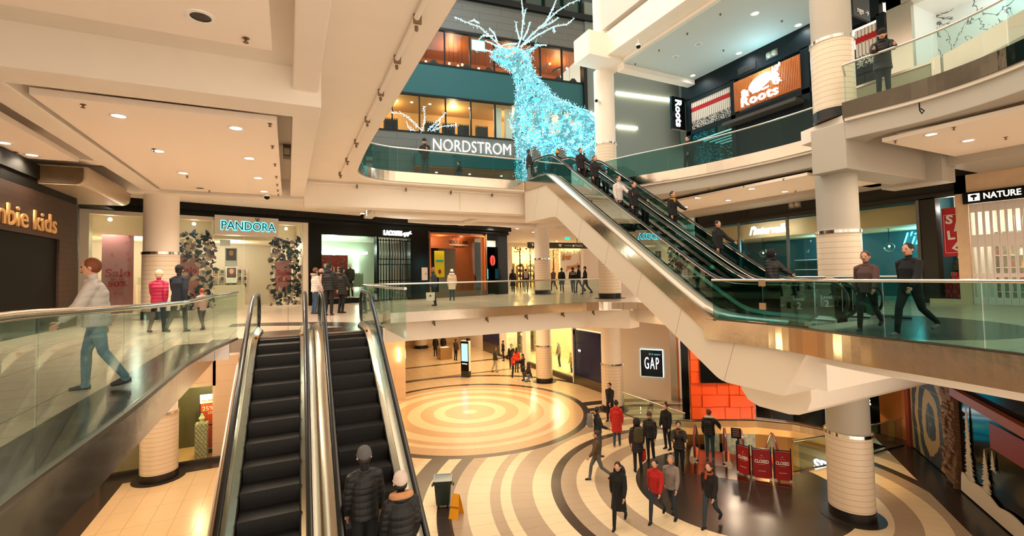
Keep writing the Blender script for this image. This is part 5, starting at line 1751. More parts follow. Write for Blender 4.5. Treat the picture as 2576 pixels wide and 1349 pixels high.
for i, x in enumerate((-3.03, -5.35)):
    t = thing('display_plinth', ['cream diamond-patterned plinth carrying a jewellery case', 'cream diamond-patterned plinth half hidden under the walkway'][i], 'plinth', (x, 21.75, 0.12), 'jewellery plinths')
    MB().box(x - 0.2, 21.55, 0.12, x + 0.2, 21.95, 1.42).build('plinth_body', M_DIA, t)
t = thing('jewellery_case', 'small clear display case with bust on the right plinth', 'display case', (-3.03, 21.75, 1.42))
MB().box(-3.2, 21.58, 1.42, -2.86, 21.92, 1.86).build('glass_case', SHOPG, t)
MB().lathe([(0.001, 0), (0.1, 0), (0.06, 0.06), (0.11, 0.18), (0.05, 0.28), (0.04, 0.34), (0.001, 0.35)], (-3.03, 21.75, 1.42), 14).build('necklace_bust', mat('bust_gold', (230, 214, 170), 0.3), t, smooth=True)
t = thing('poster_stand', 'black poster stand with cream header and orange discount poster', 'poster stand', (-2.85, 22.1, 0.12))
MB().box(-3.15, 22.1, 0.2, -3.12, 22.14, 2.1).box(-2.63, 22.1, 0.2, -2.6, 22.14, 2.1).box(-3.2, 22.0, 0.12, -2.55, 22.3, 0.2).box(-3.15, 22.1, 1.2, -2.6, 22.14, 1.23).build('frame', BLACK, t)
MB().box(-3.14, 22.09, 2.08, -2.6, 22.13, 2.42).build('header', mat('header_cream', (250, 234, 196), 0.5), t)
text('lettering', 'PEOPLES', 0.11, CHAR, plane_m((-2.87, 22.085, 2.18), (1, 0, 0)), t, depth=0.002)
MB().box(-3.12, 22.09, 1.24, -2.62, 22.12, 2.07).box(-3.12, 22.09, 0.3, -2.62, 22.12, 1.18).build('poster', mat('poster_orange', (206, 66, 24), 0.5), t)
text('lettering', '25%', 0.24, mat('header_cream'), plane_m((-2.87, 22.085, 1.86), (1, 0, 0)), t, depth=0.002)
text('lettering', 'OFF', 0.14, mat('header_cream'), plane_m((-2.75, 22.085, 1.68), (1, 0, 0)), t, depth=0.002)
t = thing('poster_strip', 'narrow orange striped poster at the right of the jewellery window', 'poster', (-2.75, 22.6, 0.5))
MB().box(-2.58, 21.62, 0.6, -2.5, 21.64, 2.0).build('sheet', mat('poster_orange'), t)
t = thing('folding_gate', 'pale folding gate glowing behind the ground floor left wall', 'gate', (-6.1, 16, 0.05), 'folding gates')
y = 12.0
while y < 21.4:
    MB().box(-6.16, y, 0.02, -6.1, y + 0.05, 2.6).build('bar', mat('gate_bronze', (120, 96, 70), 0.4, 0.5), t)
    y += 0.17
MB().box(-6.16, 11.5, 0.3, -6.12, 21.5, 0.4).box(-6.16, 11.5, 2.5, -6.12, 21.5, 2.6).build('rail', mat('gate_bronze'), t)
for gy in (13.5, 16.5, 19.5):
    point('shop_lamp', (-7.5, gy, 2.3), 45, (1, 0.82, 0.5), 0.1)
# shop behind the near escalator on the ground floor
t = thing('shop_sign', 'end of a white block-letter sign behind the near escalator', 'sign', (3.0, 25.3, 2.9), 'shop name signs')
text('lettering', 'PEOPLES', 0.5, mat('sign_letter_white'), plane_m((3.1, 26.3, 3.3), (1, 0, 0)), t, depth=0.05, bold=0.01, align='RIGHT', width=2.4)
MB().box(0.6, 26.3, 2.95, 3.2, 26.38, 3.7).build('panel', mat('sign_white'), t)
for i, x in enumerate((5.6, 5.95)):
    t = thing('wall_sconce', f'glowing tube wall lamp on the peach pier behind the near escalator, {("left", "right")[i]} one', 'wall light', (x, 26.2, 2.4), 'tube wall lamps')
    MB().lathe([(0.001, 0), (0.07, 0.02), (0.09, 0.3), (0.07, 0.75), (0.001, 0.77)], (x, 26.25 + 0.25 * i, 2.2), 12).build('tube', emis('sconce', (255, 220, 150), 6), t, smooth=True)
    MB().box(x - 0.05, 26.3 + 0.25 * i, 2.3, x + 0.05, 26.4 + 0.3 * i, 2.8).build('bracket', CHROME, t)

# ---------------------------------------------------------------- lit reindeer
TMP = bpy.data.scenes.new('tmp')


def solid(mb, voxel, smooth_it=4):
    """one continuous skin over overlapping limbs (voxel union, then smoothing)"""
    me = bpy.data.meshes.new('skin')
    me.from_pydata(mb.v, [], mb.f)
    o = bpy.data.objects.new('skin', me)
    TMP.collection.objects.link(o)
    rm = o.modifiers.new('r', 'REMESH')
    rm.mode = 'VOXEL'
    rm.voxel_size = voxel
    if smooth_it:
        sm = o.modifiers.new('s', 'SMOOTH')
        sm.factor, sm.iterations = 0.5, smooth_it
    TMP.view_layers[0].update()
    dg = TMP.view_layers[0].depsgraph
    if dg is None:
        with bpy.context.temp_override(scene=TMP, view_layer=TMP.view_layers[0]):
            dg = bpy.context.evaluated_depsgraph_get()
    out = bpy.data.meshes.new_from_object(o.evaluated_get(dg), depsgraph=dg)
    bpy.data.objects.remove(o)
    bpy.data.meshes.remove(me)
    out.materials.clear()
    return out


def link_mesh(name, me, m, parent, smooth=True):
    off = ORG.get(parent.name, Vector((0, 0, 0)))
    me.name = name
    me.transform(Matrix.Translation(-off))
    for q in (m if isinstance(m, (list, tuple)) else [m]):
        me.materials.append(q)
    if smooth:
        me.polygons.foreach_set('use_smooth', [True] * len(me.polygons))
    o = bpy.data.objects.new(name, me)
    COL.objects.link(o)
    o.parent = parent
    ORG[o.name] = off
    return o


K = 27 / 1157


def sp(x, y, dep=0.0):
    return ond(x, y, 27.0, dep)


stag = thing('lit_reindeer', 'giant standing reindeer figure covered in cyan-white fairy lights', 'light sculpture', (14.0, 23.3, L3))
mb = MB()
mb.tube([sp(1322, 285), sp(1345, 300), sp(1385, 305), sp(1430, 318), sp(1470, 330), sp(1492, 338)], [1.0, 1.45, 1.4, 1.2, 1.15, 0.75], 16)
mb.tube([sp(1345, 265), sp(1338, 240), sp(1326, 205), sp(1312, 175), sp(1300, 152)], [1.25, 0.98, 0.66, 0.62, 0.62], 14)
mb.tube([sp(1322, 150), sp(1300, 150), sp(1272, 146), sp(1250, 140), sp(1238, 137)], [0.4, 0.66, 0.55, 0.36, 0.22], 12)
for x0, x1, y1, dep, top in ((1322, 1314, 462, -0.75, 300), (1372, 1392, 452, 0.75, 320), (1452, 1446, 452, 0.7, 330), (1484, 1486, 462, -0.7, 335)):
    mb.tube([sp(x0, top, dep * 0.6), sp((x0 + x1) / 2, 370, dep), sp(x1, 415, dep), sp(x1 - 2, y1 + 40, dep)], [0.95, 0.5, 0.34, 0.26], 10)
mb.tube([sp(1498, 325), sp(1506, 345)], [0.3, 0.12], 8)
for s in (-1, 1):
    mb.tube([sp(1325, 140, 0.35 * s), sp(1352, 128, 0.9 * s)], [0.2, 0.06], 8)
body = solid(mb, 0.16, 2)
ANT = [[(1275, 128), (1258, 112), (1235, 88), (1205, 58), (1170, 42), (1140, 25)], [(1250, 104), (1243, 78), (1230, 58)], [(1205, 58), (1190, 44), (1182, 40)], [(1240, 92), (1215, 82), (1202, 88)],
       [(1300, 125), (1312, 95), (1316, 50), (1311, -4)], [(1316, 60), (1319, 40), (1323, 30)], [(1308, 100), (1300, 80), (1298, 62)], [(1315, 100), (1327, 80), (1333, 62)],
       [(1310, 118), (1335, 92), (1372, 60), (1400, 35), (1430, 18), (1458, 8)], [(1372, 60), (1388, 30), (1398, 8)], [(1355, 72), (1385, 62), (1404, 52)], [(1318, 112), (1350, 92), (1392, 72), (1425, 68), (1443, 55)], [(1392, 72), (1394, 82), (1393, 88)],
       [(1330, 128), (1350, 116), (1375, 116)], [(1262, 140), (1225, 128), (1196, 130)], [(1300, 110), (1280, 112), (1262, 118)], [(1262, 122), (1240, 112), (1222, 106)]]
m = MB()
for i, br in enumerate(ANT):
    dep = (0.9 if i < 4 else -0.5) * (0.4 if i > 12 else 1)
    m.tube([sp(x, y, dep * k / len(br)) for k, (x, y) in enumerate(br)], [0.055 * (1 - 0.6 * k / len(br)) for k in range(len(br))], 6)
m.build('antlers', mat('antler_white', (190, 220, 226), 0.5), stag)
# wire frame of short bent rods lying on the skin, skin patches, lights
import bisect
polys = [(p.center.copy(), p.normal.copy(), p.area) for p in body.polygons]
cum, tot = [], 0
for p in polys:
    tot += p[2]
    cum.append(tot)


def pick():
    return polys[min(len(polys) - 1, bisect.bisect(cum, rnd.random() * tot))]


m = MB()
for k in range(1500):
    c, n, _ = pick()
    tgt = n.orthogonal().normalized()
    tgt = Matrix.Rotation(rnd.random() * 6.28, 3, n) @ tgt
    L = rnd.uniform(0.15, 0.5)
    bend = n.cross(tgt) * rnd.uniform(-0.12, 0.12)
    m.tube([c - tgt * L, c + bend + n * 0.02, c + tgt * L], 0.011, 4, cap=False)
m.build('wire_frame', mat('frame_cyan', (120, 200, 214), 0.5), stag)
m = MB()
for k in range(5200):
    c, n, _ = pick()
    c = c + n * rnd.uniform(-0.06, 0.12) + Vector((rnd.gauss(0, 0.06), rnd.gauss(0, 0.06), rnd.gauss(0, 0.06)))
    s = 0.021 * rnd.uniform(0.5, 1.3)
    m.add([(c.x + s, c.y, c.z), (c.x - s, c.y, c.z), (c.x, c.y + s, c.z), (c.x, c.y - s, c.z), (c.x, c.y, c.z + s), (c.x, c.y, c.z - s)], [(0, 2, 4), (2, 1, 4), (1, 3, 4), (3, 0, 4), (2, 0, 5), (1, 2, 5), (3, 1, 5), (0, 3, 5)])
for i, br in enumerate(ANT):
    dep = (0.9 if i < 4 else -0.5) * (0.4 if i > 12 else 1)
    pp = [sp(x, y, dep * k / len(br)) for k, (x, y) in enumerate(br)]
    for a, e in zip(pp, pp[1:]):
        for q in range(int((e - a).length / 0.05) + 1):
            c = a.lerp(e, rnd.random()) + Vector((rnd.gauss(0, 0.05), rnd.gauss(0, 0.05), rnd.gauss(0, 0.05)))
            s = 0.019 * rnd.uniform(0.6, 1.3)
            m.add([(c.x + s, c.y, c.z), (c.x - s, c.y, c.z), (c.x, c.y + s, c.z), (c.x, c.y - s, c.z), (c.x, c.y, c.z + s), (c.x, c.y, c.z - s)], [(0, 2, 4), (2, 1, 4), (1, 3, 4), (3, 0, 4), (2, 0, 5), (1, 2, 5), (3, 1, 5), (0, 3, 5)])
m.build('fairy_lights', emis('fairy_cyan', (130, 232, 255), 5), stag, kind='stuff')
b = NB('mesh_patch')
tr = b.n.new('ShaderNodeBsdfTransparent')
mx = b.n.new('ShaderNodeMixShader')
b.b.inputs['Base Color'].default_value = lin((96, 164, 182))
b.b.inputs['Emission Color'].default_value = lin((60, 190, 225))
b.b.inputs['Emission Strength'].default_value = 0.0
b.l.new(b.m_('GREATER_THAN', b.noise(2.6, 3), 0.5), mx.inputs[0])
b.l.new(tr.outputs[0], mx.inputs[1])
b.l.new(b.b.outputs[0], mx.inputs[2])
b.l.new(mx.outputs[0], b.n['Material Output'].inputs[0])
link_mesh('mesh_panels', body, b.m, stag)
for gx, gy, gz, ge in ((13.2, 23.2, 15.6, 130), (14.6, 22.6, 15.4, 130), (15.8, 22.1, 15.0, 90), (12.3, 23.8, 19.4, 140)):
    point('reindeer_glow', (gx, gy, gz), ge, CYAN, 0.06)
point('sign_glow', (19.3, 13.4, 15.9), 45, (0.45, 0.9, 1.0), 0.15)
t = thing('lit_antlers', 'smaller pair of lit blue-white antlers in front of the lower store windows', 'light sculpture', tuple(XN @ Vector((0, -1.2, 17.5))))
m, m2 = MB(), MB()
for br in ([(1062, 330), (1040, 308), (1015, 287), (985, 283)], [(1063, 330), (1068, 300), (1066, 268)], [(1075, 330), (1100, 305), (1122, 283)], [(1085, 330), (1115, 318), (1150, 314)], [(1045, 330), (1028, 322), (1022, 305)], [(1090, 325), (1105, 310), (1108, 300)]):
    pp = [ond(x, y, 31.5) for x, y in br]
    m.tube(pp, 0.03, 5)
    for a, e in zip(pp, pp[1:]):
        for q in range(int((e - a).length / 0.045)):
            c = a.lerp(e, rnd.random()) + Vector((rnd.gauss(0, 0.06), rnd.gauss(0, 0.06), rnd.gauss(0, 0.06)))
            m2.sphere(c, 0.02, 4, 3)
m.build('antler_rods', mat('antler_white'), t)
m2.build('fairy_lights', emis('fairy_blue'), t, kind='stuff')
# ---------------------------------------------------------------- people
SKIN = [mat('skin_light', (206, 152, 122), 0.55), mat('skin_tan', (164, 110, 80), 0.55), mat('skin_dark', (96, 62, 46), 0.55)]


def cloth(c, quilt=False):
    if not quilt:
        return mat('cloth_%d_%d_%d' % c, c, 0.85, noise=0.12, nscale=9)
    key = 'quilted_%d_%d_%d' % c
    if key not in MATS:
        q = NB(key)
        bp = q.n.new('ShaderNodeBump')
        bp.inputs['Strength'].default_value = 0.4
        bp.inputs['Distance'].default_value = 0.02
        q.l.new(q.m_('ABSOLUTE', q.m_('SINE', q.m_('ADD', q.m_('MULTIPLY', q.z, 36.0), q.m_('MULTIPLY', q.noise(7), 1.5)))), bp.inputs['Height'])
        q.l.new(bp.outputs['Normal'], q.b.inputs['Normal'])
        q.b.inputs['Base Color'].default_value = lin(c)
        q.b.inputs['Roughness'].default_value = 0.55
        MATS[key] = q.m
    return MATS[key]


BK, NV, GR, JN, OL = (20, 20, 22), (26, 34, 48), (92, 90, 88), (56, 78, 104), (44, 46, 36)


def vang(pitch, side=0.0):
    """unit vector hanging down, swung forward by pitch and sideways by side"""
    p, s = R(pitch), R(side)
    return Vector((math.sin(s) * math.cos(p), math.sin(p), -math.cos(p) * math.cos(s)))


def person(label, px=None, Dd=None, z=0.0, face=154, h=1.72, pos=None, top=BK, legs=BK, shoe=BK, skin=0, hair=(28, 20, 16), hat=None, hood=None, fur=None, long=0.0,
           stride=0.0, armL=(8, 8, 12), armR=(8, 8, 12), lean=0.0, headp=0.0, headt=0.0, crouch=0.0, longhair=False, scarf=None, puffy=1.0, stripe=None, vox=0.014, near=False, bun=False, wide=1.0):
    if pos is None:
        q = ond(px, 700, Dd)
        pos = (q.x, q.y)
    t = thing('person', label, 'person', (pos[0], pos[1], z))
    k = h / 1.72
    V = Vector
    # legs first: they set the pelvis height
    th, sh = 0.43, 0.44
    if crouch:
        la = [(95 * crouch, 130 * crouch), (70 * crouch, 125 * crouch)]
    else:
        la = [(26 * stride, 8 + 10 * abs(stride)), (-20 * stride, 8 + 26 * abs(stride))]
    hip0 = 0.92
    feet = []
    for i, (a, kb) in enumerate(la):
        kn = vang(a) * th
        an = kn + vang(a - kb) * sh
        feet.append((kn, an, a - kb))
    low = min(f[1].z for f in feet)
    pz = -low + 0.085
    P = V((0, 0, pz))
    ln = R(lean)
    upv = V((0, math.sin(ln), math.cos(ln)))
    fw = V((0, math.cos(ln), -math.sin(ln)))
    chest, neck = P + upv * 0.34, P + upv * 0.525
    hp = R(lean * 0.3 + headp)
    hup = V((0, math.sin(hp), math.cos(hp)))
    ht = Matrix.Rotation(R(headt), 3, 'Z')
    hfw = ht @ V((0, math.cos(hp), -math.sin(hp)))
    hrt = hfw.cross(hup)
    hc = neck + hup * 0.155 + hfw * 0.022
    segs = []          # (a, b, radius, material slot): 0 skin 1 trousers 2 shoes 3 shirt
    mb = MB()

    def limb(pts, rs, slot, n=10, ry=None):
        mb.tube(pts, rs, n, ry=ry)
        for a, b_, r1 in zip(pts, pts[1:], rs):
            segs.append((V(a), V(b_), r1, slot))
    limb([P - upv * 0.06, P + upv * 0.06, P + upv * 0.2, chest, P + upv * 0.45, neck - upv * 0.02], [0.13, 0.145, 0.125, 0.15, 0.115, 0.06], 3, 14, ry=0.72)
    limb([neck - upv * 0.05, neck + hup * 0.09], [0.056, 0.054], 0)
    mb.sphere(hc + hup * 0.015, 0.098, 16, 12, (0.8, 0.95, 1.18))
    segs.append((hc - hup * 0.03, hc + hup * 0.05, 0.085, 0))
    limb([hc - hup * 0.055 + hfw * 0.035, hc - hup * 0.085 + hfw * 0.06], [0.052, 0.034], 0, 8)
    limb([hc + hup * 0.012 + hfw * 0.085, hc - hup * 0.022 + hfw * 0.108], [0.012, 0.017], 0, 6)
    for s in (-1, 1):
        limb([hc + hrt * 0.078 * s + hup * 0.02, hc + hrt * 0.092 * s - hup * 0.02 - hfw * 0.012], [0.02, 0.016], 0, 6)
    for i, (kn, an, sa) in enumerate(feet):
        s = -1 if i else 1
        hj = P + V((0.088 * s * wide, 0, -0.02))
        K, A = hj + kn, hj + an + V((0.012 * s, 0, 0))
        limb([hj + V((0, 0, 0.05)), hj.lerp(K, 0.4), K, K.lerp(A, 0.35), A], [0.095, 0.085, 0.062, 0.06, 0.046], 1)
        tilt = 0 if an.z < low + 0.03 else min(0.6, (an.z - low) * 2.2)
        fd = V((0.03 * s, math.cos(tilt), -math.sin(tilt))).normalized()
        limb([A - fd * 0.055 - V((0, 0, 0.045)), A + fd * 0.06 - V((0, 0, 0.045)), A + fd * 0.165 - V((0, 0, 0.055))], [0.042, 0.046, 0.032], 2, 8)
    hands, arms = [], []
    for s, (ap, ab, el) in ((1, armR), (-1, armL)):
        sj = P + upv * 0.445 + V((0.165 * s, 0, 0))
        u1 = vang(ap - lean * 0.0, ab * s)
        E = sj + u1 * 0.285
        u2 = vang(ap + el, ab * s * 0.4 - (el * 0.12) * s)
        Wv = E + u2 * 0.25
        limb([sj - u1 * 0.01, sj.lerp(E, 0.5), E, E.lerp(Wv, 0.4), Wv], [0.056, 0.052, 0.043, 0.041, 0.028], 3)
        palm = Wv + u2 * 0.055
        side = u2.cross(V((s, 0, 0))).normalized()
        limb([Wv, palm, Wv + u2 * 0.09], [0.027, 0.036, 0.03], 0, 8, ry=0.6)
        arms.append((sj, E, Wv))
        hands.append((Wv, u2, side, s))
    body = solid(mb, vox, 3)
    import numpy as np
    co = np.empty(len(body.polygons) * 3)
    body.polygons.foreach_get('center', co)
    co = co.reshape(-1, 3)
    best = np.full(len(co), 9.0)
    idx = np.zeros(len(co), dtype=np.int32)
    for a, b_, r1, sl in segs:
        a, b_ = np.array(a), np.array(b_)
        d = b_ - a
        u = np.clip(((co - a) @ d) / max(1e-9, d @ d), 0, 1)
        dd = np.linalg.norm(co - a - u[:, None] * d, axis=1) - r1
        w = dd < best
        best[w] = dd[w]
        idx[w] = sl
    nv = len(body.vertices)
    cv = np.empty(nv * 3)
    body.vertices.foreach_get('co', cv)
    vs = [tuple(v) for v in cv.reshape(-1, 3)]
    fs = [tuple(p.vertices) for p in body.polygons]
    mi = list(idx)
    bpy.data.meshes.remove(body)
    fb = MB()
    for Wv, u2, side, s in hands:          # four fingers and a thumb of unequal length, curled a little
        ax = V((s, 0, 0))
        ax = (ax - u2 * ax.dot(u2)).normalized()
        acr = u2.cross(ax).normalized()
        inn = -ax
        for q, (off, L) in enumerate(((-0.027, 0.064), (-0.009, 0.074), (0.009, 0.07), (0.026, 0.054))):
            b0 = Wv + u2 * 0.082 + acr * off
            b1 = b0 + u2 * (L * 0.55) + inn * 0.006
            b2 = b1 + u2 * (L * 0.38) + inn * (0.018 + 0.003 * q)
            fb.tube([b0 - u2 * 0.02, b1, b2], [0.0095, 0.0088, 0.007], 6)
        sd = 1 if acr.y > 0 else -1
        b0 = Wv + u2 * 0.03 + acr * (0.024 * sd)
        fb.tube([b0 - acr * 0.012 * sd, b0 + acr * 0.026 * sd + u2 * 0.026 + inn * 0.006, b0 + acr * 0.032 * sd + u2 * 0.056 + inn * 0.014], [0.012, 0.0105, 0.0078], 6)
    n0 = len(vs)
    vs += fb.v
    fs += [tuple(i + n0 for i in f) for f in fb.f]
    mi += [0] * len(fb.f)
    me = bpy.data.meshes.new('body')
    me.from_pydata([(a * k, b_ * k, c * k) for a, b_, c in vs], [], fs)
    for m_ in (SKIN[skin], cloth(legs), cloth(shoe), cloth(top)):
        me.materials.append(m_)
    me.polygons.foreach_set('material_index', mi)
    me.polygons.foreach_set('use_smooth', [True] * len(fs))
    o = bpy.data.objects.new('body', me)
    COL.objects.link(o)
    o.parent = t

    def part(name, mb_, m_, vx=None):
        if vx:
            me_ = solid(mb_, vx, 3)
        else:
            me_ = bpy.data.meshes.new(name)
            me_.from_pydata(mb_.v, [], mb_.f)
        me_.name = name
        me_.transform(Matrix.Scale(k, 4))
        me_.materials.append(m_)
        me_.polygons.foreach_set('use_smooth', [True] * len(me_.polygons))
        o_ = bpy.data.objects.new(name, me_)
        COL.objects.link(o_)
        o_.parent = t
        return o_
    # jacket or coat
    c = MB()
    hem = P - V((0, 0, 0.1 + long))
    f = 0.012 * puffy
    c.tube([hem, P - V((0, 0, 0.02)), P + upv * 0.2, chest, P + upv * 0.46, P + upv * 0.525], [0.17 + f + 0.04 * long + 0.03 * abs(stride) * (1 if long > 0.1 else 0), 0.16 + f, 0.148 + f, 0.166 + f, 0.118 + f * 0.6, 0.07], 16, ry=0.8)
    for sj, E, Wv in arms:
        c.tube([P + upv * 0.51 + V((0.05 if sj.x > 0 else -0.05, 0, 0)), sj.lerp(P + upv * 0.5, 0.45), sj + V((0, 0, -0.005)), sj.lerp(E, 0.5), E, E.lerp(Wv, 0.5), Wv], [0.045, 0.062 + f * 0.4, 0.066 + f * 0.5, 0.062 + f * 0.6, 0.06 + f * 0.5, 0.054 + f * 0.5, 0.043], 10)
    if hood == 'down' or fur:
        for a in range(7):
            an = math.pi * (a / 6.0)
            c.sphere(neck + V((0.09 * math.cos(an), -0.085 * math.sin(an) - 0.01, 0.0)) - upv * 0.005, 0.05, 8, 6)
    c.tube([neck - upv * 0.012 + V((0.07 * math.cos(a), 0.068 * math.sin(a) + 0.004, 0)) for a in [2 * math.pi * q / 14 for q in range(15)]], 0.024, 8)
    part('coat', c, cloth(top, puffy >= 2), vox)
    if stripe:
        c = MB()
        for q in (-0.02, 0.05, 0.12):
            c.tube([chest + upv * q + V((-0.17, -0.1, 0)), chest + upv * q + V((0, -0.19 - f, 0)), chest + upv * q + V((0.17, -0.1, 0))], 0.014, 6)
        part('stripes', c, cloth(stripe))
    if fur:
        c = MB()
        ring = [neck + V((0.12 * math.cos(a), -0.03 + 0.105 * math.sin(a), 0.02 - 0.03 * math.sin(a))) for a in [2 * math.pi * q / 16 for q in range(17)]]
        c.tube(ring, 0.045, 8)
        part('fur_trim', c, mat('fur_%d_%d_%d' % fur, fur, 0.95, noise=0.3, nscale=40))
    if scarf:
        c = MB()
        c.tube([neck + V((0.085 * math.cos(a), 0.085 * math.sin(a) + 0.01, -0.005)) for a in [2 * math.pi * q / 14 for q in range(15)]], 0.035, 8)
        c.tube([neck + V((0.04, 0.1, 0)), chest + V((0.05, 0.17, 0.05))], [0.035, 0.04], 8, ry=0.5)
        part('scarf', c, cloth(scarf))
    # head gear
    if hood == 'up':
        c = MB()
        c.sphere(hc + hup * 0.01 - hfw * 0.035, 0.135, 14, 10, (0.95, 1.0, 1.12))
        c.tube([hc - hup * 0.1 - hfw * 0.04, neck - upv * 0.03], [0.11, 0.12], 10)
        part('hood', c, cloth(top))
    elif hat:
        c = MB()
        c.sphere(hc + hup * 0.055 - hfw * 0.008, 0.112, 14, 10, (0.86, 0.98, 0.95))
        c.tube([hc + hup * 0.035 + (hfw * math.cos(a) * 0.1 + hrt * math.sin(a) * 0.09) for a in [2 * math.pi * q / 14 for q in range(15)]], 0.015, 6)
        part('knit_hat', c, cloth(hat))
    if hair and hood != 'up':
        c = MB()
        if not hat:
            c.sphere(hc + hup * 0.035 - hfw * 0.022, 0.107, 14, 10, (0.86, 0.94, 1.06))
        else:
            c.sphere(hc - hup * 0.02 - hfw * 0.03, 0.088, 12, 8, (0.98, 0.8, 0.8))
        if longhair:
            c.tube([hc - hfw * 0.05, hc - hup * 0.12 - hfw * 0.07, chest + upv * 0.08 - fw * 0.15], [0.09, 0.1, 0.055], 10, ry=0.6)
        if bun:
            c.sphere(hc + hup * 0.15 - hfw * 0.03, 0.05, 10, 8)
        part('hair', c, mat('hair_%d_%d_%d' % hair, hair, 0.6))
    if near:
        c = MB()
        for s in (-1, 1):
            c.sphere(hc + hup * 0.02 + hfw * 0.083 + hrt * 0.033 * s, 0.011, 8, 6)
        c.tube([hc - hup * 0.052 + hfw * 0.088 + hrt * x for x in (-0.024, 0, 0.024)], 0.006, 6)
        part('facial_features', c, mat('eye_dark', (40, 22, 20), 0.3))
    t.rotation_euler = (0, 0, R(face))
    Rz = Matrix.Rotation(R(face), 3, 'Z')
    base = V((pos[0], pos[1], z))
    return {'hands': [base + Rz @ ((Wv + u2 * 0.1) * k) for Wv, u2, _, _ in hands], 'back': base + Rz @ ((chest + V((0, -0.2, 0.0))) * k), 'head': base + Rz @ (hc * k), 'obj': t}


def bag(p, w, d, h, label, c, face=0, mark=None, name='shopping_bag'):
    t = thing(name, label, 'bag', (p.x, p.y, p.z - h - 0.16), 'carried bags', R(face))
    m_ = MB()
    m_.add([(-w / 2 * 0.9, -d / 2, 0), (w / 2 * 0.9, -d / 2, 0), (w / 2 * 0.9, d / 2, 0), (-w / 2 * 0.9, d / 2, 0), (-w / 2, -d / 3, h), (w / 2, -d / 3, h), (w / 2, d / 3, h), (-w / 2, d / 3, h)], [(3, 2, 1, 0), (0, 1, 5, 4), (1, 2, 6, 5), (2, 3, 7, 6), (3, 0, 4, 7)])
    m_.build('bag_body', mat('bag_%d_%d_%d' % c, c, 0.5), t, local=True)
    MB().tube([(-w * 0.2, 0, h), (-w * 0.13, 0, h + 0.13), (0, 0, h + 0.16), (w * 0.13, 0, h + 0.13), (w * 0.2, 0, h)], 0.007, 6).build('bag_handle', CHAR, t, local=True)
    if mark:
        m_ = MB()
        m_.strip([[(0.06 * math.cos(a) * (1 if q % 2 else 0.4), y, h * 0.6 + 0.06 * math.sin(a) * (1 if q % 2 else 0.4)) for q, a in enumerate([math.pi * q / 5 for q in range(10)])] for y in (-d / 2 - 0.004, -d / 2 + 0.01)])
        m_.build('star_print', CHAR, t, local=True)
    return t


def backpack(p, label, c, face):
    t = thing('backpack', label, 'backpack', (p.x, p.y, p.z - 0.22), 'backpacks worn by shoppers', R(face))
    m_ = MB()
    m_.strip([[(x * s, y * 0.9 - 0.03, z) for x, y in ((-0.15, 0), (-0.15, -0.1), (-0.1, -0.16), (0.1, -0.16), (0.15, -0.1), (0.15, 0))] for z, s in ((0, 0.9), (0.05, 1.0), (0.35, 1.0), (0.44, 0.8), (0.48, 0.5))])
    m_.build('pack_body', cloth(c), t, smooth=50, local=True)
    MB().box(-0.1, -0.2, 0.06, 0.1, -0.16, 0.22).build('front_pocket', cloth(c), t, local=True)
    MB().tube([(-0.1, 0, 0.44), (-0.12, 0.1, 0.46), (-0.12, 0.22, 0.3), (-0.13, 0.1, 0.06)], 0.02, 6).build('strap', CHAR, t, local=True)
    MB().tube([(0.1, 0, 0.44), (0.12, 0.1, 0.46), (0.12, 0.22, 0.3), (0.13, 0.1, 0.06)], 0.02, 6).build('strap', CHAR, t, local=True)
    return t


WALK = dict(armL=(24, 8, 18), armR=(-18, 8, 14))
# left walkway, level two
person('person in a pale grey puffer jacket and light jeans striding along the left rail', pos=(-2.1, 7.3), z=L2, face=100, h=1.56, top=(200, 190, 184), legs=(110, 138, 156), shoe=(70, 66, 62), hair=(120, 60, 24), stride=0.55, lean=5, near=True, puffy=2.5, vox=0.011, **WALK)
person('person in a magenta jacket with pale hat and dark trousers by the round column', pos=(-3.0, 14.7), z=L2, face=-10, h=1.56, top=(176, 30, 74), legs=BK, hair=(200, 180, 150), hat=(216, 196, 170), stride=0.5, puffy=2, vox=0.012, **WALK)
person('person in a navy jacket and dark cap walking beside the magenta jacket', pos=(-2.5, 14.3), z=L2, face=-20, h=1.68, top=NV, legs=BK, hat=BK, stride=0.6, vox=0.012, **WALK)
person('small child with ginger hair and a pale top beside the navy jacket', pos=(-2.05, 14.6), z=L2, face=40, h=1.08, top=(190, 150, 140), legs=BK, hair=(140, 62, 24), stride=0.5, vox=0.012)
# queue at the black shop
person('tall man in a black puffer jacket looking into the shop window, back turned', px=828, Dd=16.3, z=L2, face=-30, h=1.80, top=(16, 16, 18), legs=BK, shoe=(90, 50, 34), hood='down', puffy=3, vox=0.011)
person('man in a dark olive coat and hood facing the mannequin, hands in pockets', px=860, Dd=17.3, z=L2, face=-60, h=1.70, top=(24, 26, 24), legs=BK, hood='down', hat=(34, 34, 32), puffy=2.5, long=0.15, vox=0.012, armL=(20, 6, 30), armR=(20, 6, 30))
w1 = person('woman in a white jacket with fur collar and brown knit hat', px=793, Dd=17.2, z=L2, face=-70, h=1.66, top=(222, 212, 206), legs=JN, hat=(112, 80, 56), fur=(180, 156, 136), puffy=2, vox=0.012, armR=(14, 8, 30))
bag(w1['hands'][0], 0.2, 0.1, 0.25, 'small white carrier bag held by the woman in the white jacket', (226, 222, 214), -30)
person('person in a dusty pink coat and hat half hidden behind the queue', px=808, Dd=18.2, z=L2, face=-40, h=1.64, top=(200, 158, 150), legs=JN, hat=(196, 160, 150), puffy=2)
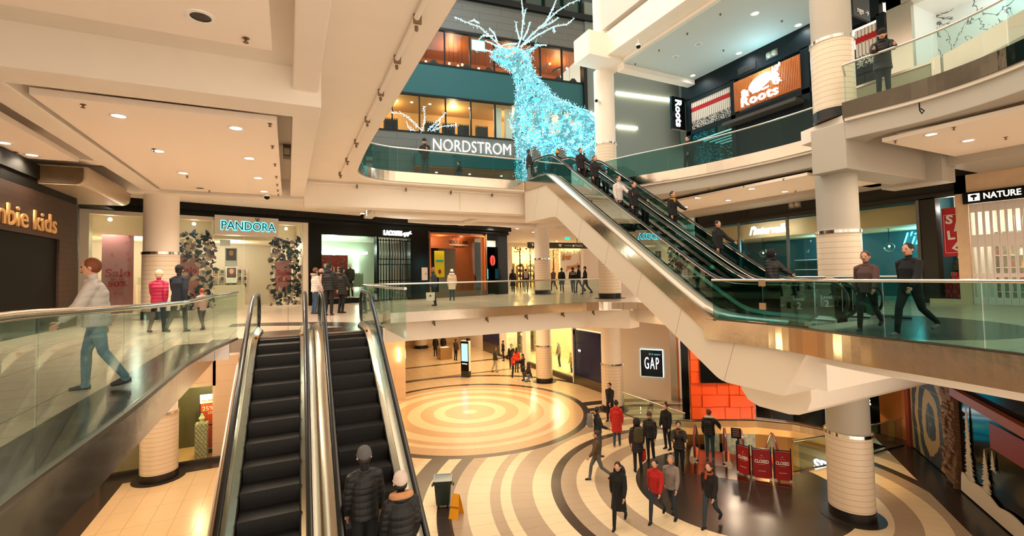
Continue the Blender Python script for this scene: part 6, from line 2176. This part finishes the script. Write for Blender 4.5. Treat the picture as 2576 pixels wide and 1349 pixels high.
# bridge
mb_ = person('bald man in a navy puffer jacket carrying a white bag behind the bridge rail', pos=(5.85, 20.0), z=L2, face=66, h=1.68, top=(30, 44, 56), legs=BK, skin=1, hair=None, puffy=2.5, vox=0.012, armL=(6, 8, 10), near=True)
bag(mb_['hands'][1], 0.38, 0.14, 0.36, 'large white carrier bag with dark star held by the bald man', (226, 216, 204), -26, mark=True)
person('woman in a cream hooded coat and white hat standing by the orange shop', pos=(7.9, 23.6), z=L2, face=-20, h=1.62, top=(226, 204, 178), legs=(40, 74, 84), shoe=(60, 44, 34), hat=(230, 220, 206), hood='down', fur=(232, 214, 190), long=0.22, puffy=2.5, vox=0.012)
far = [(1290, 34, 'person in a long black coat in front of the golden windows', dict(top=BK, long=0.35, longhair=True), -20),
       (1323, 34, 'person with dark jacket and light jeans walking away past the golden windows', dict(top=BK, legs=(120, 140, 160)), -26),
       (1349, 37, 'person in a dark red coat facing out beside the bridge column', dict(top=(70, 20, 24), long=0.2), 150),
       (1392, 37, 'person in brown just right of the bridge column', dict(top=(80, 52, 36)), 120),
       (1413, 33, 'person in a black coat walking in front of the handwritten wall panel', dict(top=BK, long=0.25), -30),
       (1441, 31, 'person in a dark jacket with white stripes below the gold lettering', dict(top=BK, stripe=(210, 200, 190)), -26),
       (1456, 32, 'tall person in black behind the striped jacket', dict(top=BK, h=1.86), 60),
       (1472, 29, 'person in a black coat nearest the escalator underside', dict(top=(26, 24, 22), long=0.2), 70)]
for px, dd, lb, kw, fc in far:
    kw = dict(dict(h=1.72, stride=0.7, vox=0.018), **kw)
    q = person(lb, px=px, Dd=dd, z=L2, face=fc, **kw, **WALK)
    if px == 1323:
        backpack(q['back'], 'pale backpack on the person in light jeans by the golden windows', (150, 130, 116), fc)
# level three
q = person('man in a cap and jacket with jeans standing at the curved upper rail', px=1073, Dd=20.2, z=L3, face=150, h=1.74, top=(34, 26, 24), legs=(48, 68, 80), hat=(24, 36, 40), headp=18, puffy=1.5, armL=(20, 4, 85), armR=(20, 4, 85), vox=0.012)
person('man in a dark jacket looking right at the upper escalator landing', px=1337, Dd=22.4, z=L3, face=-100, h=1.76, top=(28, 30, 30), legs=(96, 110, 110), vox=0.012, near=True)
person('person in a yellow knit hat behind the upper escalator landing', px=1409, Dd=22.6, z=L3, face=-20, h=1.72, top=(30, 22, 26), hat=(216, 150, 30))
person('child in a pink jacket at the upper escalator landing', px=1391, Dd=22.4, z=L3, face=-40, h=1.22, top=(176, 84, 110), hair=(40, 26, 20))
person('dark blurred passer-by crossing in front of the store entrance', px=1160, Dd=24, z=L3, face=64, h=1.7, top=(28, 30, 30), stride=0.8, **WALK)
person('person in black walking below the knitted panel on level three', px=1742, Dd=20.6, z=L3, face=100, h=1.72, top=BK, stride=0.6, **WALK)
person('man in a black parka and beanie leaning over the upper right rail', px=2249, Dd=11.75, z=L3, face=118, h=1.74, top=(14, 15, 17), legs=(30, 38, 42), hat=(10, 10, 12), hood='down', lean=27, headp=14, puffy=2.5, long=0.1, armL=(42, 10, 40), armR=(42, 10, 40), vox=0.011, near=True)
# riders on the tall escalators
for X, Y, lb, kw in ((10.95, 15.75, 'man in black near the top of the tall escalator, left of the pair', dict(top=BK)), (11.1, 15.0, 'taller man in black near the top of the tall escalator, right of the pair', dict(top=BK, hair=(90, 50, 30))),
                     (10.75, 13.15, 'rider in a white jacket halfway up the nearer tall escalator', dict(top=(206, 196, 190))), (11.1, 12.75, 'rider in a black jacket with pale stripes beside the white jacket', dict(top=BK, stripe=(140, 140, 140))),
                     (12.4, 12.2, 'rider with a yellow scarf on the farther tall escalator', dict(top=BK, scarf=(170, 120, 40))), (12.3, 10.25, 'rider in dark clothes low on the farther tall escalator', dict(top=BK, hood='down')),
                     (12.2, 8.4, 'rider in a bulky black coat stepping off the farther tall escalator', dict(top=(10, 10, 11), puffy=4, long=0.2, hood='up'))):
    kw = dict(dict(h=1.72, armL=(40, 14, 20), vox=0.013), **kw)
    person(lb, pos=(X, Y), z=plT(Y) + 0.02, face=180, **kw)
# walkers behind the right-hand rail
person('walker in a brown top and dark trousers behind the lower right glass rail', pos=(10.75, 5.35), z=L2, face=100, h=1.62, top=(92, 66, 60), legs=BK, shoe=(40, 40, 42), stride=0.9, hair=(70, 40, 26), vox=0.011, near=True, **WALK)
person('walker in black clothes and white-soled shoes behind the lower right glass rail', pos=(10.6, 4.55), z=L2, face=80, h=1.74, top=(14, 14, 16), legs=(24, 26, 28), shoe=(120, 116, 112), stride=1.0, vox=0.011, near=True, **WALK)
# near escalator riders
person('rider in a dark jacket and grey beanie low on the near escalator', pos=(0.93, 6.6), z=plF(6.6) + 0.01, face=-1, h=1.74, top=(14, 14, 16), hat=(92, 90, 92), puffy=2, vox=0.011)
person('rider in a black coat with tan fur hood and white beanie on the near escalator', pos=(1.33, 6.2), z=plF(6.2) + 0.01, face=-1, h=1.70, top=(12, 12, 13), hat=(206, 188, 176), fur=(196, 140, 96), puffy=3, vox=0.011)
# ground floor, far group
person('woman in a dark green jacket left of the group at the jeans shop', pos=(13.4, 30.6), face=-100, h=1.74, top=(40, 46, 34), legs=(170, 160, 140), puffy=2, stride=0.35, hair=(70, 44, 28))
person('man in an open black jacket over a white shirt with red shoes', pos=(14.9, 31.0), face=150, h=1.80, top=(30, 28, 26), legs=BK, shoe=(140, 30, 30), scarf=(225, 220, 214))
person('woman in a red jacket taking a picture, left of the black coat', pos=(13.7, 28.3), face=-110, h=1.70, top=(210, 52, 30), legs=(30, 30, 30), shoe=(210, 200, 190), longhair=True, armR=(55, 6, 40), armL=(55, 6, 40))
person('woman in an orange-red jacket and tan boots standing behind the others', pos=(14.7, 29.7), face=-60, h=1.72, top=(216, 66, 36), legs=(44, 54, 66), shoe=(150, 90, 40), longhair=True)
person('woman in a long black coat with mustard scarf and blue jeans', pos=(13.9, 27.2), face=70, h=1.70, top=BK, legs=(44, 84, 110), longhair=True, scarf=(190, 140, 60), long=0.25, armL=(70, 10, 20))
person('crouching person in a dark top beside the ground floor column', pos=(13.8, 26.7), face=-100, h=1.70, top=(50, 34, 26), legs=(120, 140, 160), crouch=1, lean=35, longhair=True)
person('left of two people in black standing behind the metal bench at the back', pos=(11.6, 39.4), face=-26, h=1.75, top=BK, long=0.3, vox=0.018)
person('right of two people in black standing behind the metal bench at the back', pos=(12.3, 39.4), face=-26, h=1.75, top=BK, vox=0.018)
person('man in a brown coat partly behind the information totem', pos=(12.5, 36.6), face=-60, h=1.72, top=(70, 50, 36), vox=0.018)
person('person in black with a red bag beside the white pier', pos=(15.75, 34.3), face=64, h=1.6, top=BK, scarf=(160, 30, 30), vox=0.018)
# ground floor, near
q = person('bearded man in a dark green jacket with a grey backpack, standing in profile', pos=(10.6, 14.6), face=-105, h=1.80, top=(34, 38, 36), legs=(66, 72, 76), shoe=(50, 46, 44), skin=1, stride=0.25, armR=(15, 8, 50), near=True, vox=0.012)
backpack(q['back'], 'grey backpack worn by the bearded man in profile', (120, 114, 108), -105)
person('slim person in black standing in front of the tiled column by the glass rail', pos=(13.6, 17.7), face=110, h=1.74, top=BK, stride=0.4, **WALK)
person('woman in a long bright red coat and jeans with her back turned', pos=(11.9, 15.1), face=-40, h=1.76, top=(196, 30, 18), legs=(44, 72, 92), shoe=(170, 130, 110), hood='down', long=0.3, puffy=2, stride=0.2, vox=0.012)
q = person('woman in a maroon hood and black coat carrying a red bag', pos=(11.0, 12.85), face=-30, h=1.78, top=(30, 18, 24), legs=BK, hood='up', long=0.2, puffy=2, vox=0.012)
backpack(q['back'], 'small olive backpack on the woman in the maroon hood', (70, 62, 36), -30)
bag(q['hands'][0], 0.34, 0.14, 0.34, 'glossy red carrier bag held by the woman in the maroon hood', (190, 30, 34), 30)
person('person in black with a brown knit hat facing the maroon hood', pos=(12.0, 13.3), face=120, h=1.74, top=(14, 14, 16), hat=(80, 56, 44), puffy=2, near=True, vox=0.012)
person('person in black with a topknot beside the glass rail end', pos=(13.35, 13.85), face=100, h=1.74, top=BK, bun=True, vox=0.012)
person('person in dark brown clothes holding a coat over the arm before the topknot', pos=(12.1, 12.0), face=140, h=1.74, top=(34, 26, 20), puffy=3, armL=(45, 12, 60), armR=(45, 12, 60), scarf=(96, 70, 36), vox=0.012)
person('person in a black parka with white fur hood descending the lower escalator', pos=(14.1, 12.45), face=-49, h=1.74, top=(12, 14, 15), legs=(34, 62, 60), shoe=(110, 110, 106), fur=(206, 196, 186), hair=(90, 48, 28), puffy=2.5, armR=(30, 38, 14), vox=0.012)
person('walker in brown with dark shoes crossing the striped rings', pos=(9.3, 12.9), face=64, h=1.66, top=(84, 66, 46), legs=(88, 92, 92), shoe=BK, stride=1.0, hair=(60, 40, 28), vox=0.013, **WALK)
q = person('walker in a long black coat near the bottom of the striped rings', pos=(8.15, 10.35), face=130, h=1.72, top=(12, 12, 13), long=0.35, stride=0.8, vox=0.012, **WALK)
backpack(q['back'], 'dark blue backpack on the walker in the long black coat', (24, 34, 44), 130)
person('walker in a bright red jacket and jeans on the dark disc', pos=(9.25, 10.1), face=120, h=1.68, top=(170, 24, 18), legs=(38, 50, 60), stride=0.9, vox=0.012, **WALK)
person('walker in a grey patterned jacket beside the red jacket', pos=(9.75, 10.0), face=120, h=1.72, top=(130, 118, 110), legs=(36, 46, 56), hair=(150, 130, 116), stride=-0.9, stripe=(190, 180, 172), vox=0.012, **WALK)
person('walker in a black jacket with ginger scarf in front of the closed signs', pos=(10.35, 9.2), face=110, h=1.70, top=(22, 16, 16), legs=(46, 58, 66), scarf=(150, 60, 24), hair=(60, 24, 16), stride=0.9, vox=0.012, **WALK)
# ---------------------------------------------------------------- mannequins and small things


def mannequin(label, x, y, z, face, top, legs, h=1.78, skinc=(236, 220, 200), group='shop window mannequins', hat=None):
    m_ = mat('mannequin_%d' % skinc[0], skinc, 0.35)
    keep = SKIN[0]
    SKIN[0] = m_
    q = person(label, pos=(x, y), z=z, face=face, h=h, top=top, legs=legs, shoe=(230, 226, 220), hair=None, hat=hat, vox=0.016)
    SKIN[0] = keep
    o = q['obj']
    o.name = 'mannequin'
    o['category'] = 'mannequin'
    o['group'] = group
    return o


p = D(8.72, 0.5, 0)
mannequin('pale mannequin in a blue top at the left of the black shop window', p.x, p.y, L2 + 0.27, 160, (40, 100, 130), (120, 100, 80))
p = D(10.05, 0.5, 0)
mannequin('pale mannequin in a dark patterned top beside the red sale panel', p.x, p.y, L2 + 0.27, 150, (40, 30, 30), (24, 26, 26))
for i, (y, tp, lg, lb) in enumerate(((34.0, (120, 120, 112), (150, 140, 120), 'mannequin in grey knitwear at the far end of the jeans window'), (30.6, (96, 112, 128), (70, 84, 100), 'mannequin in a denim jacket left of the ground floor column'), (29.4, (60, 84, 104), (80, 96, 116), 'mannequin in dark denim left of the ground floor column'), (28.2, (150, 150, 140), (60, 70, 84), 'mannequin in pale jacket close to the ground floor column'))):
    mannequin(lb, 17.3, y, 0.36, 75, tp, lg)
for i, (y, tp, lg, lb, ht) in enumerate(((26.2, (226, 196, 60), (60, 90, 110), 'child mannequin with a yellow hat right of the ground floor column', (240, 200, 40)), (25.6, (60, 80, 104), (84, 100, 120), 'child mannequin in a denim hood right of the ground floor column', (60, 80, 104)))):
    mannequin(lb, 17.0, y, 0.36, 75, tp, lg, 1.3, hat=ht)
t = thing('clothes_rail', 'rail of pale green and white clothes in the black shop window', 'clothes rail', tuple(D(11.0, 1.6, L2)))
MB(XD).tube([(10.5, 1.6, L2), (10.5, 1.6, 7.3), (11.25, 1.6, 7.3), (11.25, 1.6, L2)], 0.02, 6).build('frame', CHROME, t)
m = MB(XD)
for k in range(8):
    s = 10.55 + k * 0.09
    m.extr([(s - 0.03, 6.45), (s + 0.03, 6.45), (s + 0.035, 7.15), (s, 7.25), (s - 0.035, 7.15)], 'y', 1.35, 1.85)
m.build('garments', mat('pale_garment', (150, 170, 150), 0.8), t)

# red CLOSED barriers at the closed lower escalator
SG = [onz(1855, 1188, 0), onz(1890, 1205, 0), onz(1941, 1212, 0), onz(1993, 1217, 0)]
pts = [(13.84, 11.14), (13.88, 10.60), (14.32, 10.14), (14.74, 9.74)]
CR = mat('closed_red', (158, 20, 22), 0.5)
for i in range(3):
    a, e = Vector((*pts[i], 0)), Vector((*pts[i + 1], 0))
    d = (e - a).normalized()
    a, e = a + d * 0.03, e - d * 0.03
    t = thing('barrier_sign', f'red fabric barrier panel reading closed, {("left", "middle", "right")[i]} of the three', 'barrier sign', tuple((a + e) / 2), 'red closed barriers')
    XB = plane_m(a, d)
    L = (e - a).length
    MB(XB).box(0, 0.06, -0.01, L, 0.98, 0.01).build('fabric', CR, t)
    m = MB(XB)
    m.box(0, 0, -0.02, 0.025, 1.1, 0.02).box(L - 0.025, 0, -0.02, L, 1.1, 0.02).box(0, 1.0, -0.02, L, 1.025, 0.02)
    m.build('frame', BLACK, t)
    for x0 in (0.0, L - 0.07):
        MB(XB).box(x0, 0.0, -0.03, x0 + 0.07, 0.09, 0.03).build('corner_foot', mat('foot_grey', (190, 180, 170), 0.4), t)
    text('lettering', 'CLOSED', 0.15, WHITEP, XB @ Matrix.Translation((L / 2, 0.6, 0.012)), t, depth=0.002, bold=0.004, width=min(0.42, L * 0.75))
    MB(XB).box(L / 2 - 0.1, 0.5, 0.01, L / 2 + 0.1, 0.51, 0.013).box(L / 2 - 0.11, 0.28, 0.01, L / 2 + 0.11, 0.305, 0.013).box(L / 2 - 0.08, 0.72, 0.01, L / 2 + 0.08, 0.73, 0.013).sphere((L / 2, 0.8, 0.012), 0.025, 8, 5, (1, 1, 0.1)).build('small_print', mat('faded_print', (206, 150, 140), 0.5), t)
t = thing('floor_notice', 'small black notice panel on a post between the lower escalators', 'notice', (14.35, 11.55, 0))
MB().tube([(14.42, 11.5, 0), (14.42, 11.5, 1.0)], 0.02, 6).build('post', BLACK, t)
XB = plane_m((14.28, 11.66, 0.95), Vector((0.653, -0.757, 0)))
MB(XB).box(0, 0, -0.01, 0.32, 0.36, 0.01).build('panel', CHAR, t)
for k in range(4):
    MB(XB).box(0.05, 0.08 + 0.07 * k, 0.01, 0.27, 0.1 + 0.07 * k, 0.012).build('text_line', mat('faded_print'), t)
# bin and wet floor sign
t = thing('waste_bin', 'dark grey-green square waste bin on wheels beside the near escalator', 'bin', (4.22, 13.75, 0))
BG = mat('bin_green', (30, 44, 42), 0.45)
z0 = 0.1
XBN = Matrix.Translation((4.22, 13.75, 0)) @ Matrix.Rotation(R(-20), 4, 'Z')


def sq(a, z, r=0.06):
    return [(x, y, z) for x, y in rnd_poly([(a, 0), (a, a), (-a, a), (-a, -a), (a, -a), (a, 0)], r, 4)[:-1]]


MB(XBN).strip([sq(0.2, 0.1), sq(0.235, 0.72), sq(0.29, 0.74), sq(0.29, 0.82), sq(0.255, 0.82), sq(0.21, 0.16)]).build('bin_body', BG, t, smooth=40)
m = MB(XBN)
m.strip([sq(0.262, 0.825), sq(0.285, 0.835), sq(0.275, 0.845), sq(0.25, 0.84), sq(0.23, 0.6), sq(0.19, 0.25)])
m.build('bin_liner', mat('liner_clear', (150, 165, 165), 0.25), t, smooth=40)
for s in (-1, 1):
    MB(XBN).box(s * 0.29, -0.07, 0.62, s * 0.34, 0.07, 0.66).build('handle', BG, t)
    for y in (-0.14, 0.14):
        MB(XBN).tube([(s * 0.14 - 0.02, y, 0.05), (s * 0.14 + 0.02, y, 0.05)], 0.05, 10).build('caster', BLACK, t)
t = thing('wet_floor_sign', 'yellow folding wet floor sign standing beside the waste bin', 'floor sign', (4.38, 13.0, 0))
YL = mat('sign_yellow', (232, 160, 20), 0.45)
XC = Matrix.Translation((4.38, 13.0, 0)) @ Matrix.Rotation(R(-45), 4, 'Z')
for s in (-1, 1):
    m = MB(XC)
    m.strip([[(-w, s * y - 0.008, z), (w, s * y - 0.008, z), (w, s * y + 0.008, z), (-w, s * y + 0.008, z)] for w, y, z in ((0.15, 0.2, 0.0), (0.13, 0.12, 0.3), (0.1, 0.02, 0.62))])
    m.build('board', YL, t)
text('lettering', 'CAUTION', 0.06, CHAR, XC @ Matrix.Translation((0, -0.135, 0.3)) @ Matrix.Rotation(R(73), 4, 'X'), t, depth=0.002)
# totem, bench
t = thing('information_totem', 'tall information totem with bright screen and white side on the far concourse', 'information totem', (11.0, 29.9, 0))
XT = plane_m((10.72, 30.35, 0), Vector((0.62, -0.78, 0)))
MB(XT).box(0, 0, -0.28, 0.62, 0.42, 0).build('base', mat('totem_base', (44, 50, 48), 0.4), t)
MB(XT).box(0, 0.42, -0.28, 0.62, 2.5, -0.01).build('white_side', WHITEG, t)
MB(XT).box(0.0, 0.42, -0.01, 0.62, 2.45, 0.0).build('front', BLACK, t)
MB(XT).box(0.06, 1.1, 0, 0.56, 2.3, 0.006).build('screen', emis('totem_screen', (130, 210, 235), 1.6), t)
MB(XT).box(0.1, 0.9, 0, 0.5, 0.94, 0.006).build('text_line', TEXTW, t)
MB(XT).box(0.45, 2.5, -0.28, 0.62, 2.68, 0).build('cap', CHAR, t)
t = thing('metal_bench_box', 'square bronze metal box seat on the far ground floor', 'box seat', (11.9, 37.8, 0))
MB().box(11.4, 37.3, 0, 12.4, 38.3, 0.95).build('box_body', mat('bench_bronze', (176, 140, 96), 0.35, 0.6), t)
MB().sphere((11.9, 37.8, 0.97), 0.4, 12, 6, (1, 1, 0.12)).build('papers', WHITEP, t)
# ceiling fittings: sprinklers, cameras, speakers, vents, conduits
SPK = mat('sprinkler_bronze', (120, 92, 66), 0.4, 0.8)


def sprinkler(x, y, z, lb):
    t = thing('sprinkler_head', lb, 'sprinkler', (x, y, z - 0.06), 'ceiling sprinklers')
    MB().lathe([(0.001, 0), (0.045, 0), (0.045, -0.006), (0.001, -0.006)], (x, y, z), 12).build('flange', SPK, t)
    MB().lathe([(0.001, -0.005), (0.014, -0.005), (0.014, -0.05), (0.035, -0.055), (0.035, -0.062), (0.001, -0.062)], (x, y, z), 8).build('deflector', SPK, t)


for k, (x, y) in enumerate(((-0.33, 10.3), (-0.33, 12.3), (-0.3, 14.2), (-0.3, 15.9), (-0.28, 17.2), (-0.26, 18.3), (-0.25, 19.2), (-3.3, 10.65), (-2.9, 13.6), (-2.75, 16.75), (-2.5, 19.2), (-0.5, 6.9), (-5.9, 15.1))):
    x = min(x, -0.32)
    sprinkler(x, min(y, 19.35) if y > 10.5 else max(y, 10.55) if y > 8 else y, 10.15, (f'bronze sprinkler, {ORD[k]} from the near beam along the left panel right edge' if k < 7 else ['bronze sprinkler beside the nearest left downlight', 'bronze sprinkler by the second left downlight', 'bronze sprinkler under the third left downlight', 'bronze sprinkler by the dark downlight', 'bronze sprinkler at the corner of the nearest ceiling panel', 'bronze sprinkler in the far-left ceiling panel'][k - 7]))
for k, (px, py) in enumerate(((2209, 356), (2385, 317), (2530, 345))):
    q = onz(px, py, 10.2)
    sprinkler(min(max(q.x, 14.1), 17.7), min(q.y, 6.2), 10.2, f'dark sprinkler in the near right ceiling panel, {ORD[k]} from the column')
for k, (px, py) in enumerate(((1783, 474), (1870, 467), (1971, 450), (2001, 480))):
    q = onz(px, py, 10.15)
    sprinkler(q.x, q.y, 10.15, f'dark sprinkler in the ceiling behind the tall escalators, {ORD[k]} from the left')
for k, (px, py) in enumerate(((1729, 84), (1812, 35), (1967, 52), (1820, 126), (1658, 126), (1596, 162))):
    q = onz(px, py, C3)
    sprinkler(q.x, min(q.y, 17.4), C3, f'small dark sprinkler in the top right ceiling, {ORD[k]} of six')


def dome(x, y, z, lb, rod=0.25):
    t = thing('dome_camera', lb, 'security camera', (x, y, z - rod - 0.25), 'dome cameras')
    MB().tube([(x, y, z), (x, y, z - rod)], 0.03, 8).build('stem', WHITEG, t)
    MB().lathe([(0.001, 0.12), (0.1, 0.1), (0.13, 0.0), (0.001, 0.0)], (x, y, z - rod - 0.1), 16).build('housing', WHITEG, t, smooth=True)
    MB().sphere((x, y, z - rod - 0.11), 0.1, 14, 8).build('dome', BLACK, t, smooth=True)


dome(14.3, 15.8, 17.55, 'white and black dome camera hanging from the top right beam')
dome(-0.7, 19.3, 10.15, 'small dome camera at the far corner of the left ceiling panel', 0.0)
t = thing('wall_camera', 'small white camera on the side of the upper column', 'security camera', (14.1, 18.9, 15.6), 'wall cameras')
MB().tube([(14.42, 18.9, 15.72), (14.1, 18.75, 15.72)], 0.08, 10).build('housing', WHITEG, t, smooth=True)
MB().sphere((14.08, 18.74, 15.7), 0.08, 10, 8).build('lens', BLACK, t)


def twin_speaker(x, y, z, lb):
    t = thing('emergency_lamp', lb, 'emergency light', (x, y, z - 0.1), 'twin emergency lamps')
    MB().box(x - 0.02, y - 0.28, z - 0.16, x, y + 0.28, z + 0.16).build('backplate', mat('lamp_plate', (110, 104, 92), 0.5), t)
    for s in (-1, 1):
        MB(Matrix.Translation((x - 0.02, y + 0.13 * s, z)) @ Matrix.Rotation(R(-90), 4, 'Y')).lathe([(0.12, 0), (0.12, 0.05), (0.09, 0.09), (0.001, 0.1)], (0, 0, 0), 16).build('lamp_head', mat('lamp_head_grey', (170, 164, 150), 0.4), t, smooth=True)


twin_speaker(20.5, 12.9, 9.85, 'twin-headed emergency lamp on the bulkhead above the shoe shop')
twin_speaker(20.5, 3.6, 10.15, 'twin-headed emergency lamp at the right edge above the stone shop')
twin_speaker(19.8, 13.2, 16.75, 'twin-headed emergency lamp above the beaver sign')
for lb, X, y0, y1, z0, z1 in (('wall vent grille on the bulkhead behind the escalator riders', 20.5, 15.3, 16.6, 9.65, 10.0), ('wall vent grille above the beaver sign', 19.8, 14.0, 15.0, 16.45, 16.8)):
    t = thing('vent_grille', lb, 'vent', (X, (y0 + y1) / 2, z0), 'wall vents')
    MB().box(X - 0.015, y0, z0, X, y1, z1).build('frame', CHAR, t)
    m = MB()
    y = y0 + 0.03
    while y < y1 - 0.03:
        m.box(X - 0.025, y, z0 + 0.03, X - 0.012, y + 0.02, z1 - 0.03)
        y += 0.05
    m.build('slats', mat('vent_slat', (50, 48, 42), 0.5), t)
t = thing('conduit_pipe', 'long painted conduit pipe clipped along the left soffit edge', 'pipe', (1.75, 10, 10.75))
MB().tube([(1.72, 5.5, 10.79), (1.75, 12, 10.79), (1.78, 17.9, 10.79)], 0.045, 8).build('pipe_run', PAINT, t, smooth=True)
for y in (6.6, 8, 9.6, 11.4, 13.4, 15.6, 17.8):
    MB().box(1.68, y, 10.71, 1.80, y + 0.04, 10.845).build('clip', mat('clip_brown', (120, 96, 76), 0.5), t)
    MB().lathe([(0.001, -0.03), (0.03, 0), (0.03, 0.06), (0.001, 0.06)], (1.75, y + 0.12, 10.66), 8).build('nozzle', mat('clip_brown'), t)
t = thing('conduit_pipe', 'thin conduit pipe along the face of the bridge-side beam', 'pipe', (5, 19.5, 10.7))
MB().tube([(0.7, 19.55, 10.75), (9.8, 19.45, 10.75)], 0.03, 6).tube([(7.0, 19.55, 10.75), (7.0, 19.55, 9.95)], 0.02, 6).build('pipe_run', PAINT, t)
for x in (2.5, 4.5, 6.5, 8.5):
    MB().box(x, 19.42, 10.6, x + 0.06, 19.5, 10.75).build('clip', mat('clip_brown'), t)
for k, (x, y) in enumerate(((5.0, 17.35), (7.2, 17.35), (9.0, 17.35), (10.8, 17.35), (12.4, 17.3))):
    t = thing('edge_sprinkler', f'small dark sprinkler nozzle under the bridge edge, {ORD[k]} from the left', 'sprinkler', (x, 17.2, 5.1), 'bridge edge sprinklers')
    MB().box(x, 17.18, 5.12, x + 0.06, 17.35, 5.28).build('bracket', mat('clip_brown'), t)
    MB().lathe([(0.001, -0.05), (0.03, 0), (0.001, 0.05)], (x + 0.03, 17.15, 5.1), 6).build('nozzle', BLACK, t)
t = thing('cable_hook', 'small looped cable hook under the upper right slab edge', 'hook', (13.35, 5.3, 10.6))
MB().tube([(13.2, 5.3, 10.75), (13.2, 5.3, 10.62), (13.16, 5.28, 10.55), (13.2, 5.26, 10.48), (13.26, 5.24, 10.55), (13.24, 5.3, 10.62)], 0.014, 6).build('loop', BLACK, t)
t = thing('wall_floodlight', 'small floodlight in the dark gap beside the left edge beam', 'floodlight', (0, 15.2, 10.5))
MB().box(-0.12, 14.6, 10.5, 0.07, 15.0, 10.8).build('housing', mat('flood_bronze', (110, 90, 66), 0.4, 0.6), t)
MB().box(-0.1, 14.57, 10.53, 0.05, 14.6, 10.72).build('lens', mat('flood_lens', (200, 190, 170), 0.2), t)
for k, (px, py) in enumerate(((1917, 712), (1919, 771))):
    p = onx(px, py, 9.6)
    t = thing('glass_clamp', f'square brushed clamp on the glass beside the tall escalator, {("upper", "lower")[k]} one', 'clamp', tuple(p), 'glass clamps')
    MB().box(p.x - 0.02, p.y - 0.075, p.z - 0.075, p.x + 0.01, p.y + 0.075, p.z + 0.075).build('plate', mat('clamp_brass', (200, 168, 132), 0.35, 0.7), t)
bpy.data.scenes.remove(TMP)
